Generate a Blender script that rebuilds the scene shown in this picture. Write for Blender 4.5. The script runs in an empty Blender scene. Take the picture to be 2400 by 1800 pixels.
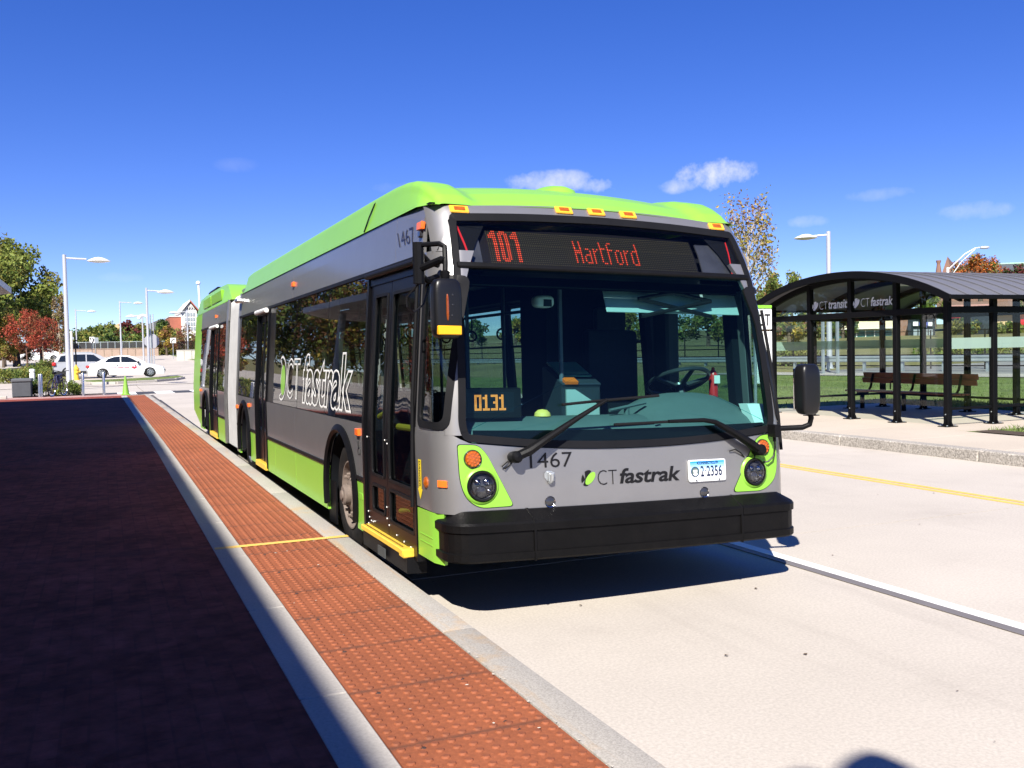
import bpy, bmesh, math, random
import numpy as np
from mathutils import Vector, Matrix, noise
random.seed(7); np.random.seed(7)
SC = bpy.context.scene
COL = SC.collection
R = math.radians

# ------------------------------------------------------------------ camera
FPX, CX, CY = 2230.0, 1200.0, 900.0          # focal length and centre in photo pixels
CAM = Vector((0, 0, 1.63))
def _rot(a, b, c):
    fw = Vector((math.sin(a)*math.cos(b), math.cos(a)*math.cos(b), -math.sin(b)))
    rt = Vector((math.cos(a), -math.sin(a), 0)); dn = fw.cross(rt)
    return (math.cos(c)*rt + math.sin(c)*dn, -math.sin(c)*rt + math.cos(c)*dn, fw)
RT, DN, FW = _rot(R(23.21), R(2.07), R(1.215))
cd = bpy.data.cameras.new('camera'); cam = bpy.data.objects.new('camera', cd); COL.objects.link(cam)
cd.sensor_fit = 'HORIZONTAL'; cd.sensor_width = 36; cd.lens = FPX/2400*36
cd.clip_start = 0.05; cd.clip_end = 6000
cam.matrix_world = Matrix(((RT.x, -DN.x, -FW.x, CAM.x), (RT.y, -DN.y, -FW.y, CAM.y), (RT.z, -DN.z, -FW.z, CAM.z), (0, 0, 0, 1)))
SC.camera = cam

# ------------------------------------------------------------------ light
SUN_AZ, SUN_EL = R(-146), R(42)              # azimuth from +Y towards +X
SUN_DIR = Vector((math.sin(SUN_AZ)*math.cos(SUN_EL), math.cos(SUN_AZ)*math.cos(SUN_EL), math.sin(SUN_EL)))
sl = bpy.data.lights.new('sun', 'SUN'); sl.energy = 5.0; sl.angle = R(0.5); sl.color = (1.0, 0.95, 0.87)
so = bpy.data.objects.new('sun', sl); COL.objects.link(so)
so.rotation_euler = SUN_DIR.to_track_quat('Z', 'Y').to_euler(); so.location = SUN_DIR*60

W_ = bpy.data.worlds.new('World'); SC.world = W_; W_.use_nodes = True
wt = W_.node_tree; wt.nodes.clear()
def wn(t, **k):
    n = wt.nodes.new(t)
    for a, b in k.items(): setattr(n, a, b)
    return n
sky = wn('ShaderNodeTexSky', sky_type='NISHITA', sun_disc=False, sun_elevation=SUN_EL, sun_rotation=SUN_AZ,
         altitude=1500, air_density=0.7, dust_density=0.0, ozone_density=4.0)
hsv = wn('ShaderNodeHueSaturation'); hsv.inputs['Saturation'].default_value = 1.29; hsv.inputs['Hue'].default_value = 0.528; hsv.inputs['Value'].default_value = 1.0
gam = wn('ShaderNodeGamma'); gam.inputs[1].default_value = 0.8
wt.links.new(sky.outputs[0], hsv.inputs['Color']); wt.links.new(hsv.outputs[0], gam.inputs[0])
# a few small fair-weather clouds, each a noisy patch round a direction of the sky
tc = wn('ShaderNodeTexCoord')
mask = None
def math_(op, a, b=None, c=None):
    n = wn('ShaderNodeMath', operation=op)
    for i, v in enumerate((a, b, c)):
        if v is None: continue
        if isinstance(v, (int, float)): n.inputs[i].default_value = v
        else: wt.links.new(v, n.inputs[i])
    return n.outputs[0]
nz = wn('ShaderNodeTexNoise'); nz.inputs['Scale'].default_value = 26; nz.inputs['Detail'].default_value = 7; nz.inputs['Roughness'].default_value = 0.62
mpv = wn('ShaderNodeMapping'); mpv.inputs['Location'].default_value = (3.17, 1.4, .6); wt.links.new(tc.outputs['Generated'], mpv.inputs['Vector']); wt.links.new(mpv.outputs[0], nz.inputs['Vector'])
nz0 = wn('ShaderNodeTexNoise'); nz0.inputs['Scale'].default_value = 9; nz0.inputs['Detail'].default_value = 3
wt.links.new(tc.outputs['Generated'], nz0.inputs['Vector'])
def pixdir(px, py): return ((px-CX)/FPX*RT + (py-CY)/FPX*DN + FW).normalized()
# (photo x, y, half width, half height, strength)
for (px, py, hw, hh, st) in ((1676, 412, 112, 46, .74), (1600, 436, 60, 22, .4), (1296, 426, 130, 32, .5), (1405, 436, 60, 26, .55), (2065, 455, 80, 18, .14), (2285, 494, 80, 24, .2),
                             (560, 388, 60, 20, .05), (285, 650, 60, 14, .07), (1885, 520, 56, 18, .2), (930, 440, 70, 18, .08)):
    d = pixdir(px, py); az = math.atan2(d.x, d.y); right = Vector((math.cos(az), -math.sin(az), 0)); up = right.cross(d).normalized()
    if up.z < 0: up = -up
    def dotn(v):
        n = wn('ShaderNodeVectorMath', operation='DOT_PRODUCT'); wt.links.new(tc.outputs['Generated'], n.inputs[0]); n.inputs[1].default_value = v
        return n.outputs['Value']
    u = math_('MULTIPLY', dotn(right), FPX/hw); v = math_('MULTIPLY', dotn(up), FPX/hh)
    r2 = math_('ADD', math_('MULTIPLY', u, u), math_('MULTIPLY', v, v))
    front = math_('GREATER_THAN', dotn(d), 0.5)
    fall = math_('MULTIPLY', math_('SUBTRACT', 1.0, math_('MINIMUM', r2, 1.0)), front)
    e = math_('ADD', fall, math_('MULTIPLY', math_('SUBTRACT', nz.outputs['Fac'], 0.60), 3.0))
    e = math_('MULTIPLY', math_('MINIMUM', math_('MAXIMUM', e, 0.0), 1.0), math_('MULTIPLY', math_('MINIMUM', math_('MULTIPLY', fall, 2.5), 1.0), st))
    mask = e if mask is None else math_('MAXIMUM', mask, e)
cm = wn('ShaderNodeMixRGB'); cm.inputs[2].default_value = (5.2, 5.0, 5.0, 1)
wt.links.new(mask, cm.inputs[0]); wt.links.new(gam.outputs[0], cm.inputs[1])
bg = wn('ShaderNodeBackground'); bg.inputs['Strength'].default_value = 0.125
wt.links.new(cm.outputs[0], bg.inputs['Color'])
wo = wn('ShaderNodeOutputWorld'); wt.links.new(bg.outputs[0], wo.inputs['Surface'])

SC.view_settings.view_transform = 'Standard'; SC.view_settings.look = 'None'
SC.view_settings.exposure = 0.98; SC.view_settings.gamma = 1.0; SC.view_settings.use_curve_mapping = False
cy = SC.cycles
cy.use_denoising = True; cy.max_bounces = 8; cy.diffuse_bounces = 3; cy.glossy_bounces = 4; cy.transmission_bounces = 6
cy.transparent_max_bounces = 24; cy.caustics_reflective = True; cy.caustics_refractive = False; cy.sample_clamp_indirect = 8

# ------------------------------------------------------------------ materials
MATS = {}
def mat(name, base=(.5, .5, .5), rough=.5, metal=0, coat=0, var=0, vscale=6, bump=0, bscale=40, spec=.5, emit=None, es=1, stain=0, scol=(.1, .08, .06), sscale=1.5, vec='Object', stretch=None, coatr=.05, hue=None):
    if name in MATS: return MATS[name]
    m = bpy.data.materials.new(name); m.use_nodes = True; MATS[name] = m
    nt = m.node_tree; b = nt.nodes['Principled BSDF']; L = nt.links.new
    b.inputs['Base Color'].default_value = (*base, 1); b.inputs['Roughness'].default_value = rough; b.inputs['Metallic'].default_value = metal
    b.inputs['Specular IOR Level'].default_value = spec; b.inputs['Coat Weight'].default_value = coat; b.inputs['Coat Roughness'].default_value = coatr
    if emit: b.inputs['Emission Color'].default_value = (*emit, 1); b.inputs['Emission Strength'].default_value = es
    t = nt.nodes.new('ShaderNodeTexCoord'); src = t.outputs[vec]
    if stretch:
        mp = nt.nodes.new('ShaderNodeMapping'); mp.inputs['Scale'].default_value = stretch; L(src, mp.inputs['Vector']); src = mp.outputs[0]
    col = None
    if var:
        n = nt.nodes.new('ShaderNodeTexNoise'); n.inputs['Scale'].default_value = vscale; n.inputs['Detail'].default_value = 6; n.inputs['Roughness'].default_value = .65; L(src, n.inputs['Vector'])
        rp = nt.nodes.new('ShaderNodeValToRGB'); e = rp.color_ramp.elements
        h = hue or base
        e[0].position = .25; e[0].color = (*[max(0, c*(1-var)) for c in base], 1); e[1].position = .75; e[1].color = (*[min(1, c*(1+var)) for c in h], 1)
        L(n.outputs['Fac'], rp.inputs[0]); col = rp.outputs[0]
    if stain:
        n = nt.nodes.new('ShaderNodeTexNoise'); n.inputs['Scale'].default_value = sscale; n.inputs['Detail'].default_value = 8; n.inputs['Roughness'].default_value = .7; L(src, n.inputs['Vector'])
        rp = nt.nodes.new('ShaderNodeValToRGB'); e = rp.color_ramp.elements; e[0].position = .5; e[0].color = (0, 0, 0, 1); e[1].position = .78; e[1].color = (stain,)*3 + (1,)
        L(n.outputs['Fac'], rp.inputs[0]); mx = nt.nodes.new('ShaderNodeMixRGB'); L(rp.outputs[0], mx.inputs[0])
        if col: L(col, mx.inputs[1])
        else: mx.inputs[1].default_value = (*base, 1)
        mx.inputs[2].default_value = (*scol, 1); col = mx.outputs[0]
    if col: L(col, b.inputs['Base Color'])
    if bump:
        n = nt.nodes.new('ShaderNodeTexNoise'); n.inputs['Scale'].default_value = bscale; n.inputs['Detail'].default_value = 4; L(src, n.inputs['Vector'])
        bp = nt.nodes.new('ShaderNodeBump'); bp.inputs['Strength'].default_value = bump; bp.inputs['Distance'].default_value = .02; L(n.outputs['Fac'], bp.inputs['Height']); L(bp.outputs[0], b.inputs['Normal'])
    return m
def glass(name, tint, refl=.05, rough=0.0, wob=0, wscale=1.5, body=0, bcol=(.02, .03, .03), haze=0):
    """flat pane: tinted see-through with a Fresnel sheen (and, with body, a little dirt or frit)"""
    if name in MATS: return MATS[name]
    m = bpy.data.materials.new(name); m.use_nodes = True; MATS[name] = m; nt = m.node_tree; nt.nodes.clear(); L = nt.links.new
    o = nt.nodes.new('ShaderNodeOutputMaterial'); tr = nt.nodes.new('ShaderNodeBsdfTransparent'); tr.inputs[0].default_value = (*tint, 1)
    gl = nt.nodes.new('ShaderNodeBsdfGlossy'); gl.inputs['Roughness'].default_value = rough
    lw = nt.nodes.new('ShaderNodeLayerWeight'); lw.inputs['Blend'].default_value = .5          # two-sided Schlick term
    p5 = nt.nodes.new('ShaderNodeMath'); p5.operation = 'POWER'; p5.inputs[1].default_value = 5.0; L(lw.outputs['Facing'], p5.inputs[0])
    f2 = nt.nodes.new('ShaderNodeMath'); f2.operation = 'MULTIPLY_ADD'; f2.inputs[1].default_value = 1-refl; f2.inputs[2].default_value = refl; f2.use_clamp = True
    L(p5.outputs[0], f2.inputs[0]); mx = nt.nodes.new('ShaderNodeMixShader'); L(f2.outputs[0], mx.inputs[0])
    base = tr.outputs[0]
    if body:
        df = nt.nodes.new('ShaderNodeBsdfDiffuse'); df.inputs[0].default_value = (*bcol, 1); m2 = nt.nodes.new('ShaderNodeMixShader'); m2.inputs[0].default_value = body
        L(base, m2.inputs[1]); L(df.outputs[0], m2.inputs[2]); base = m2.outputs[0]
    L(base, mx.inputs[1]); L(gl.outputs[0], mx.inputs[2])
    if haze:                                                   # added rough lobe: spreads sheen so sun bounces off panes onto the platform
        g2 = nt.nodes.new('ShaderNodeBsdfGlossy'); g2.inputs['Roughness'].default_value = .16; m3 = nt.nodes.new('ShaderNodeMixShader'); m3.inputs[0].default_value = haze
        L(gl.outputs[0], m3.inputs[1]); L(g2.outputs[0], m3.inputs[2]); L(m3.outputs[0], mx.inputs[2])
    L(mx.outputs[0], o.inputs[0])
    if wob:
        t = nt.nodes.new('ShaderNodeTexCoord'); n = nt.nodes.new('ShaderNodeTexNoise'); n.inputs['Scale'].default_value = wscale; n.inputs['Detail'].default_value = 1; L(t.outputs['Object'], n.inputs['Vector'])
        bp = nt.nodes.new('ShaderNodeBump'); bp.inputs['Strength'].default_value = wob; bp.inputs['Distance'].default_value = .02; L(n.outputs['Fac'], bp.inputs['Height'])
        L(bp.outputs[0], gl.inputs['Normal'])
    return m

# ------------------------------------------------------------------ mesh building
class MB:
    def __init__(s, fn=None): s.v = []; s.f = []; s.fn = fn
    def add(s, vs, fs):
        k = len(s.v)
        s.v += [tuple(s.fn(*p)) if s.fn else tuple(p) for p in vs]; s.f += [tuple(k+i for i in f) for f in fs]; return s
    def box(s, x0, x1, y0, y1, z0, z1):
        return s.add([(x0,y0,z0),(x1,y0,z0),(x1,y1,z0),(x0,y1,z0),(x0,y0,z1),(x1,y0,z1),(x1,y1,z1),(x0,y1,z1)],
                     [(0,3,2,1),(4,5,6,7),(0,1,5,4),(1,2,6,5),(2,3,7,6),(3,0,4,7)])
    def obox(s, c, ex, ey, ez):
        c, ex, ey, ez = map(Vector, (c, ex, ey, ez))
        return s.add([c-ex-ey-ez, c+ex-ey-ez, c+ex+ey-ez, c-ex+ey-ez, c-ex-ey+ez, c+ex-ey+ez, c+ex+ey+ez, c-ex+ey+ez],
                     [(0,3,2,1),(4,5,6,7),(0,1,5,4),(1,2,6,5),(2,3,7,6),(3,0,4,7)])
    def quad(s, *p): return s.add(p, [tuple(range(len(p)))])
    def tube(s, pts, r, n=8, caps=True, flat=1.0):
        pts = [Vector(p) for p in pts]; rs = r if hasattr(r, '__len__') else [r]*len(pts)
        k = len(s.v); up = None; vs = []
        for i, p in enumerate(pts):
            d = (pts[min(i+1, len(pts)-1)] - pts[max(i-1, 0)]).normalized()
            if up is None: up = d.orthogonal().normalized() if abs(d.z) > .95 else Vector((0,0,1))
            a = d.cross(up)
            if a.length < 1e-4: a = d.orthogonal()
            a.normalize(); b = a.cross(d).normalized(); up = b
            for j in range(n):
                t = 2*math.pi*j/n; vs.append(p + (a*math.cos(t) + b*math.sin(t)*flat)*rs[i])
        fs = [(i*n+j, i*n+(j+1) % n, (i+1)*n+(j+1) % n, (i+1)*n+j) for i in range(len(pts)-1) for j in range(n)]
        if caps: fs += [tuple(range(n-1, -1, -1)), tuple((len(pts)-1)*n+j for j in range(n))]
        return s.add(vs, fs)
    def cyl(s, p0, p1, r, n=16, r1=None): return s.tube([p0, p1], [r, r if r1 is None else r1], n)
    def lathe(s, prof, c=(0,0,0), ax=(0,0,1), n=24, caps=False):
        """prof: list of (radius, height along ax)"""
        c = Vector(c); ax = Vector(ax).normalized(); a = ax.orthogonal().normalized(); b = ax.cross(a); vs = []
        for r, h in prof:
            for j in range(n):
                t = 2*math.pi*j/n; vs.append(c + ax*h + (a*math.cos(t)+b*math.sin(t))*r)
        fs = [(i*n+j, i*n+(j+1) % n, (i+1)*n+(j+1) % n, (i+1)*n+j) for i in range(len(prof)-1) for j in range(n)]
        if caps: fs += [tuple(range(n-1, -1, -1)), tuple((len(prof)-1)*n+j for j in range(n))]
        return s.add(vs, fs)
    def prism(s, poly, f0, f1):
        """poly of 2d points; f0/f1 map (a,b)->3d for the two ends"""
        n = len(poly); s.add([f0(*p) for p in poly] + [f1(*p) for p in poly],
                             [tuple(range(n-1, -1, -1)), tuple(range(n, 2*n))] + [(i, (i+1) % n, n+(i+1) % n, n+i) for i in range(n)]); return s
    def grid(s, fn, nu, nv, cu=False):
        vs = [fn(i/nu, j/nv) for j in range(nv+1) for i in range(nu+1)]; m = nu+1
        return s.add(vs, [(j*m+i, j*m+i+1, (j+1)*m+i+1, (j+1)*m+i) for j in range(nv) for i in range(nu)])
    def build(s, name, m=None, parent=None, bevel=0, smooth=True, seg=1, angle=35):
        me = bpy.data.meshes.new(name); me.from_pydata([tuple(v) for v in s.v], [], s.f)
        bm = bmesh.new(); bm.from_mesh(me)
        bmesh.ops.remove_doubles(bm, verts=bm.verts, dist=1e-5)
        bmesh.ops.recalc_face_normals(bm, faces=bm.faces)
        if bevel:
            es = [e for e in bm.edges if len(e.link_faces) == 2 and e.calc_face_angle(0) > R(30)]
            bmesh.ops.bevel(bm, geom=es, offset=bevel, segments=seg, affect='EDGES', profile=.6, clamp_overlap=True)
        if smooth:
            for f in bm.faces: f.smooth = True
            for e in bm.edges:
                if len(e.link_faces) == 2 and e.calc_face_angle(0) > R(angle): e.smooth = False
        bm.to_mesh(me); bm.free()
        if m: me.materials.append(MATS[m] if isinstance(m, str) else m)
        o = bpy.data.objects.new(name, me); COL.objects.link(o)
        if parent: o.parent = parent
        return o
def tag(o, label=None, cat=None, group=None, kind=None):
    if label: o['label'] = label
    if cat: o['category'] = cat
    if group: o['group'] = group
    if kind: o['kind'] = kind
    return o
def empty(name, loc=(0,0,0), rz=0, label=None, cat=None, group=None):
    o = bpy.data.objects.new(name, None); COL.objects.link(o); o.location = loc; o.rotation_euler = (0, 0, rz); o.empty_display_size = .2
    return tag(o, label, cat, group)
def dup(root, loc=None, rz=None, label=None, scale=None):
    r = root.copy(); COL.objects.link(r)
    if loc is not None: r.location = loc
    if rz is not None: r.rotation_euler = (0, 0, rz)
    if scale is not None: r.scale = (scale,)*3 if not hasattr(scale, '__len__') else scale
    if label: r['label'] = label
    for ch in list(root.children):
        c = ch.copy(); COL.objects.link(c); c.parent = r
        for g in list(ch.children):
            d = g.copy(); COL.objects.link(d); d.parent = c
    return r
def copy_part(o, name=None, parent=None, loc=None):
    c = o.copy(); COL.objects.link(c)
    if name: c.name = name
    if parent: c.parent = parent
    if loc is not None: c.location = loc
    return c
def at(px, py, Y):
    """the point of the plane y = Y that the photograph shows at a pixel (used to find real positions)"""
    d = (px-CX)/FPX*RT + (py-CY)/FPX*DN + FW
    return CAM + d*((Y-CAM.y)/d.y)
def on_z(px, py, z):
    d = (px-CX)/FPX*RT + (py-CY)/FPX*DN + FW
    return CAM + d*((z-CAM.z)/d.z)
def text2d(s, box, bold=0, shear=0, outline=0, space=1.0, res=3):
    """built-in font outlines fitted to box (u0,v0,u1,v1): list of 2d verts + faces (3d when outlined)"""
    cu = bpy.data.curves.new('txt', 'FONT'); cu.body = s; cu.offset = bold; cu.shear = shear; cu.space_character = space; cu.resolution_u = res
    if outline: cu.fill_mode = 'NONE'; cu.bevel_depth = outline; cu.bevel_resolution = 0
    o = bpy.data.objects.new('txt', cu); COL.objects.link(o); bpy.context.view_layer.update()
    me = bpy.data.meshes.new_from_object(o.evaluated_get(bpy.context.evaluated_depsgraph_get()))
    vs = np.array([v.co[:] for v in me.vertices]); fs = [tuple(p.vertices) for p in me.polygons]
    bpy.data.objects.remove(o); bpy.data.curves.remove(cu); bpy.data.meshes.remove(me)
    lo, hi = vs.min(0), vs.max(0); u0, v0, u1, v1 = box
    vs[:, 0] = u0 + (vs[:, 0]-lo[0])/(hi[0]-lo[0])*(u1-u0); vs[:, 1] = v0 + (vs[:, 1]-lo[1])/(hi[1]-lo[1])*(v1-v0)
    return vs, fs
def rpoly(pts, r, n=5):
    """polygon with rounded corners"""
    out = []; N = len(pts)
    for i in range(N):
        p = Vector(pts[i]); a = Vector(pts[i-1])-p; b = Vector(pts[(i+1) % N])-p
        rr = r[i] if hasattr(r, '__len__') else r
        if rr <= 0: out.append(tuple(p)); continue
        d = min(rr, a.length*.49, b.length*.49); s, e = p+a.normalized()*d, p+b.normalized()*d
        for k in range(n+1):
            t = k/n; out.append(tuple((1-t)**2*s + 2*t*(1-t)*p + t*t*e))
    return out
def dense(pts, step):
    out = []; N = len(pts)
    for i in range(N):
        a, b = Vector(pts[i]), Vector(pts[(i+1) % N]); k = max(1, int((b-a).length/step))
        out += [tuple(a.lerp(b, j/k)) for j in range(k)]
    return out
def ellipse(c, ru, rv, n=24, rot=0):
    return [(c[0]+ru*math.cos(t)*math.cos(rot)-rv*math.sin(t)*math.sin(rot), c[1]+ru*math.cos(t)*math.sin(rot)+rv*math.sin(t)*math.cos(rot)) for t in [2*math.pi*i/n for i in range(n)]]
# ================================================================== THE BUS
lime = (0.225, 0.50, 0.05)
mat('lime_paint', lime, .34, spec=.35, coat=.15, var=.04, vscale=2)
mat('silver_paint', (.285, .278, .276), .40, metal=.62, coat=.6, coatr=.10, var=.05, vscale=3, stain=.12, scol=(.20, .17, .14), sscale=2.5, bump=.03, bscale=2.2)
mat('mirror_shell', (.007, .007, .008), .34, spec=.4, bump=.05, bscale=150)
mat('black_plastic', (.005, .005, .006), .5, spec=.14, var=.25, vscale=14, bump=.08, bscale=120)
mat('bumper_rubber', (.004, .0038, .004), .46, spec=.12, var=.3, vscale=5, stain=.25, scol=(.014, .012, .011), sscale=9, bump=.1, bscale=90)
mat('rubber_seal', (.009, .009, .010), .5, spec=.14, var=.2)
mat('black_frame', (.004, .004, .005), .3, spec=.2)
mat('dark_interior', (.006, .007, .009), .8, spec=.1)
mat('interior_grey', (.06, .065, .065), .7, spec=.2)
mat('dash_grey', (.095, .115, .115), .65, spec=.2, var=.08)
mat('farebox_steel', (.5, .55, .52), .4, metal=.3)
mat('amber_lens', (.33, .075, .006), .25, coat=.6, var=.35, vscale=60)
mat('amber_marker', (.95, .42, .03), .25, coat=.6, var=.15, vscale=50)
mat('reflector_orange', (.95, .16, .02), .3, coat=.4)
mat('yellow_plastic', (.80, .50, .05), .4, var=.1, stain=.3, sscale=8)
mat('yellow_bar', (.62, .52, .05), .35)
mat('chrome', (.75, .75, .76), .15, metal=1)
mat('alloy', (.62, .62, .6), .3, metal=.9, stain=.3, sscale=7)
mat('dusty_rim', (.16, .125, .105), .75, var=.35, vscale=9, stain=.5, scol=(.06, .05, .045), sscale=12)
mat('tyre_rubber', (.012, .011, .011), .8, spec=.2, var=.3, vscale=8, stain=.4, scol=(.08, .065, .055), sscale=5)
mat('lamp_dark', (.03, .03, .034), .2, coat=.7)
mat('print_black', (.006, .0055, .006), .45, spec=.3)
mat('white_trim', (.75, .75, .73), .5)
mat('bellows_fabric', (.36, .36, .365), .5, metal=.25, var=.12, vscale=5, stain=.25, scol=(.28, .26, .24), sscale=3)
mat('led_on', (.3, .03, .005), .5, emit=(1, .085, .02), es=.38)
mat('led_on_warm', (.4, .1, .02), .5, emit=(1, .30, .05), es=.75)
mat('led_off', (.055, .05, .012), .5)
mat('seat_cloth', (.008, .01, .02), .8, var=.3, vscale=30)
mat('red_paint', (.55, .02, .02), .35, coat=.4)
mat('mirror_glass', (.8, .8, .8), .02, metal=1)
glass('windshield_glass', (.50, .80, .79), .022)
glass('passenger_glass', (.36, .44, .43), .07, wob=.035, wscale=1.1, haze=.08)
glass('door_glass', (.44, .54, .52), .065, wob=.03, wscale=1.4, haze=.08)
glass('sign_glass', (.78, .80, .83), .02)

def LERP(t, xs, ys): return float(np.interp(t, xs, ys))
def bW(z): return LERP(z, [0, 1.07, 2.19, 2.51, 2.7], [1.275, 1.275, 1.195, 1.17, 1.14])      # half width
def bF(z): return LERP(z, [.3, .6, .8, 1.0, 1.3, 1.6, 1.9, 2.1, 2.3, 2.5, 2.6], [.2, .205, .21, .222, .25, .29, .345, .395, .49, .62, .70])
def bB(z): return LERP(z, [0, 1, 2.1, 2.5], [.035, .035, .03, .01])
CR = .18; CL = math.pi*CR/2
def lean(x, y, z): return (x-.026*(z-.7), y, z)
def _pt(s, z):
    w = bW(z); xc = w-CR; a = abs(s); sg = -1 if s < 0 else 1; yc = bF(z)+bB(z)*xc*xc
    if a <= xc: return Vector((s, bF(z)+bB(z)*a*a, z))
    if a <= xc+CL:
        t = (a-xc)/CR; return Vector((sg*(xc+CR*math.sin(t)), yc+CR*(1-math.cos(t)), z))
    return Vector((sg*w, yc+CR+(a-xc-CL), z))
def sy(y, z, side=-1):
    """skin coordinate of the bus side at distance y behind the front"""
    w = bW(z); xc = w-CR; yc = bF(z)+bB(z)*xc*xc
    return side*(xc+CL+y-yc-CR)
def SK(s, z, off=0.0):
    p = _pt(s, z)
    if off:
        e = 1e-3; n = (_pt(s+e, z)-_pt(s-e, z)).cross(_pt(s, z+e)-_pt(s, z-e)).normalized(); p = p+n*off
    return p
def skin(mb, f, nu, nv, off=0.0, th=.02):
    """patch of the bus skin, f(u,v)->(s,z), as a thin shell"""
    m = nu+1; n = m*(nv+1)
    A = [SK(*f(i/nu, j/nv), off) for j in range(nv+1) for i in range(m)]
    Bk = [SK(*f(i/nu, j/nv), off-th) for j in range(nv+1) for i in range(m)]
    fs = []
    for j in range(nv):
        for i in range(nu):
            q = (j*m+i, j*m+i+1, (j+1)*m+i+1, (j+1)*m+i); fs.append(q); fs.append(tuple(n+k for k in q[::-1]))
    ring = [i for i in range(m)] + [j*m+nu for j in range(1, nv+1)] + [nv*m+i for i in range(nu-1, -1, -1)] + [j*m for j in range(nv-1, 0, -1)]
    for a, b in zip(ring, ring[1:]+ring[:1]): fs.append((a, n+a, n+b, b))
    return mb.add(A+Bk, fs)
def srect(mb, y0, y1, z0, z1, side=-1, off=0.0, th=.02, nz=None):
    nz = nz or max(1, int((z1-z0)/.25)); return skin(mb, lambda u, v: (sy(y0+u*(y1-y0), z0+v*(z1-z0), side), z0+v*(z1-z0)), 1, nz, off, th)
def spoly(mb, poly, off=0.0, th=.02, rings=4, c=None):
    """star-shaped polygon of the skin (s,z)"""
    n = len(poly); cx_, cz_ = c or (sum(p[0] for p in poly)/n, sum(p[1] for p in poly)/n); vs = []
    for k in range(1, rings+1):
        for p in poly: vs.append(SK(cx_+(p[0]-cx_)*k/rings, cz_+(p[1]-cz_)*k/rings, off))
    ci = len(vs); vs.append(SK(cx_, cz_, off)); fs = [(ci, i, (i+1) % n) for i in range(n)]
    for k in range(rings-1):
        for i in range(n): fs.append((k*n+i, (k+1)*n+i, (k+1)*n+(i+1) % n, k*n+(i+1) % n))
    b = len(vs); vs += [SK(p[0], p[1], off-th) for p in poly]; l = (rings-1)*n
    for i in range(n): fs.append((l+i, b+i, b+(i+1) % n, l+(i+1) % n))
    return mb.add(vs, fs)
def sring(mb, outer, inner, off=0.0, th=.02, inoff=None):
    n = len(outer); io = off if inoff is None else inoff
    vs = [SK(*p, off) for p in outer]+[SK(*p, io) for p in inner]+[SK(*p, off-th) for p in outer]+[SK(*p, io-th) for p in inner]; fs = []
    for i in range(n):
        j = (i+1) % n; fs += [(i, j, n+j, n+i), (i, 2*n+i, 2*n+j, j), (n+i, n+j, 3*n+j, 3*n+i), (2*n+i, 3*n+i, 3*n+j, 2*n+j)]
    return mb.add(vs, fs)
def stext(mb, s, box, off=.003, **k):
    vs, fs = text2d(s, box, **k); return mb.add([SK(v[0], v[1], off+v[2]) for v in vs], fs)
def sarc(y0, y1, z0, z1, r=.06, side=-1):
    p = rpoly([(y0, z0), (y1, z0), (y1, z1), (y0, z1)], r, 4); out = []
    for i, a in enumerate(p):
        out.append(a)
        if i % 5 == 4:
            b = p[(i+1) % len(p)]; out += [(a[0]+(b[0]-a[0])*k/6, a[1]+(b[1]-a[1])*k/6) for k in range(1, 6)]
    return [(sy(a, b, side), b) for a, b in out]
def inset_y(y0, y1, z0, z1, d, r, side=-1): return sarc(y0+d, y1-d, z0+d, z1-d, r, side)
def BMB(): return MB(lean)

bus = empty('articulated_bus', label='grey and lime green articulated bus standing at the platform kerb', cat='bus')
_ro, _pi, _yw = R(1.5), R(.3), R(-.07)
eX = Vector((math.cos(_ro), 0, -math.sin(_ro))); eY = Vector((math.sin(_yw), math.cos(_pi), -math.sin(_pi))).normalized()
eX = (eX-eY*eX.dot(eY)).normalized(); eZ = eX.cross(eY)
bus.matrix_world = Matrix(((eX.x, eY.x, eZ.x, 3.047), (eX.y, eY.y, eZ.y, 5.0), (eX.z, eY.z, eZ.z, 0), (0, 0, 0, 1)))

# ---- side walls -------------------------------------------------------------
ARCH = [2.82, 8.62, 13.96]; AR, AZ = .535, .445
def zl_arch(y, base):
    z = base
    for c in ARCH:
        d = abs(y-c)
        if d < AR: z = max(z, AZ+math.sqrt(AR*AR-d*d))
    return z
def side_strip(name, m, y0, y1, z0, z1, side, off=0.0, th=.025):
    """panel between two heights, cut out round the wheel arches"""
    ys = {y0, y1}
    for c in ARCH:
        for k in range(-16, 17):
            y = c+AR*math.sin(k/16*math.pi/2)
            if y0 < y < y1: ys.add(y)
    ys = sorted(ys); mb = BMB(); seg = []
    for a, b in zip(ys, ys[1:]):
        za, zb = zl_arch(a+1e-6, z0), zl_arch(b-1e-6, z0)
        if min(za, zb) >= z1-1e-4: continue
        za, zb = min(za, z1), min(zb, z1)
        f = lambda u, v: ((lambda y, z: (sy(y, z, side), z))(a+u*(b-a), (za+u*(zb-za))+v*(z1-za-u*(zb-za))))
        skin(mb, f, 1, 1 if z1 < 1.1 else 3, off, th)
    return mb.build(name, m, bus, smooth=False)
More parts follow.
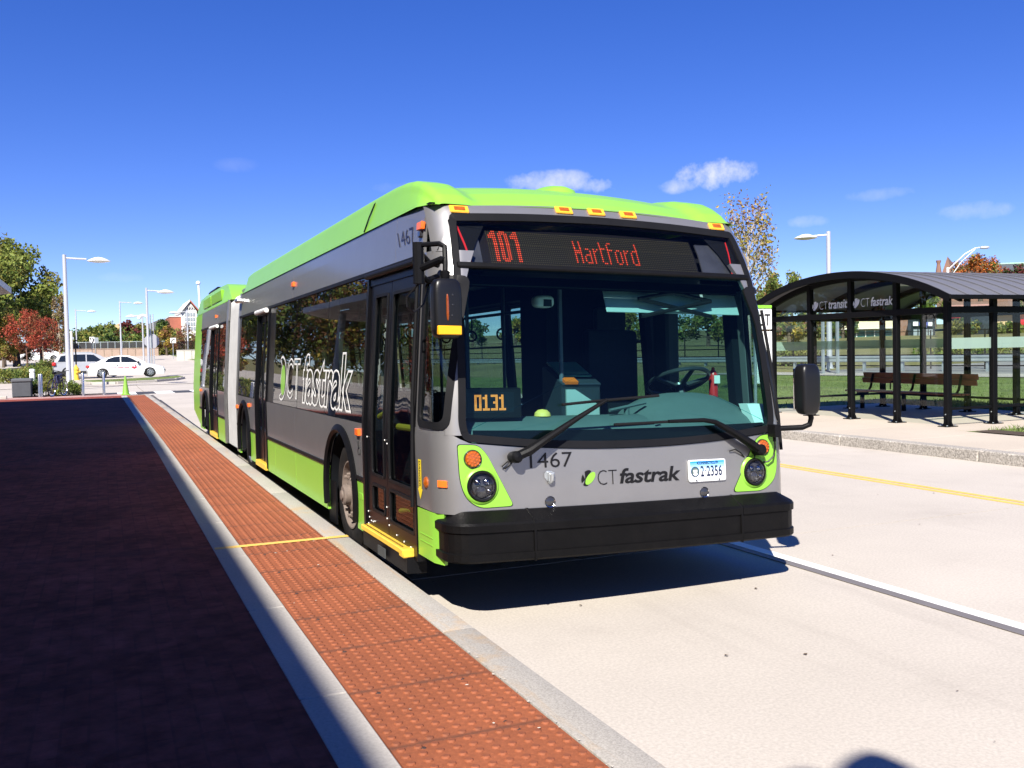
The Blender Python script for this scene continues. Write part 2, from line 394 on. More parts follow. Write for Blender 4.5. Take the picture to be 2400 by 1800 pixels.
for side in (-1, 1):
    if side < 0:
        runs = [(2.04, 4.84), (4.845, 6.64), (7.57, 9.40), (10.88, 11.96), (13.22, 15.20)]
        sk = [(2.04, 2.6), (3.3, 4.835), (4.845, 6.10), (6.11, 6.64), (7.57, 9.40), (10.88, 11.96), (13.22, 15.20)]
    else:
        runs = [(.74, 4.8), (4.805, 9.40), (10.88, 15.20)]; sk = runs
    for a, b in runs: side_strip('side_panel', 'silver_paint', a, b, .66, 1.07, side)
    sk2 = []
    for a, b in sk:
        cs = [c for c in ARCH if a < c < b]; cuts = [a]+[v for c in cs for v in (c-AR, c+AR)]+[b]; sk2 += [(cuts[k], cuts[k+1]) for k in range(0, len(cuts), 2)]
    for a, b in sk2: side_strip('skirt_panel', 'lime_paint', a, b, .24, .63, side)
    for a, b in runs:                                                   # dark rub rail over the skirt
        cs = [c for c in ARCH if a < c < b]
        cuts = [a]+[v for c in cs for v in (c-AR, c+AR)]+[b]
        for k in range(0, len(cuts), 2): side_strip('rub_rail', 'rubber_seal', cuts[k], cuts[k+1], .63, .66, side, .012, .05)
    for a, b in ((.745, 1.35), (1.355, 5.2), (5.205, 9.32), (10.8, 13.0), (13.005, 15.2)):
        mb = BMB(); srect(mb, a, b, 2.215, 2.535, side, 0, .025, 3); mb.build('roof_side_panel', 'silver_paint', bus, smooth=False)
    for a, b in ((.74, 9.32), (10.85, 15.2)):
        mb = BMB(); srect(mb, a, b, 2.185, 2.215, side, .014, .05, 1); mb.build('rain_gutter', 'rubber_seal', bus)
    # rear end: the last bay is green from skirt to roof
    mb = BMB(); skin(mb, lambda u, v: (lambda z: (sy(15.205+u*1.35, z, side), z))(.30+(u*.24)+v*(2.53-.30-u*.24)), 4, 8, 0, .03); mb.build('rear_corner', 'lime_paint', bus)
    for c in ARCH:                                                     # wheel arch lips
        mb = BMB(); t = [(-.28 + i*(math.pi+.56)/28) for i in range(29)]
        sec = [(AR-.02, .0), (AR+.035, .0), (AR+.045, .025), (AR+.0, .05), (AR-.025, .03)]; vs = []
        for a in t:
            for rr, o in sec:
                y, z = c-rr*math.cos(a), AZ+rr*math.sin(a); vs.append(Vector((side*(bW(z)+o-.012), y, z)))
        k = len(sec); mb.add(vs, [(i*k+j, i*k+(j+1) % k, (i+1)*k+(j+1) % k, (i+1)*k+j) for i in range(28) for j in range(k)])
        mb.build('wheel_arch', 'black_plastic', bus)
        mb = BMB(); x1 = side*1.245; x0 = side*.72                     # wheel well
        vs = []
        for a in t:
            y, z = c-(AR-.02)*math.cos(a), AZ+(AR-.02)*math.sin(a); vs += [(x1, y, z), (x0, y, z)]
        mb.add(vs, [(2*i, 2*i+1, 2*i+3, 2*i+2) for i in range(28)]); mb.add([(x0, c-.6, .2), (x0, c+.6, .2), (x0, c+.6, 1.0), (x0, c-.6, 1.0)], [(0, 1, 2, 3)])
        mb.build('wheel_well', 'dark_interior', bus)

# ---- windows ------------------------------------------------------------------
def window(y0, y1, side, z0=1.078, z1=2.183, transom=None, g='passenger_glass', gap=.006):
    y0 += gap; y1 -= gap
    mb = BMB(); o = sarc(y0, y1, z0, z1, .03, side); i = inset_y(y0, y1, z0, z1, .04, .05, side); sring(mb, o, i, -.006, .03)
    if transom: srect(mb, y0+.04, y1-.04, transom-.012, transom+.012, side, -.006, .02, 1)
    f = mb.build('window_frame', 'black_frame', bus)
    mb = BMB(); spoly(mb, o, -.001, .003, 3); mb.build('window', g, bus)
    return f
for a, b, t in ((2.04, 3.40, None), (3.40, 4.72, 1.88), (4.72, 6.2, None), (7.57, 8.5, None), (8.5, 9.34, None), (10.9, 11.95, None), (13.23, 14.25, None), (14.25, 15.19, None)):
    window(a, b, -1, transom=t)
for a, b, t in ((.80, 1.95, None), (1.95, 3.45, 1.72), (3.45, 4.95, 1.72), (4.95, 6.45, 1.72), (6.45, 7.95, 1.72), (7.95, 9.34, None), (10.9, 12.3, 1.72), (12.3, 13.7, 1.72), (13.7, 15.19, None)):
    window(a, b, 1, transom=t)
mb = BMB(); srect(mb, 6.2, 6.64, 1.075, 2.185, -1, -.004, .04); mb.build('door_post', 'black_frame', bus)
# thin seams / pillars between panes on the far side
for y in (.77, 1.95, 3.45, 4.95, 6.45, 7.95, 12.3, 13.7):
    mb = BMB(); srect(mb, y-.045, y+.045, 1.075, 2.185, 1, -.03, .06); mb.build('window_pillar', 'dark_interior', bus)
for y in (3.40, 4.72, 8.5, 14.25):
    mb = BMB(); srect(mb, y-.045, y+.045, 1.075, 2.185, -1, -.03, .06); mb.build('window_pillar', 'dark_interior', bus)

# ---- front ----------------------------------------------------------------------
FRAME = [(-1.150, 1.16), (-1.135, 1.40), (-1.118, 1.75), (-1.104, 2.10), (-1.072, 2.40), (-1.055, 2.455), (-.55, 2.484), (0, 2.496), (.55, 2.484), (1.055, 2.455), (1.072, 2.40), (1.104, 2.10), (1.118, 1.75), (1.135, 1.40), (1.150, 1.16),
         (1.125, 1.065), (.72, 1.022), (.36, 1.002), (0, .996), (-.36, 1.002), (-.72, 1.022), (-1.125, 1.065)]
fr_out = dense(rpoly(FRAME, [.12 if i in (0, 14, 15, 21) else (.10 if i in (5, 9) else (.05 if i in (4, 10) else .2)) for i in range(22)], 4), .12)
def shrink(poly, d):
    n = len(poly); out = []
    for i in range(n):
        a, b, c = Vector(poly[i-1]), Vector(poly[i]), Vector(poly[(i+1) % n]); t = (c-a).normalized(); out.append(tuple(b+Vector((t.y, -t.x))*d))
    return out
fr_in = shrink(fr_out, .045)
def fb(x): return .996+.062*min(1, abs(x)/1.1)**2                       # lower edge of the windscreen frame
def ft(x): return 2.496-.036*min(1.2, abs(x)/1.03)**2
# lower grey panel wraps both front corners
L0, R0 = sy(.735, .8, -1), sy(.735, .8, 1)
def f_low(u, v):
    s = L0+u*(R0-L0); top = fb(s)-.004 if abs(s) < 1.10 else min(1.125, 1.054+(abs(s)-1.10)*.55)
    return (s, .632+v*(top-.632))
mb = BMB(); skin(mb, f_low, 56, 8, 0, .03); mb.build('front_panel', 'silver_paint', bus)
# header above the sign, its ends run back to the doors
def f_head(u, v):
    S = abs(sy(.735, 2.45)); s = -S+u*2*S; a = abs(s)
    if a < 1.05: lo = ft(s)+.004
    else: lo = max(2.215, 2.462-(a-1.05)*1.9)
    hi = 2.566-.050*min(1, a)**2 if a < 1 else 2.516+.02*min(1, (a-1)/.6)
    return (s, lo+v*(hi-lo))
mb = BMB(); skin(mb, f_head, 64, 5, 0, .03); mb.build('front_header', 'silver_paint', bus)
# corner pillars with the quarter windows
def edge(z): return LERP(z, [1.06, 1.16, 1.4, 1.75, 2.1, 2.4, 2.5], [1.128, 1.152, 1.137, 1.12, 1.106, 1.074, 1.06])
for side in (-1, 1):
    mb = BMB(); q0, q1, qz0, qz1 = .305, .67, 1.15, 2.045
    def top(s): return max(2.215, 2.458-(abs(s)-1.05)*1.9)
    def strip(fa, fb_, za, zb, n, nv):
        skin(mb, lambda u, v: (lambda z: (side*(fa(z)+u*(fb_(z)-fa(z))), z))(za+v*(zb-za)), n, nv, 0, .03)
    a_sy = lambda y: (lambda z: abs(sy(y, z)))
    strip(lambda z: edge(z)-.022, a_sy(.31), 1.10, 2.22, 12, 18)
    strip(a_sy(.66), a_sy(.735), 1.10, 2.22, 2, 10)
    strip(a_sy(.31), a_sy(.66), 1.10, 1.15, 4, 1); strip(a_sy(.31), a_sy(.66), 2.04, 2.22, 4, 2)
    skin(mb, lambda u, v: (lambda a: (side*a, 2.215+v*(max(2.2155, 2.462-(a-1.05)*1.9)-2.215)))(1.075+u*(abs(sy(.60, 2.3))-1.075)), 20, 6, 0, .03)
    mb.build('front_pillar', 'silver_paint', bus)
    mb = BMB(); skin(mb, lambda u, v: (lambda z: (side*((edge(z)-.02)+u*(abs(sy(.31, z))-edge(z)+.02)), z))(1.06+v*1.43), 10, 16, -.036, .006); skin(mb, lambda u, v: (lambda z: (side*((edge(z)-.02)+u*(abs(sy(.74, z))-edge(z)+.02)), z))(2.05+v*.45), 12, 6, -.042, .006); mb.build('pillar_lining', 'dark_interior', bus)
    mb = BMB(); o = sarc(.285, .685, 1.13, 2.06, .07, side); i = sarc(.33, .645, 1.175, 2.02, .05, side)
    sring(mb, o, i, .008, .03); f = mb.build('quarter_window', 'rubber_seal', bus)
    mb = BMB(); spoly(mb, i, -.004, .003, 3); mb.build('pane', 'door_glass', f)
mb = BMB(); sring(mb, fr_out, fr_in, .012, .04, .004); mb.build('windscreen_seal', 'rubber_seal', bus)
ws = [p for p in fr_in if p[1] < 2.09]
ws_poly = sorted([p for p in fr_in if p[1] < 2.085], key=lambda p: 0)
def cut(poly, zc, keep_below):
    out = []
    n = len(poly)
    for i in range(n):
        a, b = poly[i], poly[(i+1) % n]; ina = (a[1] < zc) == keep_below; inb = (b[1] < zc) == keep_below
        if ina: out.append(a)
        if ina != inb:
            t = (zc-a[1])/(b[1]-a[1]); out.append((a[0]+t*(b[0]-a[0]), zc))
    return dense(out, .12)
mb = BMB(); spoly(mb, cut(fr_in, 2.115, True), -.002, .004, 9, (0, 1.6)); mb.build('windscreen', 'windshield_glass', bus)
mb = BMB(); spoly(mb, cut(fr_in, 2.14, False), -.002, .004, 4, (0, 2.32)); mb.build('sign_window', 'sign_glass', bus)
mb = BMB(); skin(mb, lambda u, v: (-1.075+u*2.15, 2.106+v*.036), 24, 2, .018, .05); mb.build('sign_brow', 'black_plastic', bus, bevel=.008)
def fritf(u, v):
    s = -1.06+u*2.12; return (s, fb(s)+.03+v*(.045+.045*(1-(s/1.06)**2)))
mb = BMB(); skin(mb, fritf, 24, 1, -.008, .004); mb.build('windscreen_frit', 'black_frame', bus)
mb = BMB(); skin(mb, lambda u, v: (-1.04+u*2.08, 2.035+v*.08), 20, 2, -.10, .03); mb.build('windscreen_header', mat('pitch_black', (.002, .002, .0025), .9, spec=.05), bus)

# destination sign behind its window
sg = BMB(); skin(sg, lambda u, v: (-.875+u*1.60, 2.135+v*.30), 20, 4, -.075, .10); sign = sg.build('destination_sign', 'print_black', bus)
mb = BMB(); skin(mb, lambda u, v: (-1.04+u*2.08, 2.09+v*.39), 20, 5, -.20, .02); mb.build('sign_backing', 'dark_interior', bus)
for s0, s1 in ((-1.02, -.885), (.74, 1.0)):
    mb = BMB(); skin(mb, lambda u, v: (s0+(.05*(1-v) if s0 < 0 else 0)+u*(s1-s0-(.05*(1-v) if s0 < 0 else .09*v)), 2.135+v*.245), 4, 6, -.05, .01); mb.build('sign_side_panel', mat('brushed_grey', (.10, .105, .115), .38, metal=.6, var=.35, vscale=3), bus)
for s0, d in ((-1.02, .045), (1.0, -.03)):
    mb = BMB(); skin(mb, lambda u, v: (s0+d*(1-v)+u*.012*(1 if s0 < 0 else .7), 2.16+v*.24), 1, 6, -.03, .004); mb.build('sign_strip_lamp', 'red_paint', bus)
FONT = {
 '1': ["..##", ".###", "####", "####", "..##", "..##", "..##", "..##", "..##", "..##", "..##", "..##", "..##", "..##", "..##", "..##"],
 '0': [".###.", "#####", "##.##", "##.##", "##.##", "##.##", "##.##", "##.##", "##.##", "##.##", "##.##", "##.##", "##.##", "##.##", "#####", ".###."],
 'H': ["#..#"]*5+["####", "####"]+["#..#"]*5,
 'a': ["....", "....", "....", "....", ".##.", "...#", "...#", ".###", "#..#", "#..#", "#..#", ".###"],
 'r': ["...", "...", "...", "...", "#.#", "##.", "#..", "#..", "#..", "#..", "#..", "#.."],
 't': ["#..", "#..", "#..", "###", "#..", "#..", "#..", "#..", "#..", "#..", "#..", ".##"],
 'f': [".##", "#..", "#..", "#..", "###", "#..", "#..", "#..", "#..", "#..", "#..", "#.."],
 'o': ["....", "....", "....", "....", ".##.", "#..#", "#..#", "#..#", "#..#", "#..#", "#..#", ".##."],
 'd': ["...#", "...#", "...#", "...#", ".###", "#..#", "#..#", "#..#", "#..#", "#..#", "#..#", ".###"]}
NC, NR, S0, S1, Z0, Z1 = 112, 17, -.832, .690, 2.168, 2.392
lit = set()
def put(txt, c, r0, gap=1):
    for ch in txt:
        g = FONT[ch]
        for r, row in enumerate(g):
            for k, v in enumerate(row):
                if v == '#': lit.add((c+k, r0-r))
        c += len(g[0])+gap
    return c
put('101', 1, 16); put('Hartford', 44, 13)
off_, on_ = BMB(), BMB()
for c in range(NC):
    for r in range(NR):
        s = S0+(c+.5)*(S1-S0)/NC; z = Z0+(r+.5)*(Z1-Z0)/NR; l = (c, r) in lit; h = .0045 if l else .003
        (on_ if l else off_).add([SK(s+a*h, z+b*h*.9, -.045) for a, b in ((-1, -1), (1, -1), (1, 1), (-1, 1))], [(0, 1, 2, 3)])
tag(off_.build('unlit_dots', 'led_off', sign, smooth=False), kind='stuff'); on_.build('lit_letters', 'led_on', sign, smooth=False)
# small run-number sign on the dashboard
rn = MB(lean).box(-1.06, -.66, .46, .52, 1.185, 1.375).build('run_number_sign', 'print_black', bus, bevel=.006)
F5 = {'0': ["###", "#.#", "#.#", "#.#", "#.#", "#.#", "###"], '1': [".#.", "##.", ".#.", ".#.", ".#.", ".#.", "###"], '3': ["###", "..#", "..#", ".##", "..#", "..#", "###"]}
on2, of2 = MB(lean), MB(lean); lit2 = set(); c = 6
for ch in '0131':
    for r, row in enumerate(F5[ch]):
        for k, v in enumerate(row):
            if v == '#':
                for dx in (0, 1):
                    for dz in (0, 1): lit2.add((c+2*k+dx, 15-2*r-dz))
    c += 7
for c in range(40):
    for r in range(18):
        x = -1.02+c*.0078; z = 1.225+r*.0070; l = (c, r) in lit2; h = .0032 if l else .0016; (on2 if l else of2).quad((x-h, .457, z-h), (x+h, .457, z-h), (x+h, .457, z+h), (x-h, .457, z+h))
on2.build('lit_digits', 'led_on_warm', rn, smooth=False); tag(of2.build('unlit_dots', mat('led_off_blue', (.02, .035, .05), .5), rn, smooth=False), kind='stuff')

# lamp pods
POD = rpoly([(-1.160, 1.045), (-1.035, 1.040), (-.985, .985), (-.828, .672), (-1.045, .668), (-1.125, .73), (-1.155, .83)], [.02, .04, .05, .03, .08, .08, .06], 4)
for sg_ in (-1, 1):
    poly = [(-p[0]*sg_, p[1]) for p in POD]; poly = dense(poly, .04)
    if sg_ > 0: poly = [(p[0]-max(0, min(1, (1.15-p[0])/.33))*.062, p[1]) for p in poly]
    c = (.995*sg_, .84) if sg_ < 0 else (.955, .84)
    mb = BMB(); spoly(mb, poly, .006, .012, 6, c); pod = mb.build('lamp_pod', 'lime_paint', bus)
    mb = BMB(); o = [(c[0]+(p[0]-c[0])*1.03, c[1]+(p[1]-c[1])*1.022) for p in poly]; sring(mb, o, poly, .003, .012); mb.build('pod_seal', 'rubber_seal', pod)
    for (s, z, r_, nm) in ((1.074*sg_ if sg_ < 0 else 1.030, .960, .050, 'turn_signal'), (1.026*sg_ if sg_ < 0 else .948, .797, .080, 'headlight')):
        p = SK(s, z); e = 1e-3; n = (SK(s+e, z)-SK(s-e, z)).cross(SK(s, z+e)-SK(s, z-e)).normalized(); n = (n*.6+Vector((0, -1, 0))*.4).normalized()
        p = p+n*(.022 if nm == 'headlight' else .012)
        mb = BMB(); mb.lathe([(r_*1.16, -.035), (r_*1.13, -.004), (r_*1.07, .004), (r_*1.0, .002), (r_*.98, -.012), (r_*.2, -.014)], p, n, 32); q = mb.build(nm, 'rubber_seal' if nm == 'headlight' else 'lamp_dark', bus)
        mb = BMB()
        if nm == 'turn_signal':
            mb.lathe([(r_*.97, .002), (r_*.8, .012), (r_*.4, .016), (0.001, .017)], p, n, 28); mb.build('lens', 'amber_lens', q)
            mb = BMB(); a = n.orthogonal().normalized(); b = n.cross(a)
            for k in range(19):
                rr, t = (0, 0) if k == 0 else ((r_*.42, k*math.pi/3) if k < 7 else (r_*.76, k*math.pi/6)); mb.lathe([(.0075, .0), (.0055, .003), (.001, .0045)], p+n*(.0155-.5*rr*rr/r_*.25)+a*rr*math.cos(t)+b*rr*math.sin(t), n, 6)
            tag(mb.build('lens_beads', mat('amber_deep', (.5, .10, .01), .2, coat=.5), q), kind='stuff')
        else:
            mb.lathe([(r_*.97, -.008), (r_*.9, -.0125), (r_*.01, -.013)], p, n, 32); mb.build('reflector', 'lamp_dark', q)
            up = (Vector((0, 0, 1))-n*n.z).normalized(); rt = up.cross(n)
            mb = BMB(); mb.lathe([(r_*1.42, -.02), (r_*1.36, -.012), (r_*1.2, -.006), (r_*1.15, -.012)], p, n, 32); mb.build('lamp_bezel', 'lime_paint', pod)
            for (u_, v_, rr) in ((-.030, .029, .020), (.030, .026, .022), (-.006, -.030, .036), (.044, -.030, .020)):
                mb = BMB(); mb.lathe([(rr, -.013), (rr, -.003), (rr*.93, -.001), (rr*.86, -.008), (rr*.4, .0), (.001, .003)], p+rt*u_+up*v_, n, 20); mb.build('projector', 'lamp_dark' if rr > .03 else 'chrome_dark' if 'chrome_dark' in MATS else mat('chrome_dark', (.28, .28, .3), .12, metal=1), q)
            mb = BMB(); mb.lathe([(r_*.97, .0), (r_*.75, .012), (r_*.35, .018), (.001, .02)], p, n, 28); mb.build('lens', glass('lamp_glass', (.9, .92, .95), .05), q)
    p = SK(.56*sg_-.03, .684); mb = BMB(); mb.lathe([(.030, -.004), (.036, .004), (.034, .007), (.030, .004)], p, (0, -1, .03), 24); q = mb.build('parking_sensor', 'chrome', bus)
    mb = BMB(); mb.lathe([(.0305, -.002), (.029, .002), (.02, .006), (.001, .008)], p, (0, -1, .03), 20); mb.build('lens', 'lamp_dark', q)
# tow socket
p = SK(-.59, .84); mb = BMB(); mb.add([p+Vector((a*.001, -.006, b*.001)) for a, b in ((-34, 18), (-18, 34), (18, 30), (38, 0), (30, -14), (10, -34), (-6, -38), (-34, -6))], [(0, 1, 2, 3, 4, 5, 6, 7)])
mb.box(p.x-.018, p.x+.024, p.y-.030, p.y+.01, p.z-.03, p.z+.028); mb.tube([p+Vector((.0, -.01, -.04)), p+Vector((.004, -.028, -.02)), p+Vector((.004, -.03, .02))], .016, 10); mb.build('power_socket', mat('cast_zinc', (.55, .58, .6), .35, metal=.7, var=.1), bus, bevel=.003)
# number, logo, plate
mb = BMB(); stext(mb, '1467', (-.712, .892, -.432, .984), bold=-.004); mb.build('fleet_number', 'print_black', bus, smooth=False)
lg = BMB()
def logo_mark(addf, u0, v0, w, h, sc=1):
    """oval mark: a leaf that covers the right of a dark oval split by thin gaps; addf(poly, which)"""
    E = [(u0+w*(.47+.40*math.cos(t)*.93+.10*math.sin(t)), v0+h*(.5+.5*math.sin(t))) for t in [2*math.pi*i/48 for i in range(48)]]
    leaf = [(u0+w*(.66+.30*math.cos(t)+.13*math.sin(t)), v0+h*(.48+.38*math.sin(t)+.10*math.cos(t))) for t in [2*math.pi*i/32 for i in range(32)]]
    cx_, cy_ = u0+w*.34, v0+h*.42
    def sector(a0, a1):
        pts = [(cx_, cy_)]
        for p in E+E:
            a = math.degrees(math.atan2((p[1]-cy_)/h, (p[0]-cx_)/w)) % 360
            if a0 <= a <= a1: pts.append(p)
        q = [pts[0]]+sorted(set(pts[1:]), key=lambda p: math.degrees(math.atan2((p[1]-cy_)/h, (p[0]-cx_)/w)) % 360)
        return q
    addf(sector(48, 98), 'dark'); addf(sector(106, 232), 'dark'); addf(sector(242, 296), 'dark'); addf(leaf, 'leaf')
dk, lf = BMB(), BMB()
def addf(poly, which):
    (dk if which == 'dark' else lf).add([SK(p[0], p[1], .003 if which == 'dark' else .0045) for p in poly], [tuple(range(len(poly)))])
logo_mark(addf, -.385, .768, .108, .098)
stext(dk, 'CT', (-.262, .770, -.126, .862), bold=-.02); stext(dk, 'fastrak', (-.106, .771, .346, .868), bold=.022, shear=.18, space=.97)
lo = dk.build('operator_logo', 'print_black', bus, smooth=False); lf.build('logo_leaf', 'lime_paint', lo, smooth=False)
pb = BMB(); pl = rpoly([(.405, .757), (.700, .757), (.700, .898), (.405, .898)], .014, 3); spoly(pb, pl, .014, .01, 3); plate = pb.build('licence_plate', mat('plate_white', (.82, .84, .86), .35), bus)
for k in range(5):                                                      # printed blue band fading to white
    b = BMB(); t = k/4; skin(b, lambda u, v: (.415+u*.275, .890-.013*(k+1)+v*.0128), 3, 1, .0155, .001); b.build('plate_band', mat('plate_blue_%d' % k, tuple((1-t)*a+t*c for a, c in zip((.03, .30, .72), (.55, .72, .86))), .35), plate, smooth=False)
b = BMB(); stext(b, 'CONNECTICUT', (.474, .868, .632, .887), off=.017, bold=.03); stext(b, '2', (.495, .790, .523, .858), off=.017, bold=.015); stext(b, '-2356', (.528, .794, .664, .856), off=.017) if False else stext(b, '2356', (.543, .790, .668, .858), off=.017, bold=.015)
b.add([SK(p[0], p[1], .017) for p in ellipse((.534, .825), .0045, .0045, 10)], [tuple(range(10))]); stext(b, 'STATE VEHICLE', (.515, .771, .600, .780), off=.017)
for u in (.473, .633): b.add([SK(p[0], p[1], .017) for p in ellipse((u, .878), .004, .006, 8)], [tuple(range(8))])
b.build('plate_lettering', mat('plate_navy', (.004, .012, .05), .4), plate, smooth=False)
b = BMB(); spoly(b, ellipse((.452, .822), .033, .033), .017, .001, 1); sl_ = b.build('plate_seal', mat('seal_navy', (.02, .06, .12), .4), plate, smooth=False)
b = BMB(); spoly(b, ellipse((.452, .822), .026, .026), .0182, .001, 1); b.build('seal_ring', mat('seal_gold', (.10, .14, .13), .4), plate, smooth=False)
b = BMB(); spoly(b, rpoly([(.436, .834), (.468, .834), (.466, .816), (.452, .806), (.438, .816)], .004, 2), .019, .001, 1); spoly(b, [(.434, .812), (.452, .800), (.470, .812), (.470, .805), (.452, .793), (.434, .805)], .019, .001, 1); b.build('seal_shield', mat('seal_white', (.75, .78, .75), .4), plate, smooth=False)
for u in (.462, .643):
    p = SK(u, .766, .014); mb = BMB(); mb.lathe([(.006, 0), (.005, .005), (.001, .006)], p, (0, -1, 0), 8); mb.build('plate_bolt', 'lamp_dark', plate)
# amber marker lamps over the sign
for s, z in ((-.985, 2.488), (-.243, 2.532), (0.0, 2.536), (.243, 2.532), (.945, 2.490)):
    mb = BMB(); skin(mb, lambda u, v: (s-.062+u*.124, z-.024+v*.048), 3, 2, .016, .02); q = mb.build('marker_lamp', 'amber_marker', bus, bevel=.006)
    mb = BMB(); skin(mb, lambda u, v: (s-.035+u*.07, z-.012+v*.024), 2, 1, .02, .006); mb.build('lens', 'amber_lens', q, bevel=.002)
# bumper: three sections
def bump(name, s0, s1, n):
    prof = [(.06, .655), (-.01, .650), (-.112, .596), (-.122, .582), (-.122, .540), (-.110, .535), (-.110, .418), (-.121, .413), (-.121, .373), (-.111, .362), (.06, .362)]
    mb = BMB(); vs = []; k = len(prof)
    for i in range(n+1):
        s = s0+(s1-s0)*i/n; sg1 = 1 if s > 0 else -1; a = abs(s)
        if a < 1.10: base = Vector((s, .20+.035*a*a, 0)); nrm = Vector((.07*s, -1, 0)).normalized()
        else:
            t = min((a-1.10)/.07, math.pi/2*.94); base = Vector((sg1*(1.10+.048*math.sin(t)), .242+.048*(1-math.cos(t))+max(0, (a-1.10)-.07*math.pi/2*.94), 0)); nrm = Vector((sg1*math.sin(t), -math.cos(t), 0))
        for o, z in prof: vs.append(Vector((base.x-nrm.x*o*1.0, base.y-nrm.y*o*1.0, z)))
    fs = [(i*k+j, i*k+(j+1) % k, (i+1)*k+(j+1) % k, (i+1)*k+j) for i in range(n) for j in range(k)]+[tuple(range(k)), tuple(n*k+j for j in range(k-1, -1, -1))]
    return mb.add(vs, fs).build(name, 'bumper_rubber', bus, angle=16)
bump('bumper', -.742, .742, 12); bump('bumper_end', -1.42, -.748, 34); bump('bumper_end', .748, 1.42, 34)
for sg_ in (-1, 1):
    mb = BMB(); c0 = SK(.745*sg_, .6); mb.prism([(c0.y-.127, .358), (c0.y-.127, .584), (c0.y-.116, .600), (c0.y-.01, .655), (c0.y+.02, .655), (c0.y+.02, .358)], lambda y, z: (c0.x-.008, y, z), lambda y, z: (c0.x+.008, y, z)); mb.build('bumper_joint', 'bumper_rubber', bus, bevel=.003)
mb = BMB(); skin(mb, lambda u, v: (-1.16+u*2.32, .62+v*.035), 20, 1, -.01, .12); mb.build('bumper_gap', 'dark_interior', bus)
# green skirt in front of the door and behind the bumper end, both sides
for side in (-1, 1):
    mb = BMB(); zb0 = .325 if side < 0 else .37; skin(mb, lambda u, v: (lambda z: (sy(.315+u*.415, z, side), z))(zb0+v*(.632-zb0-.012*u)), 4, 3, -.002, .03); q = mb.build('front_skirt', 'lime_paint', bus)
    for z in (.42, .465):
        mb = BMB(); srect(mb, .44, .69, z, z+.005, side, .001, .004, 1); mb.build('skirt_crease', 'lime_paint', q)
# wipers
def wiper(pts, rs, blade, hubr, tipcap):
    mb = BMB(); mb.tube([Vector(p) for p in pts], rs, 10, flat=.8); w = mb.build('wiper_arm', 'black_plastic', bus)
    p = Vector(pts[0]); mb = BMB(); mb.lathe([(hubr*.9, -.05), (hubr, -.01), (hubr, .03), (hubr*.7, .045), (.002, .05)], p, (0, -1, .1), 18); mb.build('wiper_hub', 'black_plastic', w)
    mb = BMB(); mb.tube([Vector(p) for p in blade], .009, 8); mb.build('wiper_blade', 'rubber_seal', w)
    return w
def wp(s, z, o): return SK(s, z, o)
w = wiper([wp(-.822, .965, .05), wp(-.74, 1.0, .075), wp(-.62, 1.07, .075), wp(-.40, 1.19, .06), wp(-.19, 1.297, .05)], [.034, .036, .028, .020, .014], [wp(-.49, 1.272, .03), wp(-.3, 1.287, .032), wp(.20, 1.318, .03)], .036, 0)
w2 = wiper([wp(.962, .945, .05), wp(.88, .985, .075), wp(.72, 1.075, .075), wp(.60, 1.14, .06), wp(.52, 1.154, .05), wp(.25, 1.152, .045)], [.036, .038, .028, .020, .018, .014], [wp(-.14, 1.142, .03), wp(.1, 1.147, .032), wp(.45, 1.156, .03)], .038, 0)
for ww, pts in ((w, [(-.85, .945), (-.90, .91), (-.88, .895), (-.845, .915), (-.82, .94)]), (w2, [(.74, .945), (.78, .955), (.83, .93), (.87, .90)]), (w2, [(.955, .92), (.945, .89), (.955, .86), (.985, .85)])):
    mb = BMB(); mb.tube([SK(s, z, .012+.01*math.sin(i*1.3)) for i, (s, z) in enumerate(pts)], .0045, 6); mb.build('washer_hose', 'print_black', ww)
mb = BMB(); skin(mb, lambda u, v: (-.69+u*.07+v*.004, 1.02+u*.04+v*.008), 2, 1, .082, .006); mb.build('wiper_label', 'white_trim', w, smooth=False)
# small things on the kerb-side corner
mb = BMB(); skin(mb, lambda u, v: (-1.30+u*.068, .79+v*.042), 3, 1, .010, .012); mb.build('side_reflector', 'reflector_orange', bus, bevel=.003)
mb = BMB(); p = SK(sy(.53, .80), .80); mb.lathe([(.036, 0), (.034, .008), (.02, .016), (.001, .019)], p, (-1, 0, 0), 16); q = mb.build('side_turn_signal', 'amber_lens', bus); q.scale = (1, 1, 1)
mb = BMB(); mb.add([SK(sy(y, z), z, .003) for y, z in ((.68, .93), (.62, .93), (.62, .75), (.605, .745), (.65, .68), (.695, .745), (.68, .75))], [(0, 1, 2, 3, 4, 5, 6)]); em = mb.build('emergency_arrow_sticker', mat('sticker_yellow', (.80, .62, .03), .4), bus, smooth=False)
mb = BMB(); 
vs, fs = text2d('DANGER', (0, 0, .16, .03)); mb.add([SK(sy(.665-v[1], .92-v[0]), .92-v[0], .005) for v in vs], fs); mb.build('sticker_lettering', 'print_black', em, smooth=False)
def box_lamp(y, z, w_, h_, o=.025):
    mb = BMB(); srect(mb, y-w_/2, y+w_/2, z-h_/2, z+h_/2, -1, o, o+.005); return mb.build('side_marker_lamp', 'reflector_orange', bus, bevel=.004)
box_lamp(.775, 2.395, .09, .05); box_lamp(2.17, 1.0, .09, .055); box_lamp(5.15, 2.36, .10, .05); box_lamp(8.1, .97, .10, .05); box_lamp(12.55, 2.36, .1, .05); box_lamp(14.9, 1.0, .1, .05); box_lamp(9.32, .9, .08, .05)
mb = BMB(); srect(mb, .755, .81, 2.325, 2.365, -1, .02, .025); mb.build('door_camera', 'lamp_dark', bus, bevel=.006)
mb = BMB(); stext(mb, '1467', (sy(1.29, 2.36), 2.315, sy(.93, 2.36), 2.42), bold=-.004); mb.build('fleet_number', mat('print_navy', (.02, .025, .07), .5), bus, smooth=False)
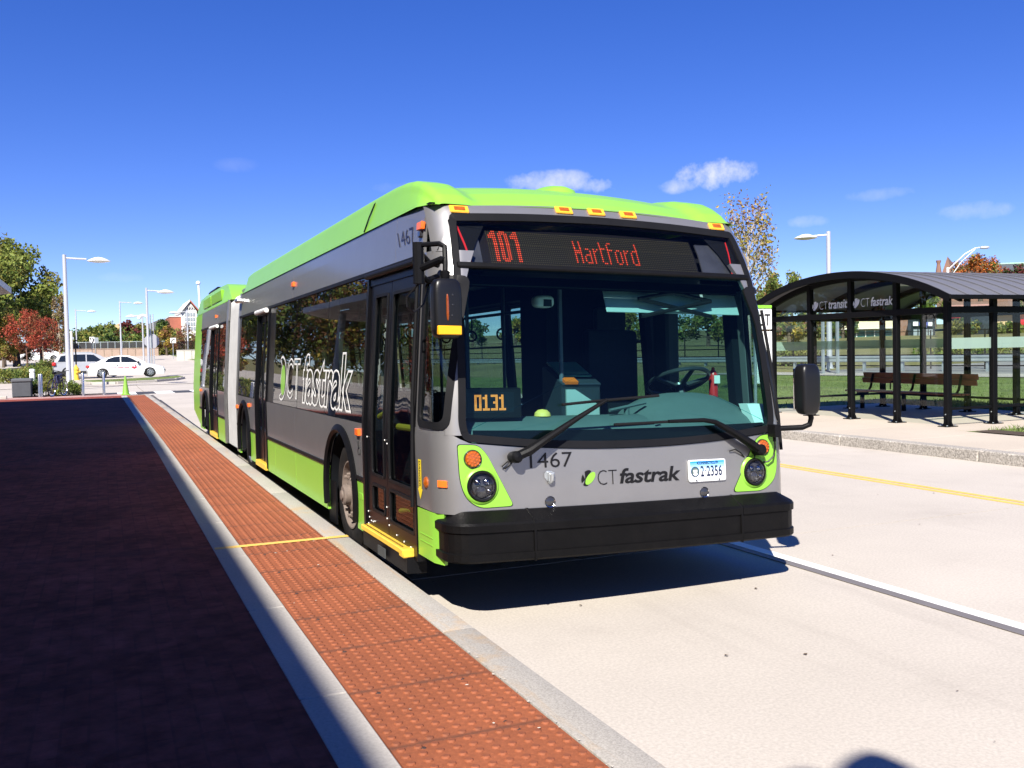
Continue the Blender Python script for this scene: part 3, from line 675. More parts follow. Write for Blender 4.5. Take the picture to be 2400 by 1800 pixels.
mb = BMB(); vs, fs = text2d('O', (0, 0, .1, .1)); # wheelchair pictogram
mb.tube([SK(sy(2.20, .93), .93, .004), SK(sy(2.19, .88), .88, .004), SK(sy(2.15, .875), .875, .004), SK(sy(2.135, .83), .83, .004)], .006, 5)
mb.lathe([(.030, 0), (.030, .003), (.024, .003)], SK(sy(2.19, .85), .85), (-1, 0, 0), 18); mb.lathe([(.011, 0), (.010, .003), (.001, .003)], SK(sy(2.2, .955), .955), (-1, 0, 0), 10); mb.build('wheelchair_symbol', 'print_black', bus)
mb = BMB(); srect(mb, 2.10, 2.20, .48, .53, -1, .004, .01); mb.build('fuel_flap', 'lime_paint', bus, bevel=.002)

# ---- big outlined logo on the side windows
ol = BMB()
def side_uv(v, off=.004): return SK(sy(v[0], v[1]), v[1], off)
def line_loop(pts, r=.011):
    n = len(pts); inner = shrink(pts, -r); outer = shrink(pts, r)
    ol.add([side_uv(p, .003) for p in outer]+[side_uv(p, .003) for p in inner], [(i, (i+1) % n, n+(i+1) % n, n+i) for i in range(n)])
def side_outline(s, y0, z0, y1, z1, **k):
    vs, fs = text2d(s, (0, z0, y0-y1, z1), outline=.015, **k); zm = vs[:, 2].max() or 1
    ol.add([side_uv((y0-v[0], v[1]), .003+.002*v[2]/zm) for v in vs], fs)
side_outline('C', 5.33, 1.15, 4.97, 1.585); side_outline('T', 4.92, 1.16, 4.60, 1.58)
side_outline('fastrak', 4.44, 1.125, 2.40, 1.625, bold=.03, shear=.12, space=.98)
def arc_pts(c, ry, rz, a0, a1, n=26): return [(c[0]+ry*math.cos(R(a0+(a1-a0)*i/n)), c[1]+rz*math.sin(R(a0+(a1-a0)*i/n))) for i in range(n+1)]
line_loop(arc_pts((5.62, 1.365), .26, .235, 62, 300)+[(5.62, 1.20), (5.70, 1.36), (5.63, 1.50)])
ol.build('side_logo_outline', mat('decal_white', (.72, .72, .70), .5), bus, smooth=False)
mb = BMB(); pts = ellipse((5.545, 1.345), .135, .165, 30, 0); mb.add([side_uv(p, .004) for p in pts], [tuple(range(len(pts)))]); mb.build('side_logo_leaf', 'lime_paint', bus, smooth=False)
# ---- doors ---------------------------------------------------------------------
def pane(y0, y1, z0, z1, parent, off=-.022, r=.03, g='door_glass'):
    mb = BMB(); spoly(mb, sarc(y0, y1, z0, z1, r), off, .004, 2); return mb.build('pane', g, parent)
def leaf(name, y0, y1, z0, z1, opens, off=-.006, th=.035):
    """door leaf: black frame round its openings (y0,y1,z0,z1 of each opening, stacked upwards)"""
    mb = BMB(); a, b = opens[0][0], opens[0][1]
    srect(mb, y0, a, z0, z1, -1, off, th); srect(mb, b, y1, z0, z1, -1, off, th)
    zs = [z0]+[z for o in sorted(opens, key=lambda o: o[2]) for z in (o[2], o[3])]+[z1]
    for k in range(0, len(zs), 2): srect(mb, a, b, zs[k], zs[k+1], -1, off, th)
    d = mb.build(name, 'black_frame', bus)
    for o in opens: pane(o[0]-.012, o[1]+.012, o[2]-.012, o[3]+.012, d)
    for o in opens:
        m2 = BMB(); sring(m2, sarc(o[0]-.008, o[1]+.008, o[2]-.008, o[3]+.008, .03), sarc(o[0]+.012, o[1]-.012, o[2]+.012, o[3]-.012, .03), off+.006, .012); m2.build('pane_seal', 'rubber_seal', d)
    return d
d1 = leaf('door_leaf', 1.425, 1.985, .27, 2.10, [(1.50, 1.83, .45, .645), (1.50, 1.83, .715, 2.02)])
d2 = leaf('door_leaf', .79, 1.415, .27, 2.10, [(.812, 1.372, .43, .655), (.812, 1.372, .715, 2.015)])
mb = BMB(); srect(mb, .745, .786, .27, 2.2, -1, .004, .05); srect(mb, 1.99, 2.04, .27, 2.2, -1, .012, .06); srect(mb, .786, 1.99, 2.10, 2.2, -1, .004, .05, 1); mb.build('door_frame', 'black_frame', bus)
mb = BMB(); mb.tube([SK(sy(.80, 2.17), 2.17, .03), SK(sy(2.0, 2.17), 2.17, .03)], .022, 10); mb.build('door_header', 'rubber_seal', bus)
mb = BMB()
for y, z in ((1.96, .42), (1.93, .38), (1.88, .36), (1.83, .36), (1.78, .37), (1.45, .52), (1.45, .44), (1.40, .40), (1.96, .33), (1.6, .31), (1.45, .31), (1.22, .36), (1.05, .345), (.90, .335), (1.94, .98), (1.46, .99), (1.40, .97)):
    mb.lathe([(.0065, 0), (.005, .004), (.001, .005)], SK(sy(y, z), z, -.004), (-1, 0, 0), 8)
tag(mb.build('door_screws', 'white_trim', d2), kind='stuff')
for dd, pts, r_ in ((d2, [(1.33, 1.095, -.07), (.83, 1.105, -.07)], .024), (d1, [(1.83, 1.14, -.07), (1.60, 1.19, -.07), (1.52, 1.15, -.07)], .022), (d2, [(1.36, .50, -.08), (1.12, .545, -.08)], .02), (d2, [(.92, .575, -.07), (.86, .575, -.07)], .02)):
    mb = BMB(); mb.tube([SK(sy(y, z), z, o) for y, z, o in pts], r_, 10); mb.build('grab_bar', 'yellow_bar', dd)
mb = BMB(); mb.box(-1.33, -1.20, .93, 1.97, .285, .325); st = mb.build('step_edge', 'yellow_plastic', bus, bevel=.006)
mb = BMB(); mb.box(-1.345, -1.20, .845, .935, .275, .335); mb.build('step_corner', 'yellow_plastic', st, bevel=.01)
mb = BMB(); mb.box(-1.315, -1.18, .85, 1.97, .17, .284); mb.build('step_riser', 'black_plastic', st, bevel=.004)
mb = BMB()
for k in range(26): mb.box(-1.31, -1.296, .96+k*.039, .975+k*.039, .324, .328)
tag(mb.build('step_studs', 'print_black', st), kind='stuff')
mb = BMB(); mb.box(-1.338, -1.33, 1.3, 1.48, .19, .255); mb.build('step_label', 'interior_grey', st)
for ya, yb in ((6.66, 7.56), (11.98, 13.21)):
    m_ = (ya+yb)/2
    for a, b in ((ya, m_-.004), (m_+.004, yb)):
        leaf('door_leaf', a+.03, b-.03, .27, 2.13, [(a+.10, b-.10, .70, 2.04)], -.03)
    mb = BMB(); srect(mb, ya, ya+.03, .26, 2.2, -1, .012, .06); srect(mb, yb-.03, yb, .26, 2.2, -1, .012, .06); srect(mb, ya+.03, yb-.03, 2.13, 2.2, -1, .004, .05, 1); mb.build('door_frame', 'black_frame', bus)
    mb = BMB(); mb.tube([SK(sy(ya+.05, 2.17), 2.17, .035), SK(sy(yb-.05, 2.17), 2.17, .035)], .03, 10); mb.build('door_header', 'white_trim', bus)
    mb = BMB(); mb.box(-1.30, -1.20, ya+.05, yb-.05, .23, .30); mb.build('step_edge', 'yellow_plastic', bus, bevel=.006)

# ---- wheels ---------------------------------------------------------------------
def wheel_parts(yc, x, rim_m, side, dual=False):
    rr = .465; mb = BMB(); c = (x, yc, rr-.035 if side < 0 else rr+.03)
    w = .30 if not dual else .62; ax = (side, 0, 0)
    prof = [(.275, -w*.98), (.33, -w), (.43, -w*.985), (.462, -w*.9), (.465, -w*.5), (.465, -.06), (.455, -.02), (.425, .004), (.37, .012), (.315, .006), (.285, -.006), (.28, -.03)]
    mb.lathe(prof, c, ax, 48); ty = mb.build('wheel', 'tyre_rubber', bus)
    mb = BMB()
    for k in range(4): mb.lathe([(.4652, -.07-.055*k), (.4665, -.075-.055*k), (.4652, -.08-.055*k)], c, ax, 40)
    mb = BMB(); deep = -.10 if dual else -.035
    mb.lathe([(.286, -.012), (.284, .004), (.272, .004), (.262, -.02), (.250, deep*.7-.03), (.235, deep), (.16, deep+(.02 if not dual else -.0)), (.125, deep+.035), (.10, deep+.045), (.001, deep+.05)], c, ax, 44); ri = mb.build('rim', rim_m, ty)
    mb = BMB(); cv = Vector(c)
    for k in range(10):
        t = 2*math.pi*(k+.5)/10; mb.lathe([(.022, deep+.02), (.022, deep+.032), (.014, deep+.034), (.014, deep+.06), (.001, deep+.064)], cv+Vector((0, math.cos(t)*.172, math.sin(t)*.172)), ax, 6)
    mb.build('wheel_nuts', rim_m if rim_m != 'alloy' else 'chrome', ty)
    mb = BMB(); mb.lathe([(.085, deep+.03), (.085, deep+.09), (.075, deep+.10), (.04, deep+.102), (.04, deep+.115), (.001, deep+.117)], c, ax, 20); mb.build('hub', rim_m, ty)
    mb = BMB()
    for k in range(10):
        t = 2*math.pi*k/10; q = cv+Vector((side*(deep+.006), math.cos(t)*.215, math.sin(t)*.215)); mb.lathe([(.022, .004), (.001, .004)], q, ax, 10)
    mb.build('hand_holes', 'print_black', ty)
for yc, m_, du in ((2.82, 'dusty_rim', False), (8.62, 'alloy', True), (13.96, 'alloy', True)):
    wheel_parts(yc, -1.20, m_, -1, du); wheel_parts(yc, 1.20, m_, 1, du)
mb = BMB(); mb.box(-1.25, -1.235, 3.15, 3.42, .13, .5); mb.build('mud_flap', 'black_plastic', bus)

# ---- roof -----------------------------------------------------------------------
def roof_z(x, y):
    a = abs(x)
    front = LERP(y, [.63, .75, .9, 1.1, 1.35, 1.6], [2.54, 2.61, 2.685, 2.75, 2.80, 2.815])
    mid = front-.075*(a/1.1)**2
    fair = LERP(y, [.64, .75, .86, .98, 1.15, 1.35, 1.6, 2.2], [2.51, 2.605, 2.665, 2.715, 2.755, 2.778, 2.79, 2.795])
    bl = max(0, min(1, (a-.80)/.14)); bl = bl*bl*(3-2*bl); z = mid*(1-bl)+max(mid, fair)*bl
    end = LERP(y, [8.6, 8.95, 9.26], [1, .95, 0]); z = 2.53+(z-2.53)*end
    return z
def roof_pt(u, v):
    y = (.655+v*.9 if v < .5 else 1.105+(v-.5)/.5*8.2)
    y = LERP(v, [0, .45, .6, .93, 1], [.66, 1.35, 2.2, 8.6, 9.27])
    t = u*2-1; a = abs(t); sgn = -1 if t < 0 else 1
    fc = LERP(y, [.64, .80, 1.0, 1.2], [1.0, .97, .985, 1.0])
    if a < .80: x = a/.80*1.07; z = roof_z(x, y)
    else:
        q = (a-.80)/.20; zt = roof_z(1.07, y); zb = 2.535 if y > .9 else 2.518+.017*(y-.64)/.26; h = zt-zb
        ang = min(1, q/.45)*math.pi/2
        if q < .45: x = 1.07+.055*math.sin(ang); z = zt-min(.06, h)*(1-math.cos(ang))
        else: k = (q-.45)/.55; x = 1.125+.052*k; z = (zt-min(.06, h))*(1-k)+zb*k
    if y < .9: x *= 1-.02*(.9-y)/.26
    return (sgn*x, y + (.02*(1-abs(t)) if v == 0 else 0) - (.02 if v == 0 else 0), z)
mb = BMB(); mb.grid(roof_pt, 96, 120); mb.build('roof_fairing', 'lime_paint', bus, angle=50)
mb = BMB()
mb.lathe([(.20, -.12), (.16, .0), (.12, .03), (.07, .048), (.001, .055)], (0, 0, 0), (0, 0, 1), 24); d = mb.build('roof_dome', 'lime_paint', bus)
for v in d.data.vertices: v.co = Vector(lean(v.co.x*1.0+.02, v.co.y*1.9+1.45, v.co.z+2.785))
for y in (2.05,):                                                     # joint in the side fairing
    mb = BMB(); mb.tube([(-1.181, y+.16, 2.54), (-1.160, y+.08, 2.64), (-1.13, y+.02, 2.735), (-1.085, y, 2.783), (-1.0, y, 2.793)], .006, 6); mb.build('fairing_joint', 'print_black', bus)
mb = BMB(); mb.box(-1.15, -1.08, .72, .84, 2.515, 2.545); mb.build('roof_vent', 'black_plastic', bus, bevel=.008)
# rear section roof
prof = [(10.55, 2.56), (11.2, 2.80), (11.5, 2.86), (12.2, 2.875), (15.0, 2.885), (16.0, 2.86), (16.5, 2.62), (16.5, 2.54), (10.55, 2.54)]
mb = BMB(); mb.prism([(y, z) for y, z in prof], lambda y, z: (-1.16+.16*(z-2.54), y, z), lambda y, z: (1.16-.16*(z-2.54), y, z)); mb.build('rear_roof_fairing', 'lime_paint', bus, bevel=.03, seg=2, smooth=True)
mb = BMB()
for y0, y1 in ((11.9, 13.5), (13.6, 15.0)): mb.box(-1.165, -1.12, y0, y1, 2.60, 2.80)
for o in (0,): mb.build('roof_side_flap', 'lime_paint', bus, bevel=.02)
mb = BMB(); mb.box(-.95, .95, 9.5, 11.2, 2.60, 2.74); mb.build('roof_cooler', mat('roof_cooler_grey', (.12, .13, .15), .5), bus, bevel=.03)
mb = BMB(); mb.box(-1.0, -.3, 14.2, 15.6, 2.88, 3.02); mb.build('roof_hatch', 'black_frame', bus, bevel=.04)
# rear closing wall
mb = BMB(); mb.prism([(-1.2, .55), (1.2, .55), (1.17, 2.53), (-1.17, 2.53)], lambda x, z: (x, 16.50, z), lambda x, z: (x, 16.58, z)); mb.build('rear_wall', 'lime_paint', bus, bevel=.02)
# bellows
def bell(u, v):
    n = 16; k = v*n; tri = abs((k*2) % 2-1); dpt = .07*tri
    pts = [(-1.235, .25), (-1.235, .7), (-1.235, 1.07), (-1.20, 1.6), (-1.16, 2.19), (-1.14, 2.50), (-1.08, 2.58), (0, 2.60), (1.08, 2.58), (1.14, 2.5), (1.16, 2.19), (1.2, 1.6), (1.235, 1.07), (1.235, .25)]
    i = u*(len(pts)-1); a = int(min(i, len(pts)-2)); f = i-a; x = pts[a][0]*(1-f)+pts[a+1][0]*f; z = pts[a][1]*(1-f)+pts[a+1][1]*f
    sc = 1-dpt/1.235; return (x*sc, 9.42+v*1.44, z-(dpt*.6 if z > 2.45 else 0))
mb = BMB(); mb.grid(bell, 26, 64); mb.build('bellows', 'bellows_fabric', bus, angle=60)
for y in (9.36, 10.84):
    mb = BMB(); 
    for sd in (-1, 1): mb.tube([(sd*1.262, y, .25), (sd*1.262, y, 1.07), (sd*1.19, y, 2.19), (sd*1.15, y, 2.55)], .03, 6)
    mb.build('bellows_hoop', 'alloy', bus)
mb = BMB(); mb.tube([SK(sy(9.15, 2.43), 2.43, .0), SK(sy(9.15, 2.43), 2.43, .05), SK(sy(9.28, 2.43), 2.43, .07)], .035, 8); mb.build('side_camera', 'alloy', bus)

# ---- mirrors -----------------------------------------------------------------------
def blob(mb, c, sx, sy_, sz, e=.55, nu=24, nv=16, taper=0):
    def f(u, v):
        a = u*2*math.pi; b = (v-.5)*math.pi
        sp = lambda t, k: math.copysign(abs(t)**k, t)
        cb, sb = sp(math.cos(b), e), sp(math.sin(b), e)
        k = 1+taper*sb
        return (c[0]+sx*k*cb*sp(math.cos(a), e), c[1]+sy_*cb*sp(math.sin(a), e), c[2]+sz*sb)
    return mb.grid(f, nu, nv)
ML = (-1.262, .13, 1.838)
mb = BMB(); blob(mb, ML, .086, .058, .172, .42); mir = mb.build('kerb_side_mirror', 'mirror_shell', bus)
mb = BMB(); mb.box(ML[0]-.07, ML[0]+.07, ML[1]+.052, ML[1]+.062, ML[2]-.14, ML[2]+.14); mb.build('mirror_glass', 'mirror_glass', mir, bevel=.004)
mb = BMB(); mb.box(ML[0]-.072, ML[0]+.071, ML[1]-.064, ML[1]-.04, ML[2]-.150, ML[2]-.098); mb.build('reflector', mat('amber_tape', (.85, .42, .01), .4, var=.05, vscale=80), mir, bevel=.004)
mb = BMB(); blob(mb, (ML[0]-.010, ML[1]-.056, ML[2]+.005), .008, .010, .076, .7); mb.build('mirror_turn_signal', mat('amber_smoke', (.22, .045, .006), .25, coat=.5, var=.4, vscale=90), mir)
mb = BMB()
for x, z in ((.022, .075), (.02, .02), (.016, -.04)): mb.lathe([(.006, 0), (.004, .003), (.001, .004)], (ML[0]+x, ML[1]-.058, ML[2]+z), (0, -1, 0), 8)
mb.build('mirror_screws', 'lamp_dark', mir)
mb = BMB(); mb.tube([(-1.262, .13, 2.02), (-1.255, .14, 2.10), (-1.25, .16, 2.195), (-1.27, .20, 2.215), (-1.355, .30, 2.215)], .016, 8)
mb.tube([(-1.262, .14, 2.11), (-1.27, .16, 2.12), (-1.36, .31, 2.075)], .022, 8); mb.tube([(-1.36, .31, 2.23), (-1.36, .31, 1.99)], .034, 10); mb.tube([(-1.36, .31, 2.0), (-1.36, .33, 1.2), (-1.33, .42, .9)], .016, 8) if False else None
mb.tube([(-1.36, .31, 2.18), (-1.26, .42, 2.13), (-1.19, .46, 2.12)], .018, 8); mb.tube([(-1.36, .31, 2.05), (-1.28, .40, 2.02), (-1.20, .44, 2.05)], .018, 8)
mb.lathe([(.02, 0), (.026, .02), (.03, .05), (.001, .06)], (-1.262, .13, 2.0), (0, 0, 1), 12)
mb.build('mirror_arm', 'black_plastic', bus)
mb = BMB(); mb.tube([(-1.34, .36, 2.0), (-1.41, .40, 1.92), (-1.41, .40, 1.86), (-1.36, .42, 1.83), (-1.29, .45, 1.88), (-1.25, .47, 1.98)], .006, 6); mb.build('mirror_cable', 'print_black', bus)
mb = BMB(); mb.tube([SK(sy(.765, .62), .62, .02), SK(sy(.765, 1.3), 1.3, .02), SK(sy(.765, 2.15), 2.15, .02)], .013, 8); mb.build('door_edge_rail', 'rubber_seal', bus)
MR = (1.290, .10, 1.355)
mb = BMB(); blob(mb, MR, .078, .062, .172, .45, taper=.03); mir = mb.build('road_side_mirror', 'mirror_shell', bus)
mb = BMB(); mb.box(MR[0]-.065, MR[0]+.065, MR[1]+.056, MR[1]+.066, MR[2]-.14, MR[2]+.14); mb.build('mirror_glass', 'mirror_glass', mir, bevel=.004)
mb = BMB(); mb.tube([(1.31, .10, 1.22), (1.33, .11, 1.16), (1.325, .12, 1.115), (1.28, .14, 1.095), (1.12, .20, 1.088)], .019, 10); mb.box(1.075, 1.125, .17, .25, 1.03, 1.115); mb.lathe([(.012, 0), (.012, .03)], (1.10, .21, 1.0), (0, 0, 1), 8); mb.build('mirror_arm', 'black_plastic', bus, bevel=.003)
mb = BMB(); mb.tube([(1.10, .21, 1.01), (1.105, .21, .96), (1.09, .21, .90), (1.05, .215, .865), (1.02, .23, .86)], .006, 6); mb.build('mirror_cable', 'print_black', bus)
mb = BMB(); mb.tube([SK(1.20, 1.9, .012), SK(1.235, 1.5, .012), SK(1.25, 1.15, .012), SK(1.25, .93, .012)], .011, 6); mb.build('corner_trim', 'rubber_seal', bus)

# ---- interior -----------------------------------------------------------------------
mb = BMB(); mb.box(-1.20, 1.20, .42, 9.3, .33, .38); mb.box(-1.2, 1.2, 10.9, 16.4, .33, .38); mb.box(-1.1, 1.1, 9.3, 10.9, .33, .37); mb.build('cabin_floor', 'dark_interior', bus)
mb = BMB(); mb.box(-1.12, 1.12, .95, 9.3, 2.36, 2.40); mb.box(-1.12, 1.12, 10.9, 16.4, 2.36, 2.40); mb.build('cabin_ceiling', 'interior_grey', bus)
for sd in (-1, 1):
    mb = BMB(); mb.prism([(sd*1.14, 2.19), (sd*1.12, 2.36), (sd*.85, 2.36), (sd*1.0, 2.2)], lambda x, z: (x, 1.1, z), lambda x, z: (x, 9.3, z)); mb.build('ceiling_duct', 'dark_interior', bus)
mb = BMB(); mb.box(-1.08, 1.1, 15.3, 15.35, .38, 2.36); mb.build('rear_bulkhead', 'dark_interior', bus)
def dash(u, v):
    x = -1.08+u*1.35; prof = [(.36, .98), (.36, 1.09), (.40, 1.13), (.52, 1.175), (.62, 1.185), (.72, 1.17), (.74, 1.0), (.74, .60)]
    i = v*(len(prof)-1); a = int(min(i, len(prof)-2)); f = i-a; e = min(1, (x+1.08)/.06)
    return (x, prof[a][0]*(1-f)+prof[a+1][0]*f, (prof[a][1]*(1-f)+prof[a+1][1]*f)-.05*(1-e))
mb = BMB(); mb.grid(dash, 20, 14); mb.build('dashboard', 'dash_grey', bus)
def hood(u, v):
    t = u*2-1; x = .73+.53*t; y = .36+v*.50; h = (1-abs(t)**2.6)**.6
    k = LERP(v, [0, .12, .55, .8, 1], [.0, .35, .85, 1, .92]); return (x, y, 1.07+.255*h*k)
mb = BMB(); mb.grid(hood, 28, 12); mb.build('instrument_hood', 'dash_grey', bus)
mb = BMB(); mb.box(.2, 1.2, .86, .9, .6, 1.25); mb.build('dash_back', 'dark_interior', bus)
mb = BMB(); mb.tube([(.02, .55, 1.215), (.34, .62, 1.26)], .012, 6); mb.tube([(.18, .60, 1.10), (.18, .60, 1.23)], .02, 8); mb.build('dash_handle', 'dash_grey', bus)
# steering wheel
c = Vector((.865, 1.02, 1.395)); nrm = Vector((0, .42, .90)).normalized(); a = Vector((1, 0, 0)); b = nrm.cross(a)
mb = BMB(); pts = [c+(a*math.cos(t)+b*math.sin(t))*.235 for t in [2*math.pi*i/40 for i in range(41)]]; mb.tube(pts, .016, 8, caps=False)
for t in (R(-15), R(90), R(195), R(270)): mb.tube([c-nrm*.04+(a*math.cos(t)+b*math.sin(t))*.04, c+(a*math.cos(t)+b*math.sin(t))*.235], [.022, .014], 6)
mb.lathe([(.06, -.06), (.06, -.03), (.04, -.02), (.001, -.018)], c, nrm, 16); mb.tube([c-nrm*.05, c-nrm*.5], .035, 8); mb.build('steering_wheel', mat('wheel_black', (.03, .03, .032), .35, coat=.3), bus)
# driver's seat and partition
mb = BMB(); mb.box(.46, .92, 1.28, 1.72, .95, 1.05); mb.box(.46, .92, 1.66, 1.80, 1.05, 1.80); mb.box(.55, .83, 1.68, 1.78, 1.78, 1.98); mb.build('driver_seat', 'seat_cloth', bus, bevel=.05, seg=2)
mb = BMB(); mb.box(.02, .96, 1.95, 1.98, .38, 2.15); mb.box(.02, .05, 1.5, 1.95, .38, 2.1); mb.build('driver_partition', 'dark_interior', bus)
mb = BMB(); mb.box(1.02, 1.14, 1.40, 1.62, .4, 2.0); mb.build('fuse_cabinet', 'interior_grey', bus, bevel=.02)
mb = BMB(); mb.prism([(.98, .4), (1.30, .4), (1.30, 1.50), (1.26, 1.505), (.96, 1.385), (.98, 1.36)], lambda y, z: (-.12, y, z), lambda y, z: (.19, y, z)); fx = mb.build('fare_box', mat('farebox_dark', (.03, .035, .045), .4), bus, bevel=.008)
mb = BMB(); mb.prism([(-.09, 1.0), (.17, 1.0), (.17, 1.23), (-.02, 1.345), (-.09, 1.345)], lambda x, z: (x, .965, z), lambda x, z: (x, .98, z)); mb.build('front_plate', 'farebox_steel', fx)
mb = BMB(); mb.obox((.035, 1.17, 1.485), (.12, 0, 0), (0, .12, .048), (0, -.003, .006)); mb.build('screen', mat('screen_green', (.10, .22, .18), .2), fx)
mb = BMB(); mb.obox((-.05, .99, 1.405), (.05, 0, 0), (0, .035, .014), (0, -.004, .010)); mb.build('orange_pad', 'reflector_orange', fx)
mb = BMB(); mb.tube([(-.10, 1.02, .4), (-.10, 1.02, 2.36)], .016, 8); mb.build('stanchion', mat('stanchion_grey', (.10, .11, .14), .4), bus)
# sun visor and its scissor arm
mb = BMB(); mb.obox((.56, .60, 1.945), (.535, 0, 0), (0, .004, 0), (0, .03, .075)); vs_ = mb.build('sun_visor', mat('visor_white', (.34, .40, .39), .6), bus, bevel=.006)
mb = BMB()
for p, q in (((.25, 1.963), (.53, 2.012)), ((.53, 2.012), (.83, 1.96)), ((.25, 1.963), (.83, 1.855)), ((.83, 1.96), (.27, 1.845))): mb.tube([(p[0], .535, p[1]), (q[0], .535, q[1])], .015, 6)
mb.build('visor_arm', 'print_black', vs_)
mb = BMB(); blob(mb, (-.29, .9, 1.95), .072, .06, .043, .6); cm_ = mb.build('cabin_camera', 'white_trim', bus)
mb = BMB(); mb.box(-.31, -.25, .838, .845, 1.915, 1.962); mb.build('lens', 'print_black', cm_)
mb = BMB(); mb.tube([(-.30, .9, 1.98), (-.30, .9, 2.36)], .012, 6); mb.build('camera_stem', 'dark_interior', cm_)
mb = BMB(); mb.lathe([(.034, 0), (.034, .22), (.022, .25), (.012, .26), (.012, .28)], (1.155, .98, 1.22), (0, 0, 1), 16, caps=True); ex = mb.build('fire_extinguisher', 'red_paint', bus)
mb = BMB(); mb.box(1.13, 1.18, .93, .933, 1.38, 1.44); mb.build('label', 'white_trim', ex)
mb = BMB(); mb.lathe([(.055, 0), (.05, .022), (.03, .04), (.001, .045)], (-.45, .60, 1.185), (0, 0, 1), 16); mb.build('yellow_cap', mat('cap_yellow', (.9, .55, .12), .5), bus)
mb = BMB(); mb.obox((1.13, .46, 1.18), (.075, .01, 0), (0, .05, .0), (0, .04, .065)); mb.build('paper_notice', 'white_trim', bus)
# passenger seats and poles
sb = BMB(); sb.box(-.22, .22, -.05, .38, .40, .46); sb.prism([(.34, .42), (.42, .42), (.50, .98), (.43, 1.0)], lambda y, z: (-.21, y, z), lambda y, z: (.21, y, z)); sb.tube([(-.16, .46, .96), (-.14, .50, 1.06), (.14, .50, 1.06), (.16, .46, .96)], .014, 6)
k = 0; first = None
for sd in (-1, 1):
    for y in (3.5, 4.3, 5.1, 5.9, 6.7, 7.9, 8.6, 11.1, 11.9, 12.9, 13.8, 14.6):
        if sd < 0 and y in (6.7, 11.9, 12.9): continue
        for x in (.48, .93):
            if first is None: first = sb.build('passenger_seat', 'seat_cloth', bus, bevel=.02); o = first
            else: o = copy_part(first)
            o.location = (sd*x, y, .10)
for x, y in ((-.28, 2.4), (.30, 3.0), (-.28, 4.0), (.28, 4.7), (-.28, 5.6), (.28, 6.4), (-.28, 7.6), (.28, 8.2), (-.75, 3.35), (.7, 2.6)):
    mb = BMB(); mb.tube([(x, y, .38), (x, y, 2.36)], .017, 8); mb.build('stanchion', 'stanchion_grey', bus)
for sd in (-1, 1):
    mb = BMB(); mb.tube([(sd*.45, 2.2, 2.0), (sd*.45, 9.2, 2.0)], .016, 6); mb.build('hand_rail', 'stanchion_grey', bus)
    for y in (2.6, 3.4, 4.2, 5.0, 5.8, 6.6, 7.4):
        mb = BMB(); mb.tube([(sd*.45, y, 2.0), (sd*.45, y, 1.86)], .008, 5); mb.lathe([(.05, -.01), (.06, 0), (.05, .01), (.04, 0), (.05, -.01)], (sd*.45, y, 1.81), (0, 1, 0), 12); mb.build('strap_handle', 'dark_interior', bus)
mb = BMB(); mb.box(-1.15, 1.15, 1.9, 16.3, .18, .30); mb.build('underbody', 'dark_interior', bus)
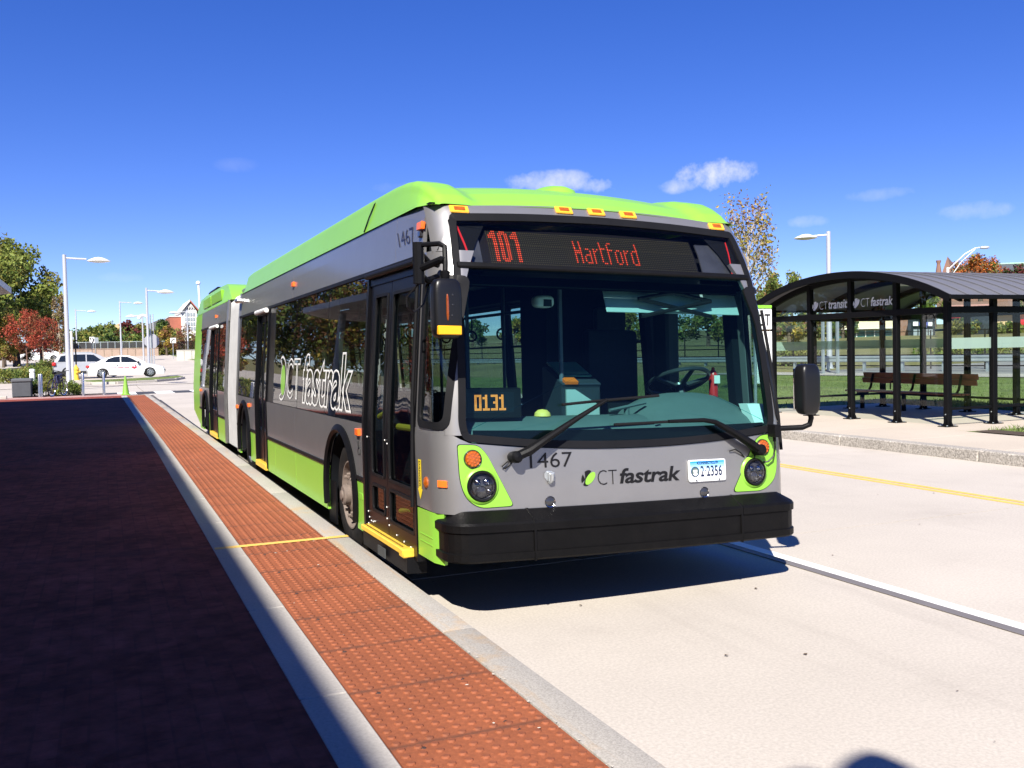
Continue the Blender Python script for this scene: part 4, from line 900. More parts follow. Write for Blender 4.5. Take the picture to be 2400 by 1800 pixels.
# ================================================================== THE SITE
# materials of the ground
def ground_mat(name, base, var=.12, vs=.6, fine=.12, fs=60, stain=.25, scol=(.2, .17, .14), ss=.8, rough=.85, bump=.15, bs=90, streak=None):
    if name in MATS: return MATS[name]
    m = bpy.data.materials.new(name); m.use_nodes = True; MATS[name] = m; nt = m.node_tree; b = nt.nodes['Principled BSDF']; L = nt.links.new
    b.inputs['Roughness'].default_value = rough; b.inputs['Specular IOR Level'].default_value = .3 if name != 'pavers' else .06
    g = nt.nodes.new('ShaderNodeNewGeometry'); pos = g.outputs['Position']
    def noise(sc, det=6, ro=.6, st=None):
        n = nt.nodes.new('ShaderNodeTexNoise'); n.inputs['Scale'].default_value = sc; n.inputs['Detail'].default_value = det; n.inputs['Roughness'].default_value = ro; v = pos
        if st: mp = nt.nodes.new('ShaderNodeMapping'); mp.inputs['Scale'].default_value = st; L(v, mp.inputs['Vector']); v = mp.outputs[0]
        L(v, n.inputs['Vector']); return n.outputs['Fac']
    def ramp(f, p0, c0, p1, c1):
        r = nt.nodes.new('ShaderNodeValToRGB'); e = r.color_ramp.elements; e[0].position = p0; e[0].color = (*c0, 1); e[1].position = p1; e[1].color = (*c1, 1); L(f, r.inputs[0]); return r.outputs[0]
    def mix(a, b_, f, op='MIX'):
        x = nt.nodes.new('ShaderNodeMixRGB'); x.blend_type = op
        for i, v in ((0, f), (1, a), (2, b_)):
            if isinstance(v, (int, float)): x.inputs[i].default_value = v
            elif isinstance(v, tuple): x.inputs[i].default_value = (*v, 1)
            else: L(v, x.inputs[i])
        return x.outputs[0]
    c = ramp(noise(vs), .3, tuple(k*(1-var) for k in base), .7, tuple(min(1, k*(1+var)) for k in base))
    c = mix(c, ramp(noise(fs, 3), .3, (1-fine,)*3, .7, (1+fine,)*3), 1.0, 'MULTIPLY')
    c = mix(c, scol, ramp(noise(ss, 9, .72), .55, (0,)*3, .8, (stain,)*3))
    c = mix(c, scol, ramp(noise(7, 9, .75), .68, (0,)*3, .78, (stain*.9,)*3))
    if streak: c = mix(c, scol, ramp(noise(1.3, 6, .6, streak), .58, (0,)*3, .8, (stain*.8,)*3))
    if name == 'pavers':                                       # joints of a running bond, in the colour only: too dark to pick apart
        mp = nt.nodes.new('ShaderNodeMapping'); mp.inputs['Rotation'].default_value = (0, 0, math.pi/2); L(pos, mp.inputs['Vector'])
        bt = nt.nodes.new('ShaderNodeTexBrick'); bt.inputs['Scale'].default_value = 1.0; bt.inputs['Brick Width'].default_value = .2; bt.inputs['Row Height'].default_value = .1; bt.inputs['Mortar Size'].default_value = .006; bt.inputs['Color1'].default_value = (.86, .86, .86, 1); bt.inputs['Color2'].default_value = (1.15, 1.1, 1.1, 1); bt.inputs['Mortar'].default_value = (.88, .88, .9, 1); L(mp.outputs[0], bt.inputs['Vector'])
        c = mix(c, bt.outputs['Color'], 1.0, 'MULTIPLY')
    if name == 'tactile_red':                                  # dirt gathered along the tile joints
        tc_ = nt.nodes.new('ShaderNodeTexCoord'); sp_ = nt.nodes.new('ShaderNodeSeparateXYZ'); L(tc_.outputs['Object'], sp_.inputs[0])
        ab = nt.nodes.new('ShaderNodeMath'); ab.operation = 'PINGPONG'; ab.inputs[1].default_value = .31125; L(sp_.outputs['Y'], ab.inputs[0])
        ad = nt.nodes.new('ShaderNodeMath'); ad.operation = 'MULTIPLY_ADD'; ad.inputs[1].default_value = .05; L(noise(9, 5), ad.inputs[0]); L(ab.outputs[0], ad.inputs[2])
        c = mix(c, (.13, .045, .03), ramp(sp_.outputs['Z'], .1838, (0,)*3, .1856, (.62,)*3))             # trodden dome tops
        c = mix(c, (.10, .045, .03), ramp(ad.outputs[0], .028, (.75,)*3, .052, (0,)*3))
    L(c, b.inputs['Base Color'])
    bp = nt.nodes.new('ShaderNodeBump'); bp.inputs['Strength'].default_value = bump; bp.inputs['Distance'].default_value = .01; L(noise(bs, 5), bp.inputs['Height']); L(bp.outputs[0], b.inputs['Normal'])
    return m
ground_mat('road_concrete', (.46, .415, .36), var=.09, vs=.35, stain=.5, scol=(.30, .265, .23), ss=.5, streak=(2.2, .25, 1))
ground_mat('walk_concrete', (.48, .415, .335), var=.07, stain=.18, scol=(.30, .25, .20))
ground_mat('joint_dark', (.10, .09, .08))
ground_mat('pavers', (.23, .062, .045), var=.3, vs=.9, fine=.3, fs=9, stain=.6, scol=(.06, .035, .04), ss=.45, bump=.3, bs=30, streak=(.12, 1.6, 1))
ground_mat('border_stone', (.40, .37, .33), var=.1, stain=.3, scol=(.24, .21, .17), ss=2)
ground_mat('kerb_granite', (.345, .32, .285), var=.1, fine=.25, fs=140, stain=.8, scol=(.48, .27, .08), ss=1.6, bump=.25, streak=(7, .5, 1))
ground_mat('granite_rough', (.36, .33, .29), var=.15, fine=.5, fs=45, stain=.3, scol=(.15, .12, .10), ss=6, bump=1.0, bs=40)
ground_mat('tactile_red', (.25, .077, .033), var=.16, vs=2.2, fine=.14, fs=50, stain=.35, scol=(.16, .055, .03), ss=3, rough=.75, bump=.2)
ground_mat('grass_green', (.115, .155, .034), var=.35, vs=.5, fine=.5, fs=24, stain=.45, scol=(.16, .145, .05), ss=.7, bump=.8, bs=30)
ground_mat('dry_grass', (.17, .155, .06), var=.3, vs=.2, fine=.45, fs=12, stain=.5, scol=(.10, .11, .03), ss=.3)
ground_mat('gravel_grey', (.36, .33, .29), var=.2, fine=.6, fs=30)
ground_mat('asphalt', (.075, .072, .07), var=.2)
ground_mat('mulch', (.07, .05, .035), var=.4, fine=.5)
mat('paint_white', (.80, .79, .76), .6, var=.06, vscale=5, stain=.2, scol=(.5, .46, .42), sscale=3)
mat('paint_grey', (.16, .145, .14), .6, var=.12, vscale=4)
mat('paint_yellow', (.72, .46, .10), .6, var=.12, vscale=6, stain=.3, scol=(.5, .42, .3), sscale=4)
mat('zebra_dark', (.05, .05, .05), .7, var=.2)
mat('post_black', (.0035, .0035, .004), .55, spec=.12)
mat('pole_grey', (.50, .51, .54), .4, metal=.35)
mat('lamp_white', (.72, .72, .70), .4)
mat('galvanised', (.42, .46, .47), .45, metal=.6, var=.12)
mat('steel_bollard', (.55, .55, .55), .25, metal=.9)
mat('roof_metal', (.15, .15, .165), .5, metal=.2, var=.06)
mat('wood_brown', (.27, .078, .036), .55, var=.25, vscale=3, stretch=(12, 1, 12))

def zt(x, y):
    """height of the land"""
    d = math.hypot(x, y); th = math.degrees(math.atan2(x, y))
    zl = LERP(y, [-1e4, 58, 70, 80, 100, 128, 160, 300, 900, 3000], [0, 0, .12, .28, .85, 1.75, 2.4, 6, 16, 40])
    zr = LERP(d, [0, 46, 60, 80, 100, 150, 300, 900, 3000], [0, .05, .75, 1.35, 1.9, 2.4, 6, 16, 40])
    k = max(0, min(1, (th-12)/16)) if th > -90 else 0
    return zl*(1-k)+zr*k
# terrain out to the horizon
radii = [0, 6, 12, 20, 28, 36, 46, 58, 72, 90, 110, 135, 165, 210, 300, 450, 700, 1100, 1800, 3000]; mb = MB(); NT = 72
vs = [(r*math.sin(2*math.pi*j/NT), r*math.cos(2*math.pi*j/NT)) for r in radii for j in range(NT)]
mb.add([(x, y, zt(x, y)-.10) for x, y in vs], [(i*NT+j, (i+1)*NT+j, (i+1)*NT+(j+1) % NT, i*NT+(j+1) % NT) for i in range(len(radii)-1) for j in range(NT)])
tag(mb.build('ground', 'dry_grass'), kind='structure')
def sheet(name, m, x0, x1, y0, y1, dz, nx=8, ny=8, kind='structure', fx=None):
    mb = MB(); mb.grid(lambda u, v: (lambda x, y: ((fx(x, y) if fx else x), y, zt(x, y)+dz))(x0+u*(x1-x0), y0+v*(y1-y0)), nx, ny); return tag(mb.build(name, m), kind=kind)

# ---- road: a dark bed with concrete slabs laid on it
tag(MB().box(1.70, 10.75, -12, 60, -.22, -.03).build('road', 'joint_dark'), kind='structure'); road = bpy.data.objects['road']
xs = [1.735, 4.665, 8.23, 10.70]; ys = [-11.5+4.5*k for k in range(16)]
slab_mesh = {}
for i in range(3):
    a, b = xs[i]+.007, xs[i+1]-.007
    first = None
    for k, y in enumerate(ys):
        if first is None:
            first = MB().box(a, b, .008, 4.492, -.15, 0).build('slab', 'road_concrete', road); o = first
        else: o = copy_part(first)
        o.location = (0, y, random.uniform(-.0015, .0015))
def sheetx(name, m, x0, x1, y0, y1, z, **k): return tag(MB().box(x0, x1, y0, y1, z-.003, z).build(name, m), kind='structure')
sheetx('lane_line', 'paint_white', 4.672, 4.772, -11, 40, .006); sheetx('lane_line_border', 'paint_grey', 4.590, 4.670, -11, 40, .0055)
sheetx('centre_line', 'paint_yellow', 8.20, 8.275, -11, 45, .006); sheetx('centre_line', 'paint_yellow', 8.335, 8.41, -11, 45, .006)
# leaves and grit on the road
def speck(name, pts, m, smin, smax):
    mb = MB()
    for x, y, z in pts:
        s = random.uniform(smin, smax); a = random.uniform(0, 6.3); q = []
        for k in range(5):
            t = a+k*1.26; q.append((x+s*math.cos(t)*random.uniform(.4, 1), y+s*math.sin(t)*random.uniform(.3, .8), z+.003+random.uniform(0, s*.25)))
        mb.add(q, [(0, 1, 2, 3, 4)])
    return tag(mb.build(name, m, smooth=False), kind='stuff')
mat('dead_leaf', (.10, .065, .035), .8); mat('pale_bit', (.55, .5, .42), .8)
speck('leaf_litter', [(random.uniform(1.9, 10), random.uniform(1.5, 12), .002) for _ in range(46)], 'dead_leaf', .006, .022)

# ---- platform
def bend(y): return -.13*max(0, (y-15)/24)**1.5
tag(MB().box(-26, .715, -12, 39.4, -.1, .18).build('platform', 'pavers'), kind='structure'); plat = bpy.data.objects['platform']
tag(MB().box(-9.5, .9, 39.4, 41.3, -.1, .176).build('platform_end', mat('pavers_pink', (.40, .24, .21), .85, var=.12, vscale=3)), kind='structure')
tag(MB().box(-26, -9.5, 39.4, 41.3, -.1, .174).build('platform_apron', 'walk_concrete'), kind='structure')
tag(MB().box(.715, 1.735, -12, 39.4, -.1, .165).build('platform_edge', 'joint_dark'), kind='structure'); edge_ = bpy.data.objects['platform_edge']
first = None
for k in range(29):                                                      # grey border blocks
    y = -5.2+k*1.53
    if first is None: first = MB().box(.705, .912, .004, 1.526, .0, .183).build('border_block', 'border_stone', edge_, bevel=.006); o = first
    else: o = copy_part(first)
    o.location = (bend(y+.7), y, random.uniform(-.001, .001))
first = None
for k in range(17):                                                      # granite kerb stones
    y = -6.35+k*2.745
    if y > 39: break
    if first is None: first = MB().box(1.566, 1.735, .004, 2.741, -.05, .182).build('kerb_stone', 'kerb_granite', edge_, bevel=.008, seg=2); o = first
    else: o = copy_part(first)
    o.location = (bend(y+1.4), y, random.uniform(-.002, .002))
# tactile tiles with real truncated domes
mb = MB(); W0, P = .647, .6225
mb.box(.916, .916+W0-.003, .0025, P-.0025, .12, .1785); n = 10
for i in range(n):
    for j in range(n):
        x, y = .916+W0*(i+.5)/n, P*(j+.5)/n
        mb.lathe([(.0185, .178), (.0165, .183), (.0125, .1858)], (x, y, 0), (0, 0, 1), 8); mb.add([(x+.0125*math.cos(t*math.pi/4), y+.0125*math.sin(t*math.pi/4), .1858) for t in range(8)], [tuple(range(8))])
        for a, b in ((.5, .18), (.5, -.18), (-.5, .2), (.18, .5), (-.2, .5)):
            xx, yy = x+a*W0/n*.92, y+b*P/n*1.3
            if .93 < xx < .916+W0-.02 and .012 < yy < P-.012: mb.add([(xx-.003, yy-.003, .1787), (xx+.003, yy-.003, .1787), (xx+.003, yy+.003, .1787), (xx-.003, yy+.003, .1787), (xx, yy, .1802)], [(0, 1, 4), (1, 2, 4), (2, 3, 4), (3, 0, 4)])
tile = mb.build('tile', 'tactile_red', edge_, smooth=True)
y0 = 3.341-P*14; k = 0
while y0+P*k < 38.9:
    o = tile if k == 0 else copy_part(tile)
    y = y0+P*k; o.location = (bend(y+.3), y, random.uniform(-.0012, .0012)); k += 1
mat('tile_bolt', (.05, .03, .025), .6)
mb = MB()
for yk in range(8):
    for x, dy in ((1.02, .04), (1.03, -.045), (1.40, .05), (1.41, -.04)):
        yj = 3.341+P*yk+dy; mb.lathe([(.013, .1788), (.009, .1815), (.002, .182)], (x, yj, 0), (0, 0, 1), 6)
tag(mb.build('tile_bolts', 'tile_bolt', edge_), kind='stuff')
speck('tactile_litter', [(random.uniform(.95, 1.55), random.uniform(3, 20), .184) for _ in range(60)], 'pale_bit', .003, .012)
speck('platform_litter', [(1.562+random.gauss(0, .006), random.uniform(2.7, 16), .184) for _ in range(160)], 'pale_bit', .002, .010)
mb = MB(); mb.box(.72, 1.735, 7.375, 7.45, .1835, .1845); 
for i in range(10): mb.lathe([(.016, .184), (.0125, .1855), (.001, .1856)], (.948+.0647*i, 7.412, 0), (0, 0, 1), 8)
tag(mb.build('platform_stop_line', 'paint_yellow'), kind='structure')
mb = MB(); mb.box(1.742, 1.835, 5.95, 36, .0, .115); tag(mb.build('kerb_fender', 'black_plastic', bevel=.012, seg=2), 'black rubber fender strip fixed along the foot of the platform kerb', 'kerb fender')

# ---- opposite side: kerb stones, pavement, lawn
first = None
kr = lambda y: 10.80 + .0*y + (.16 if y > 9.5 else .16-.06*(9.5-y)/4 if y > 2 else -.0)
for k in range(22):
    y = -9+k*2.6
    if first is None: first = MB().box(10.72, 10.93, .006, 2.594, -.1, .155).build('roadside_kerb', 'joint_dark'); tag(first, kind='structure'); rk = first
    o = MB().box(10.70+random.uniform(-.012, .012), 10.94, y+.006, y+2.594, -.1, .155+random.uniform(-.004, .004)).build('kerb_stone', 'granite_rough', rk, bevel=.015)
tag(MB().box(10.93, 17.2, 11.45, 17.6, -.1, .15).build('shelter_pad', 'walk_concrete'), kind='structure')
walk = tag(MB().box(10.93, 12.78, -10, 60, -.12, .135).build('pavement', 'joint_dark'), kind='structure'); first = None
for k in range(36):
    y = -9+1.8*k
    if first is None: first = MB().box(10.945, 12.76, .003, 1.797, .0, .1525).build('slab', 'walk_concrete', walk, bevel=.004); o = first
    else: o = copy_part(first)
    o.location = (0, y, 0)
def lawnz(x, y): return .14+(.0 if x < 30 else 0)
mb = MB(); mb.grid(lambda u, v: (12.78+u*22, 17.6+v*45, .14+.02*noise.noise((u*30, v*30, 0))), 20, 30); tag(mb.build('lawn', 'grass_green'), kind='structure')
mb = MB(); mb.grid(lambda u, v: (17.2+u*25, 8+v*9.6, .14+.02*noise.noise((u*30, v*20, 3))), 20, 12); tag(mb.build('lawn', 'grass_green'), kind='structure')
mb = MB(); mb.grid(lambda u, v: (12.78+u*30, -10+v*(21.3-.0), .14+.03*noise.noise((u*30, v*20, 7))), 24, 16); tag(mb.build('lawn', 'grass_green'), kind='structure')
sheetx('mulch_bed', 'mulch', 12.80, 13.25, 5, 11.1, .165)
mat('blade', (.11, .15, .035), .7, var=.4, vscale=3); 
def blades(n, fx, z, h):
    mb = MB()
    for _ in range(n):
        x, y = fx(); a = random.uniform(0, 6.28); w = random.uniform(.006, .014); hh = h*random.uniform(.5, 1.2); lx, ly = random.gauss(0, hh*.5), random.gauss(0, hh*.5)
        mb.v += [(x-w*math.cos(a), y-w*math.sin(a), z), (x+w*math.cos(a), y+w*math.sin(a), z), (x+lx, y+ly, z+hh)]; k = len(mb.v); mb.f.append((k-3, k-2, k-1))
    return mb
def fast(mb, name, m, parent=None):
    me = bpy.data.meshes.new(name); me.from_pydata(mb.v, [], mb.f); me.materials.append(MATS[m]); o = bpy.data.objects.new(name, me); COL.objects.link(o)
    if parent: o.parent = parent
    return o
def fl():
    r = random.random()
    if r < .12: return (random.uniform(13.3, 18), random.uniform(6.5, 11.3))
    if r < .8: return (random.uniform(17.2, 26), random.uniform(10, 17.6))
    return (random.uniform(13, 30), random.uniform(17.6, 34))
tag(fast(blades(34000, fl, .14, .075), 'grass', 'blade'), kind='stuff')

# ---- far roadside: gravel, guardrail, fence (they run past the shelter)
GA, GB = on_z(1827, 878, .15), on_z(2400, 883, .15); gd = (GB-GA).normalized(); gd.z = 0; gd.normalize(); gn = Vector((gd.y, -gd.x, 0)); gn = gn if gn.y > 0 else -gn
gn = gn if gn.dot(Vector((1, 1, 0))) > 0 else -gn
def gp(t, o, z=0): p = GA+gd*t+gn*o; return (p.x, p.y, z)
mb = MB(); mb.add([gp(-60, -.9, .17), gp(60, -.9, .17), gp(60, 2.2, .19), gp(-60, 2.2, .19)], [(0, 1, 2, 3)]); tag(mb.build('gravel_verge', 'gravel_grey'), kind='structure')
mb = MB(); mb.add([gp(-70, 2.2, .16), gp(70, 2.2, .16), gp(70, 14, .5), gp(-70, 14, .5)], [(0, 1, 2, 3)]); tag(mb.build('highway', mat('far_asphalt', (.22, .21, .20), .8)), kind='structure')
gr = empty('guardrail', gp(0, 4.0, .1), label='galvanised steel guardrail running behind the lawn past the shelter', cat='guardrail')
GO = Vector(gp(0, 4.0, .1))
def loc(p): return Vector(p)-GO
mb = MB(); prof = [(-.0, .40), (.05, .43), (.05, .49), (.0, .53), (0, .57), (.05, .61), (.05, .67), (0, .70), (-.015, .70), (-.015, .40)]
e0, e1 = GA+gd*-60+gn*4, GA+gd*60+gn*4
mb.prism([(a*-1, b+.15) for a, b in prof], lambda a, b: Vector((e0.x+gn.x*a, e0.y+gn.y*a, .1+b))-GO, lambda a, b: Vector((e1.x+gn.x*a, e1.y+gn.y*a, .1+b))-GO); mb.build('rail', 'galvanised', gr)
first = None
for k in range(52):
    t = -52+k*2.0; p = loc(gp(t, 4.12, .1))
    if first is None: first = MB().obox((0, 0, .38), gd*.05, gn*.08, (0, 0, .42)).build('post', 'galvanised', gr); o = first
    else: o = copy_part(first)
    o.location = p
fe = empty('pipe_fence', gp(0, 6.0, .1), label='black metal rail fence behind the galvanised guardrail', cat='fence'); FO = Vector(gp(0, 6.0, .1))
for z, r_ in ((.32, .035), (.85, .035), (1.28, .035), (2.0, .018)):
    a, b = gp(-60, 6, .1+z), gp(60, 6, .1+z); mb = MB(); mb.tube([Vector(a)-FO, Vector(b)-FO], r_, 6); mb.build('rail', 'post_black', fe)
first = None
for k in range(46):
    p = Vector(gp(-58+k*2.6, 6, .1))-FO
    if first is None: mb = MB(); mb.tube([(0, 0, -.2), (0, 0, 2.05)], .035, 6); first = mb.build('post', 'post_black', fe); o = first
    else: o = copy_part(first)
    o.location = p
# ================================================================== BUS SHELTER
glass('shelter_glass', (.86, .93, .90), .05, wob=.02, wscale=.8)
glass('frost_band', (.42, .55, .50), .05, body=.55, bcol=(.62, .74, .68))
mat('sign_white_trans', (.62, .64, .64), .5)
SX0, SX1, SY0, SY1, SB = 13.28, 16.35, 12.03, 16.65, .15
sh = empty('bus_shelter', (13.28, 14.33, .15), label='black glazed bus shelter with curved grey metal roof across the road', cat='bus shelter')
def SMB(): return MB(lambda x, y, z: (x-13.28, y-14.33, z-.15))
YC, RAD_C = 14.33, None
def arch_z(y):
    a = (y-YC)/2.68; return 2.95-.57*a*a*(.85+.15*a*a)
ribs = []
for x0 in np.arange(12.92, 17.3, .40):                                  # standing seam panels
    x1 = x0+.40; mb = SMB(); N = 24
    def pp(y, x, o): return (x, y, arch_z(y)+o)
    mb.grid(lambda u, v: pp(11.65+u*5.36, x0+.002+v*.396, .0), N, 1); k = len(mb.v); mb.grid(lambda u, v: pp(11.65+u*5.36, x0+.002+v*.396, -.035), N, 1)
    mb.build('roof_panel', 'roof_metal', sh)
    mb = SMB(); mb.tube([pp(11.64+5.38*i/N, x0, .012) for i in range(N+1)], .016, 5); mb.build('roof_seam', 'roof_metal', sh)
mb = SMB(); N = 24
for xx in (12.90, 17.32):
    q = [(11.63+5.40*i/N) for i in range(N+1)]
    mb = SMB(); mb.add([(xx-.02, y, arch_z(y)+.02) for y in q]+[(xx+.03, y, arch_z(y)+.02) for y in q]+[(xx+.03, y, arch_z(y)-.11) for y in q]+[(xx-.02, y, arch_z(y)-.11) for y in q],
           [(i+a*(N+1), i+1+a*(N+1), i+1+b*(N+1), i+b*(N+1)) for i in range(N) for a, b in ((0, 1), (1, 2), (2, 3), (3, 0))])
    mb.build('roof_fascia', 'post_black', sh)
for y in (11.66, 17.0):
    mb = SMB(); mb.box(12.90, 17.34, y-.03, y+.03, arch_z(y)-.07, arch_z(y)+.005); mb.build('eave_gutter', 'post_black', sh, bevel=.008)
for xx in (13.28, 14.8, 16.35):                                        # curved rafters
    mb = SMB(); q = [(11.75+5.16*i/N) for i in range(N+1)]
    mb.add([(xx-.04, y, arch_z(y)-.036) for y in q]+[(xx+.04, y, arch_z(y)-.036) for y in q]+[(xx+.04, y, arch_z(y)-.15) for y in q]+[(xx-.04, y, arch_z(y)-.15) for y in q],
           [(i+a*(N+1), i+1+a*(N+1), i+1+b*(N+1), i+b*(N+1)) for i in range(N) for a, b in ((0, 1), (1, 2), (2, 3), (3, 0))]); mb.build('rafter', 'post_black', sh)
py_ = [12.03, 13.165, 14.31, 15.46, 16.63]
posts = [(13.28, y) for y in py_]+[(16.35, y) for y in py_]+[(14.37, 12.03), (15.4, 12.03), (14.37, 16.63), (15.4, 16.63)]
for x, y in posts:
    mb = SMB(); mb.box(x-.05, x+.05, y-.05, y+.05, .16, arch_z(y)-.10); p = mb.build('post', 'post_black', sh, bevel=.006)
    mb = SMB(); mb.box(x-.13, x+.13, y-.10, y+.10, .15, .166); mb.prism([(-.12, .166), (.12, .166), (.05, .30), (-.05, .30)], lambda a, z: (x+a, y-.008, z), lambda a, z: (x+a, y+.008, z)); mb.prism([(-.09, .166), (.09, .166), (.05, .28), (-.05, .28)], lambda a, z: (x-.008, y+a, z), lambda a, z: (x+.008, y+a, z)); mb.build('base_plate', 'post_black', p)
    mb = SMB()
    for a in (-.095, .095):
        for b in (-.07, .07): mb.lathe([(.014, .166), (.014, .18), (.001, .182)], (x+a, y+b, 0), (0, 0, 1), 6)
    mb.lathe([(.012, 0), (.010, .008), (.001, .01)], (x-.05, y, .36), (-1, 0, 0), 6); mb.build('anchor_bolts', 'galvanised', p)
for a, b, ax in ((py_[0], py_[-1], 'y0'), (py_[0], py_[-1], 'y1')):
    x = SX0 if ax == 'y0' else SX1; mb = SMB(); mb.box(x-.055, x+.055, a+.05, b-.05, 2.10, 2.21); mb.build('beam', 'post_black', sh, bevel=.005)
for y in (py_[0], py_[-1]):
    mb = SMB(); mb.box(SX0+.05, SX1-.05, y-.055, y+.055, 2.10, 2.21); mb.build('beam', 'post_black', sh, bevel=.005)
    mb = SMB(); mb.box(SX0+.05, SX1-.05, y-.02, y+.02, .43, .475); mb.build('lower_rail', 'post_black', sh)
mb = SMB(); mb.box(SX1-.02, SX1+.02, py_[0]+.05, py_[-1]-.05, .43, .475); mb.build('lower_rail', 'post_black', sh)
def spane(p0, p1, z0, z1, m='shelter_glass', o=0):
    (xa, ya), (xb, yb) = p0, p1; d = Vector((xb-xa, yb-ya, 0)).normalized(); n = Vector((d.y, -d.x, 0))*(.004)
    mb = SMB(); c = [(xa, ya), (xb, yb)]
    zz0 = z0 if callable(z0) else (lambda x, y: z0); zz1 = z1 if callable(z1) else (lambda x, y: z1)
    A = [Vector((xa, ya, zz0(xa, ya))), Vector((xb, yb, zz0(xb, yb))), Vector((xb, yb, zz1(xb, yb))), Vector((xa, ya, zz1(xa, ya)))]
    off = Vector((d.y, -d.x, 0))*o
    mb.add([p+off for p in A], [(0, 1, 2, 3)]); return mb.build('glass_pane' if m == 'shelter_glass' else 'frosted_band', m, sh, smooth=False)
top = lambda x, y: arch_z(y)-.15
for i in range(4):
    a, b = py_[i]+.05, py_[i+1]-.05
    spane((SX0, a), (SX0, b), .48 if i in (1, 2, 3, 0) else .16, 2.10); spane((SX0, a), (SX0, b), 2.21, top)
    spane((SX1, a), (SX1, b), .48, 2.10); spane((SX1, a), (SX1, b), 2.21, top); spane((SX1, a), (SX1, b), 1.48, 1.67, 'frost_band', .006)
for y in (py_[0], py_[-1]):
    for a, b in ((SX0, 14.37), (14.37, 15.4), (15.4, SX1)):
        spane((a+.05, y), (b-.05, y), .48, 2.10); spane((a+.05, y), (b-.05, y), 1.48, 1.67, 'frost_band', -.006)
        spane((a+.05, y), (b-.05, y), 2.21, 2.31)
def shl(txt, y0, z0, y1, z1, **k):
    vs, fs = text2d(txt, (0, z0, y0-y1, z1), **k); mb.add([(SX0-.008, y0-v[0], v[1]) for v in vs], fs)
mb = SMB(); shl('CT', 15.18, 2.30, 14.95, 2.46, bold=-.018); shl('transit', 14.92, 2.30, 14.40, 2.47, bold=.02, shear=.18); shl('CT', 14.04, 2.30, 13.82, 2.46, bold=-.018); shl('fastrak', 13.78, 2.30, 13.24, 2.47, bold=.02, shear=.18)
for y0 in (15.40, 14.26):
    def af(poly, which): mb.add([(SX0-.008 - (.001 if which == 'leaf' else 0), y0-p[0], p[1]) for p in poly], [tuple(range(len(poly)))])
    logo_mark(af, 0, 2.285, .19, .185)
mb.build('shelter_lettering', 'sign_white_trans', sh, smooth=False)
mb = SMB(); mb.box(14.6, 15.4, 14.2, 14.5, 2.74, 2.78); mb.build('ceiling_light', mat('light_cover', (.7, .7, .68), .4), sh)

# bench
bx0 = 15.72; be = empty('bench', (15.75, 15.3, .15), label='brown wooden slatted bench inside the glazed bus shelter', cat='bench')
def BE(): return MB(lambda x, y, z: (x, y, z))
for z, dx in ((.62, .10), (.737, .135)):
    mb = BE(); mb.obox((dx+.12, 0, z), (.018, 0, .004), (0, 1.55, 0), (-.012, 0, .056)); mb.build('back_slat', 'wood_brown', be, bevel=.006)
for x in (-.26, -.14, -.02): mb = BE(); mb.box(x-.05, x+.05, -1.55, 1.55, .38, .415); mb.build('seat_slat', 'wood_brown', be, bevel=.006)
for y in (-1.2, 0, 1.2):
    mb = BE(); mb.box(-.27, .03, y-.03, y+.03, .33, .38); mb.box(-.17, -.09, y-.03, y+.03, .0, .33); mb.tube([(.02, y, .35), (.12, y, .48), (.19, y, .77)], .028, 6); mb.build('leg', 'post_black', be, bevel=.004)
mb = BE(); mb.tube([(-.30, .2, .46), (-.30, .2, .60), (-.18, .2, .66), (-.05, .2, .62), (.0, .2, .48)], .014, 6); mb.build('armrest', 'post_black', be)

# stop sign post at the kerb beyond the bus (only its edge shows)
sp = empty('bus_stop_sign', (11.12, 14.35, .15), label='white bus stop sign with lime top edge beside the shelter', cat='sign')
mb = MB(); mb.box(-.06, .30, -.02, .02, 1.75, 2.13); a = mb.build('sign_panel', mat('sign_white', (.80, .80, .77), .4), sp, bevel=.012)
mb = MB(); mb.box(-.06, .30, -.021, .021, 2.14, 2.20); mb.build('sign_top', 'lime_paint', sp, bevel=.006)
mb = MB(); mb.box(-.06, .30, -.02, .02, .75, 1.72); mb.build('timetable_panel', 'sign_white', sp, bevel=.012)
vs, fs = text2d('CT', (-.03, 1.82, .26, 2.04), bold=.01); mb = MB(); mb.add([(v[0], -.023, v[1]) for v in vs], fs); mb.build('sign_lettering', 'print_black', a, smooth=False)
mb = MB(); mb.tube([(-.08, .0, 0), (-.08, 0, 2.2)], .03, 8); mb.build('post', 'galvanised', sp)

# ================================================================== STREET LAMPS
def lamp(name, x, y, z, h, side, label, arm=2.0, r=.09, rz=0, group='disc street lamps'):
    e = empty(name, (x, y, z), rz, label, 'street lamp', group)
    mb = MB(); mb.tube([(0, 0, 0), (0, 0, h)], [r*1.15, r*.85], 12); mb.build('pole', 'pole_grey', e)
    mb = MB(); mb.box(-.22, .22, -.22, .22, 0, .18); mb.lathe([(.2, .18), (.16, .34), (r*1.2, .40)], (0, 0, 0), (0, 0, 1), 12); mb.build('base', 'pole_grey', e, bevel=.02)
    mb = MB(); mb.tube([(0, 0, h-.18), (side*arm*.55, 0, h-.22)], .05, 8); mb.build('arm', 'pole_grey', e)
    mb = MB(); c = (side*arm*.86, 0, h-.30); mb.lathe([(.02, .20), (.22, .17), (.44, .08), (.58, .0), (.60, -.02), (.50, -.05), (.2, -.055), (.001, -.055)], c, (0, 0, 1), 24)
    hd = mb.build('lamp_head', 'lamp_white', e)
    mb = MB(); mb.lathe([(.45, -.056), (.3, -.085), (.001, -.09)], c, (0, 0, 1), 20); mb.build('lens', mat('lamp_lens', (.5, .5, .48), .2), hd)
    return e
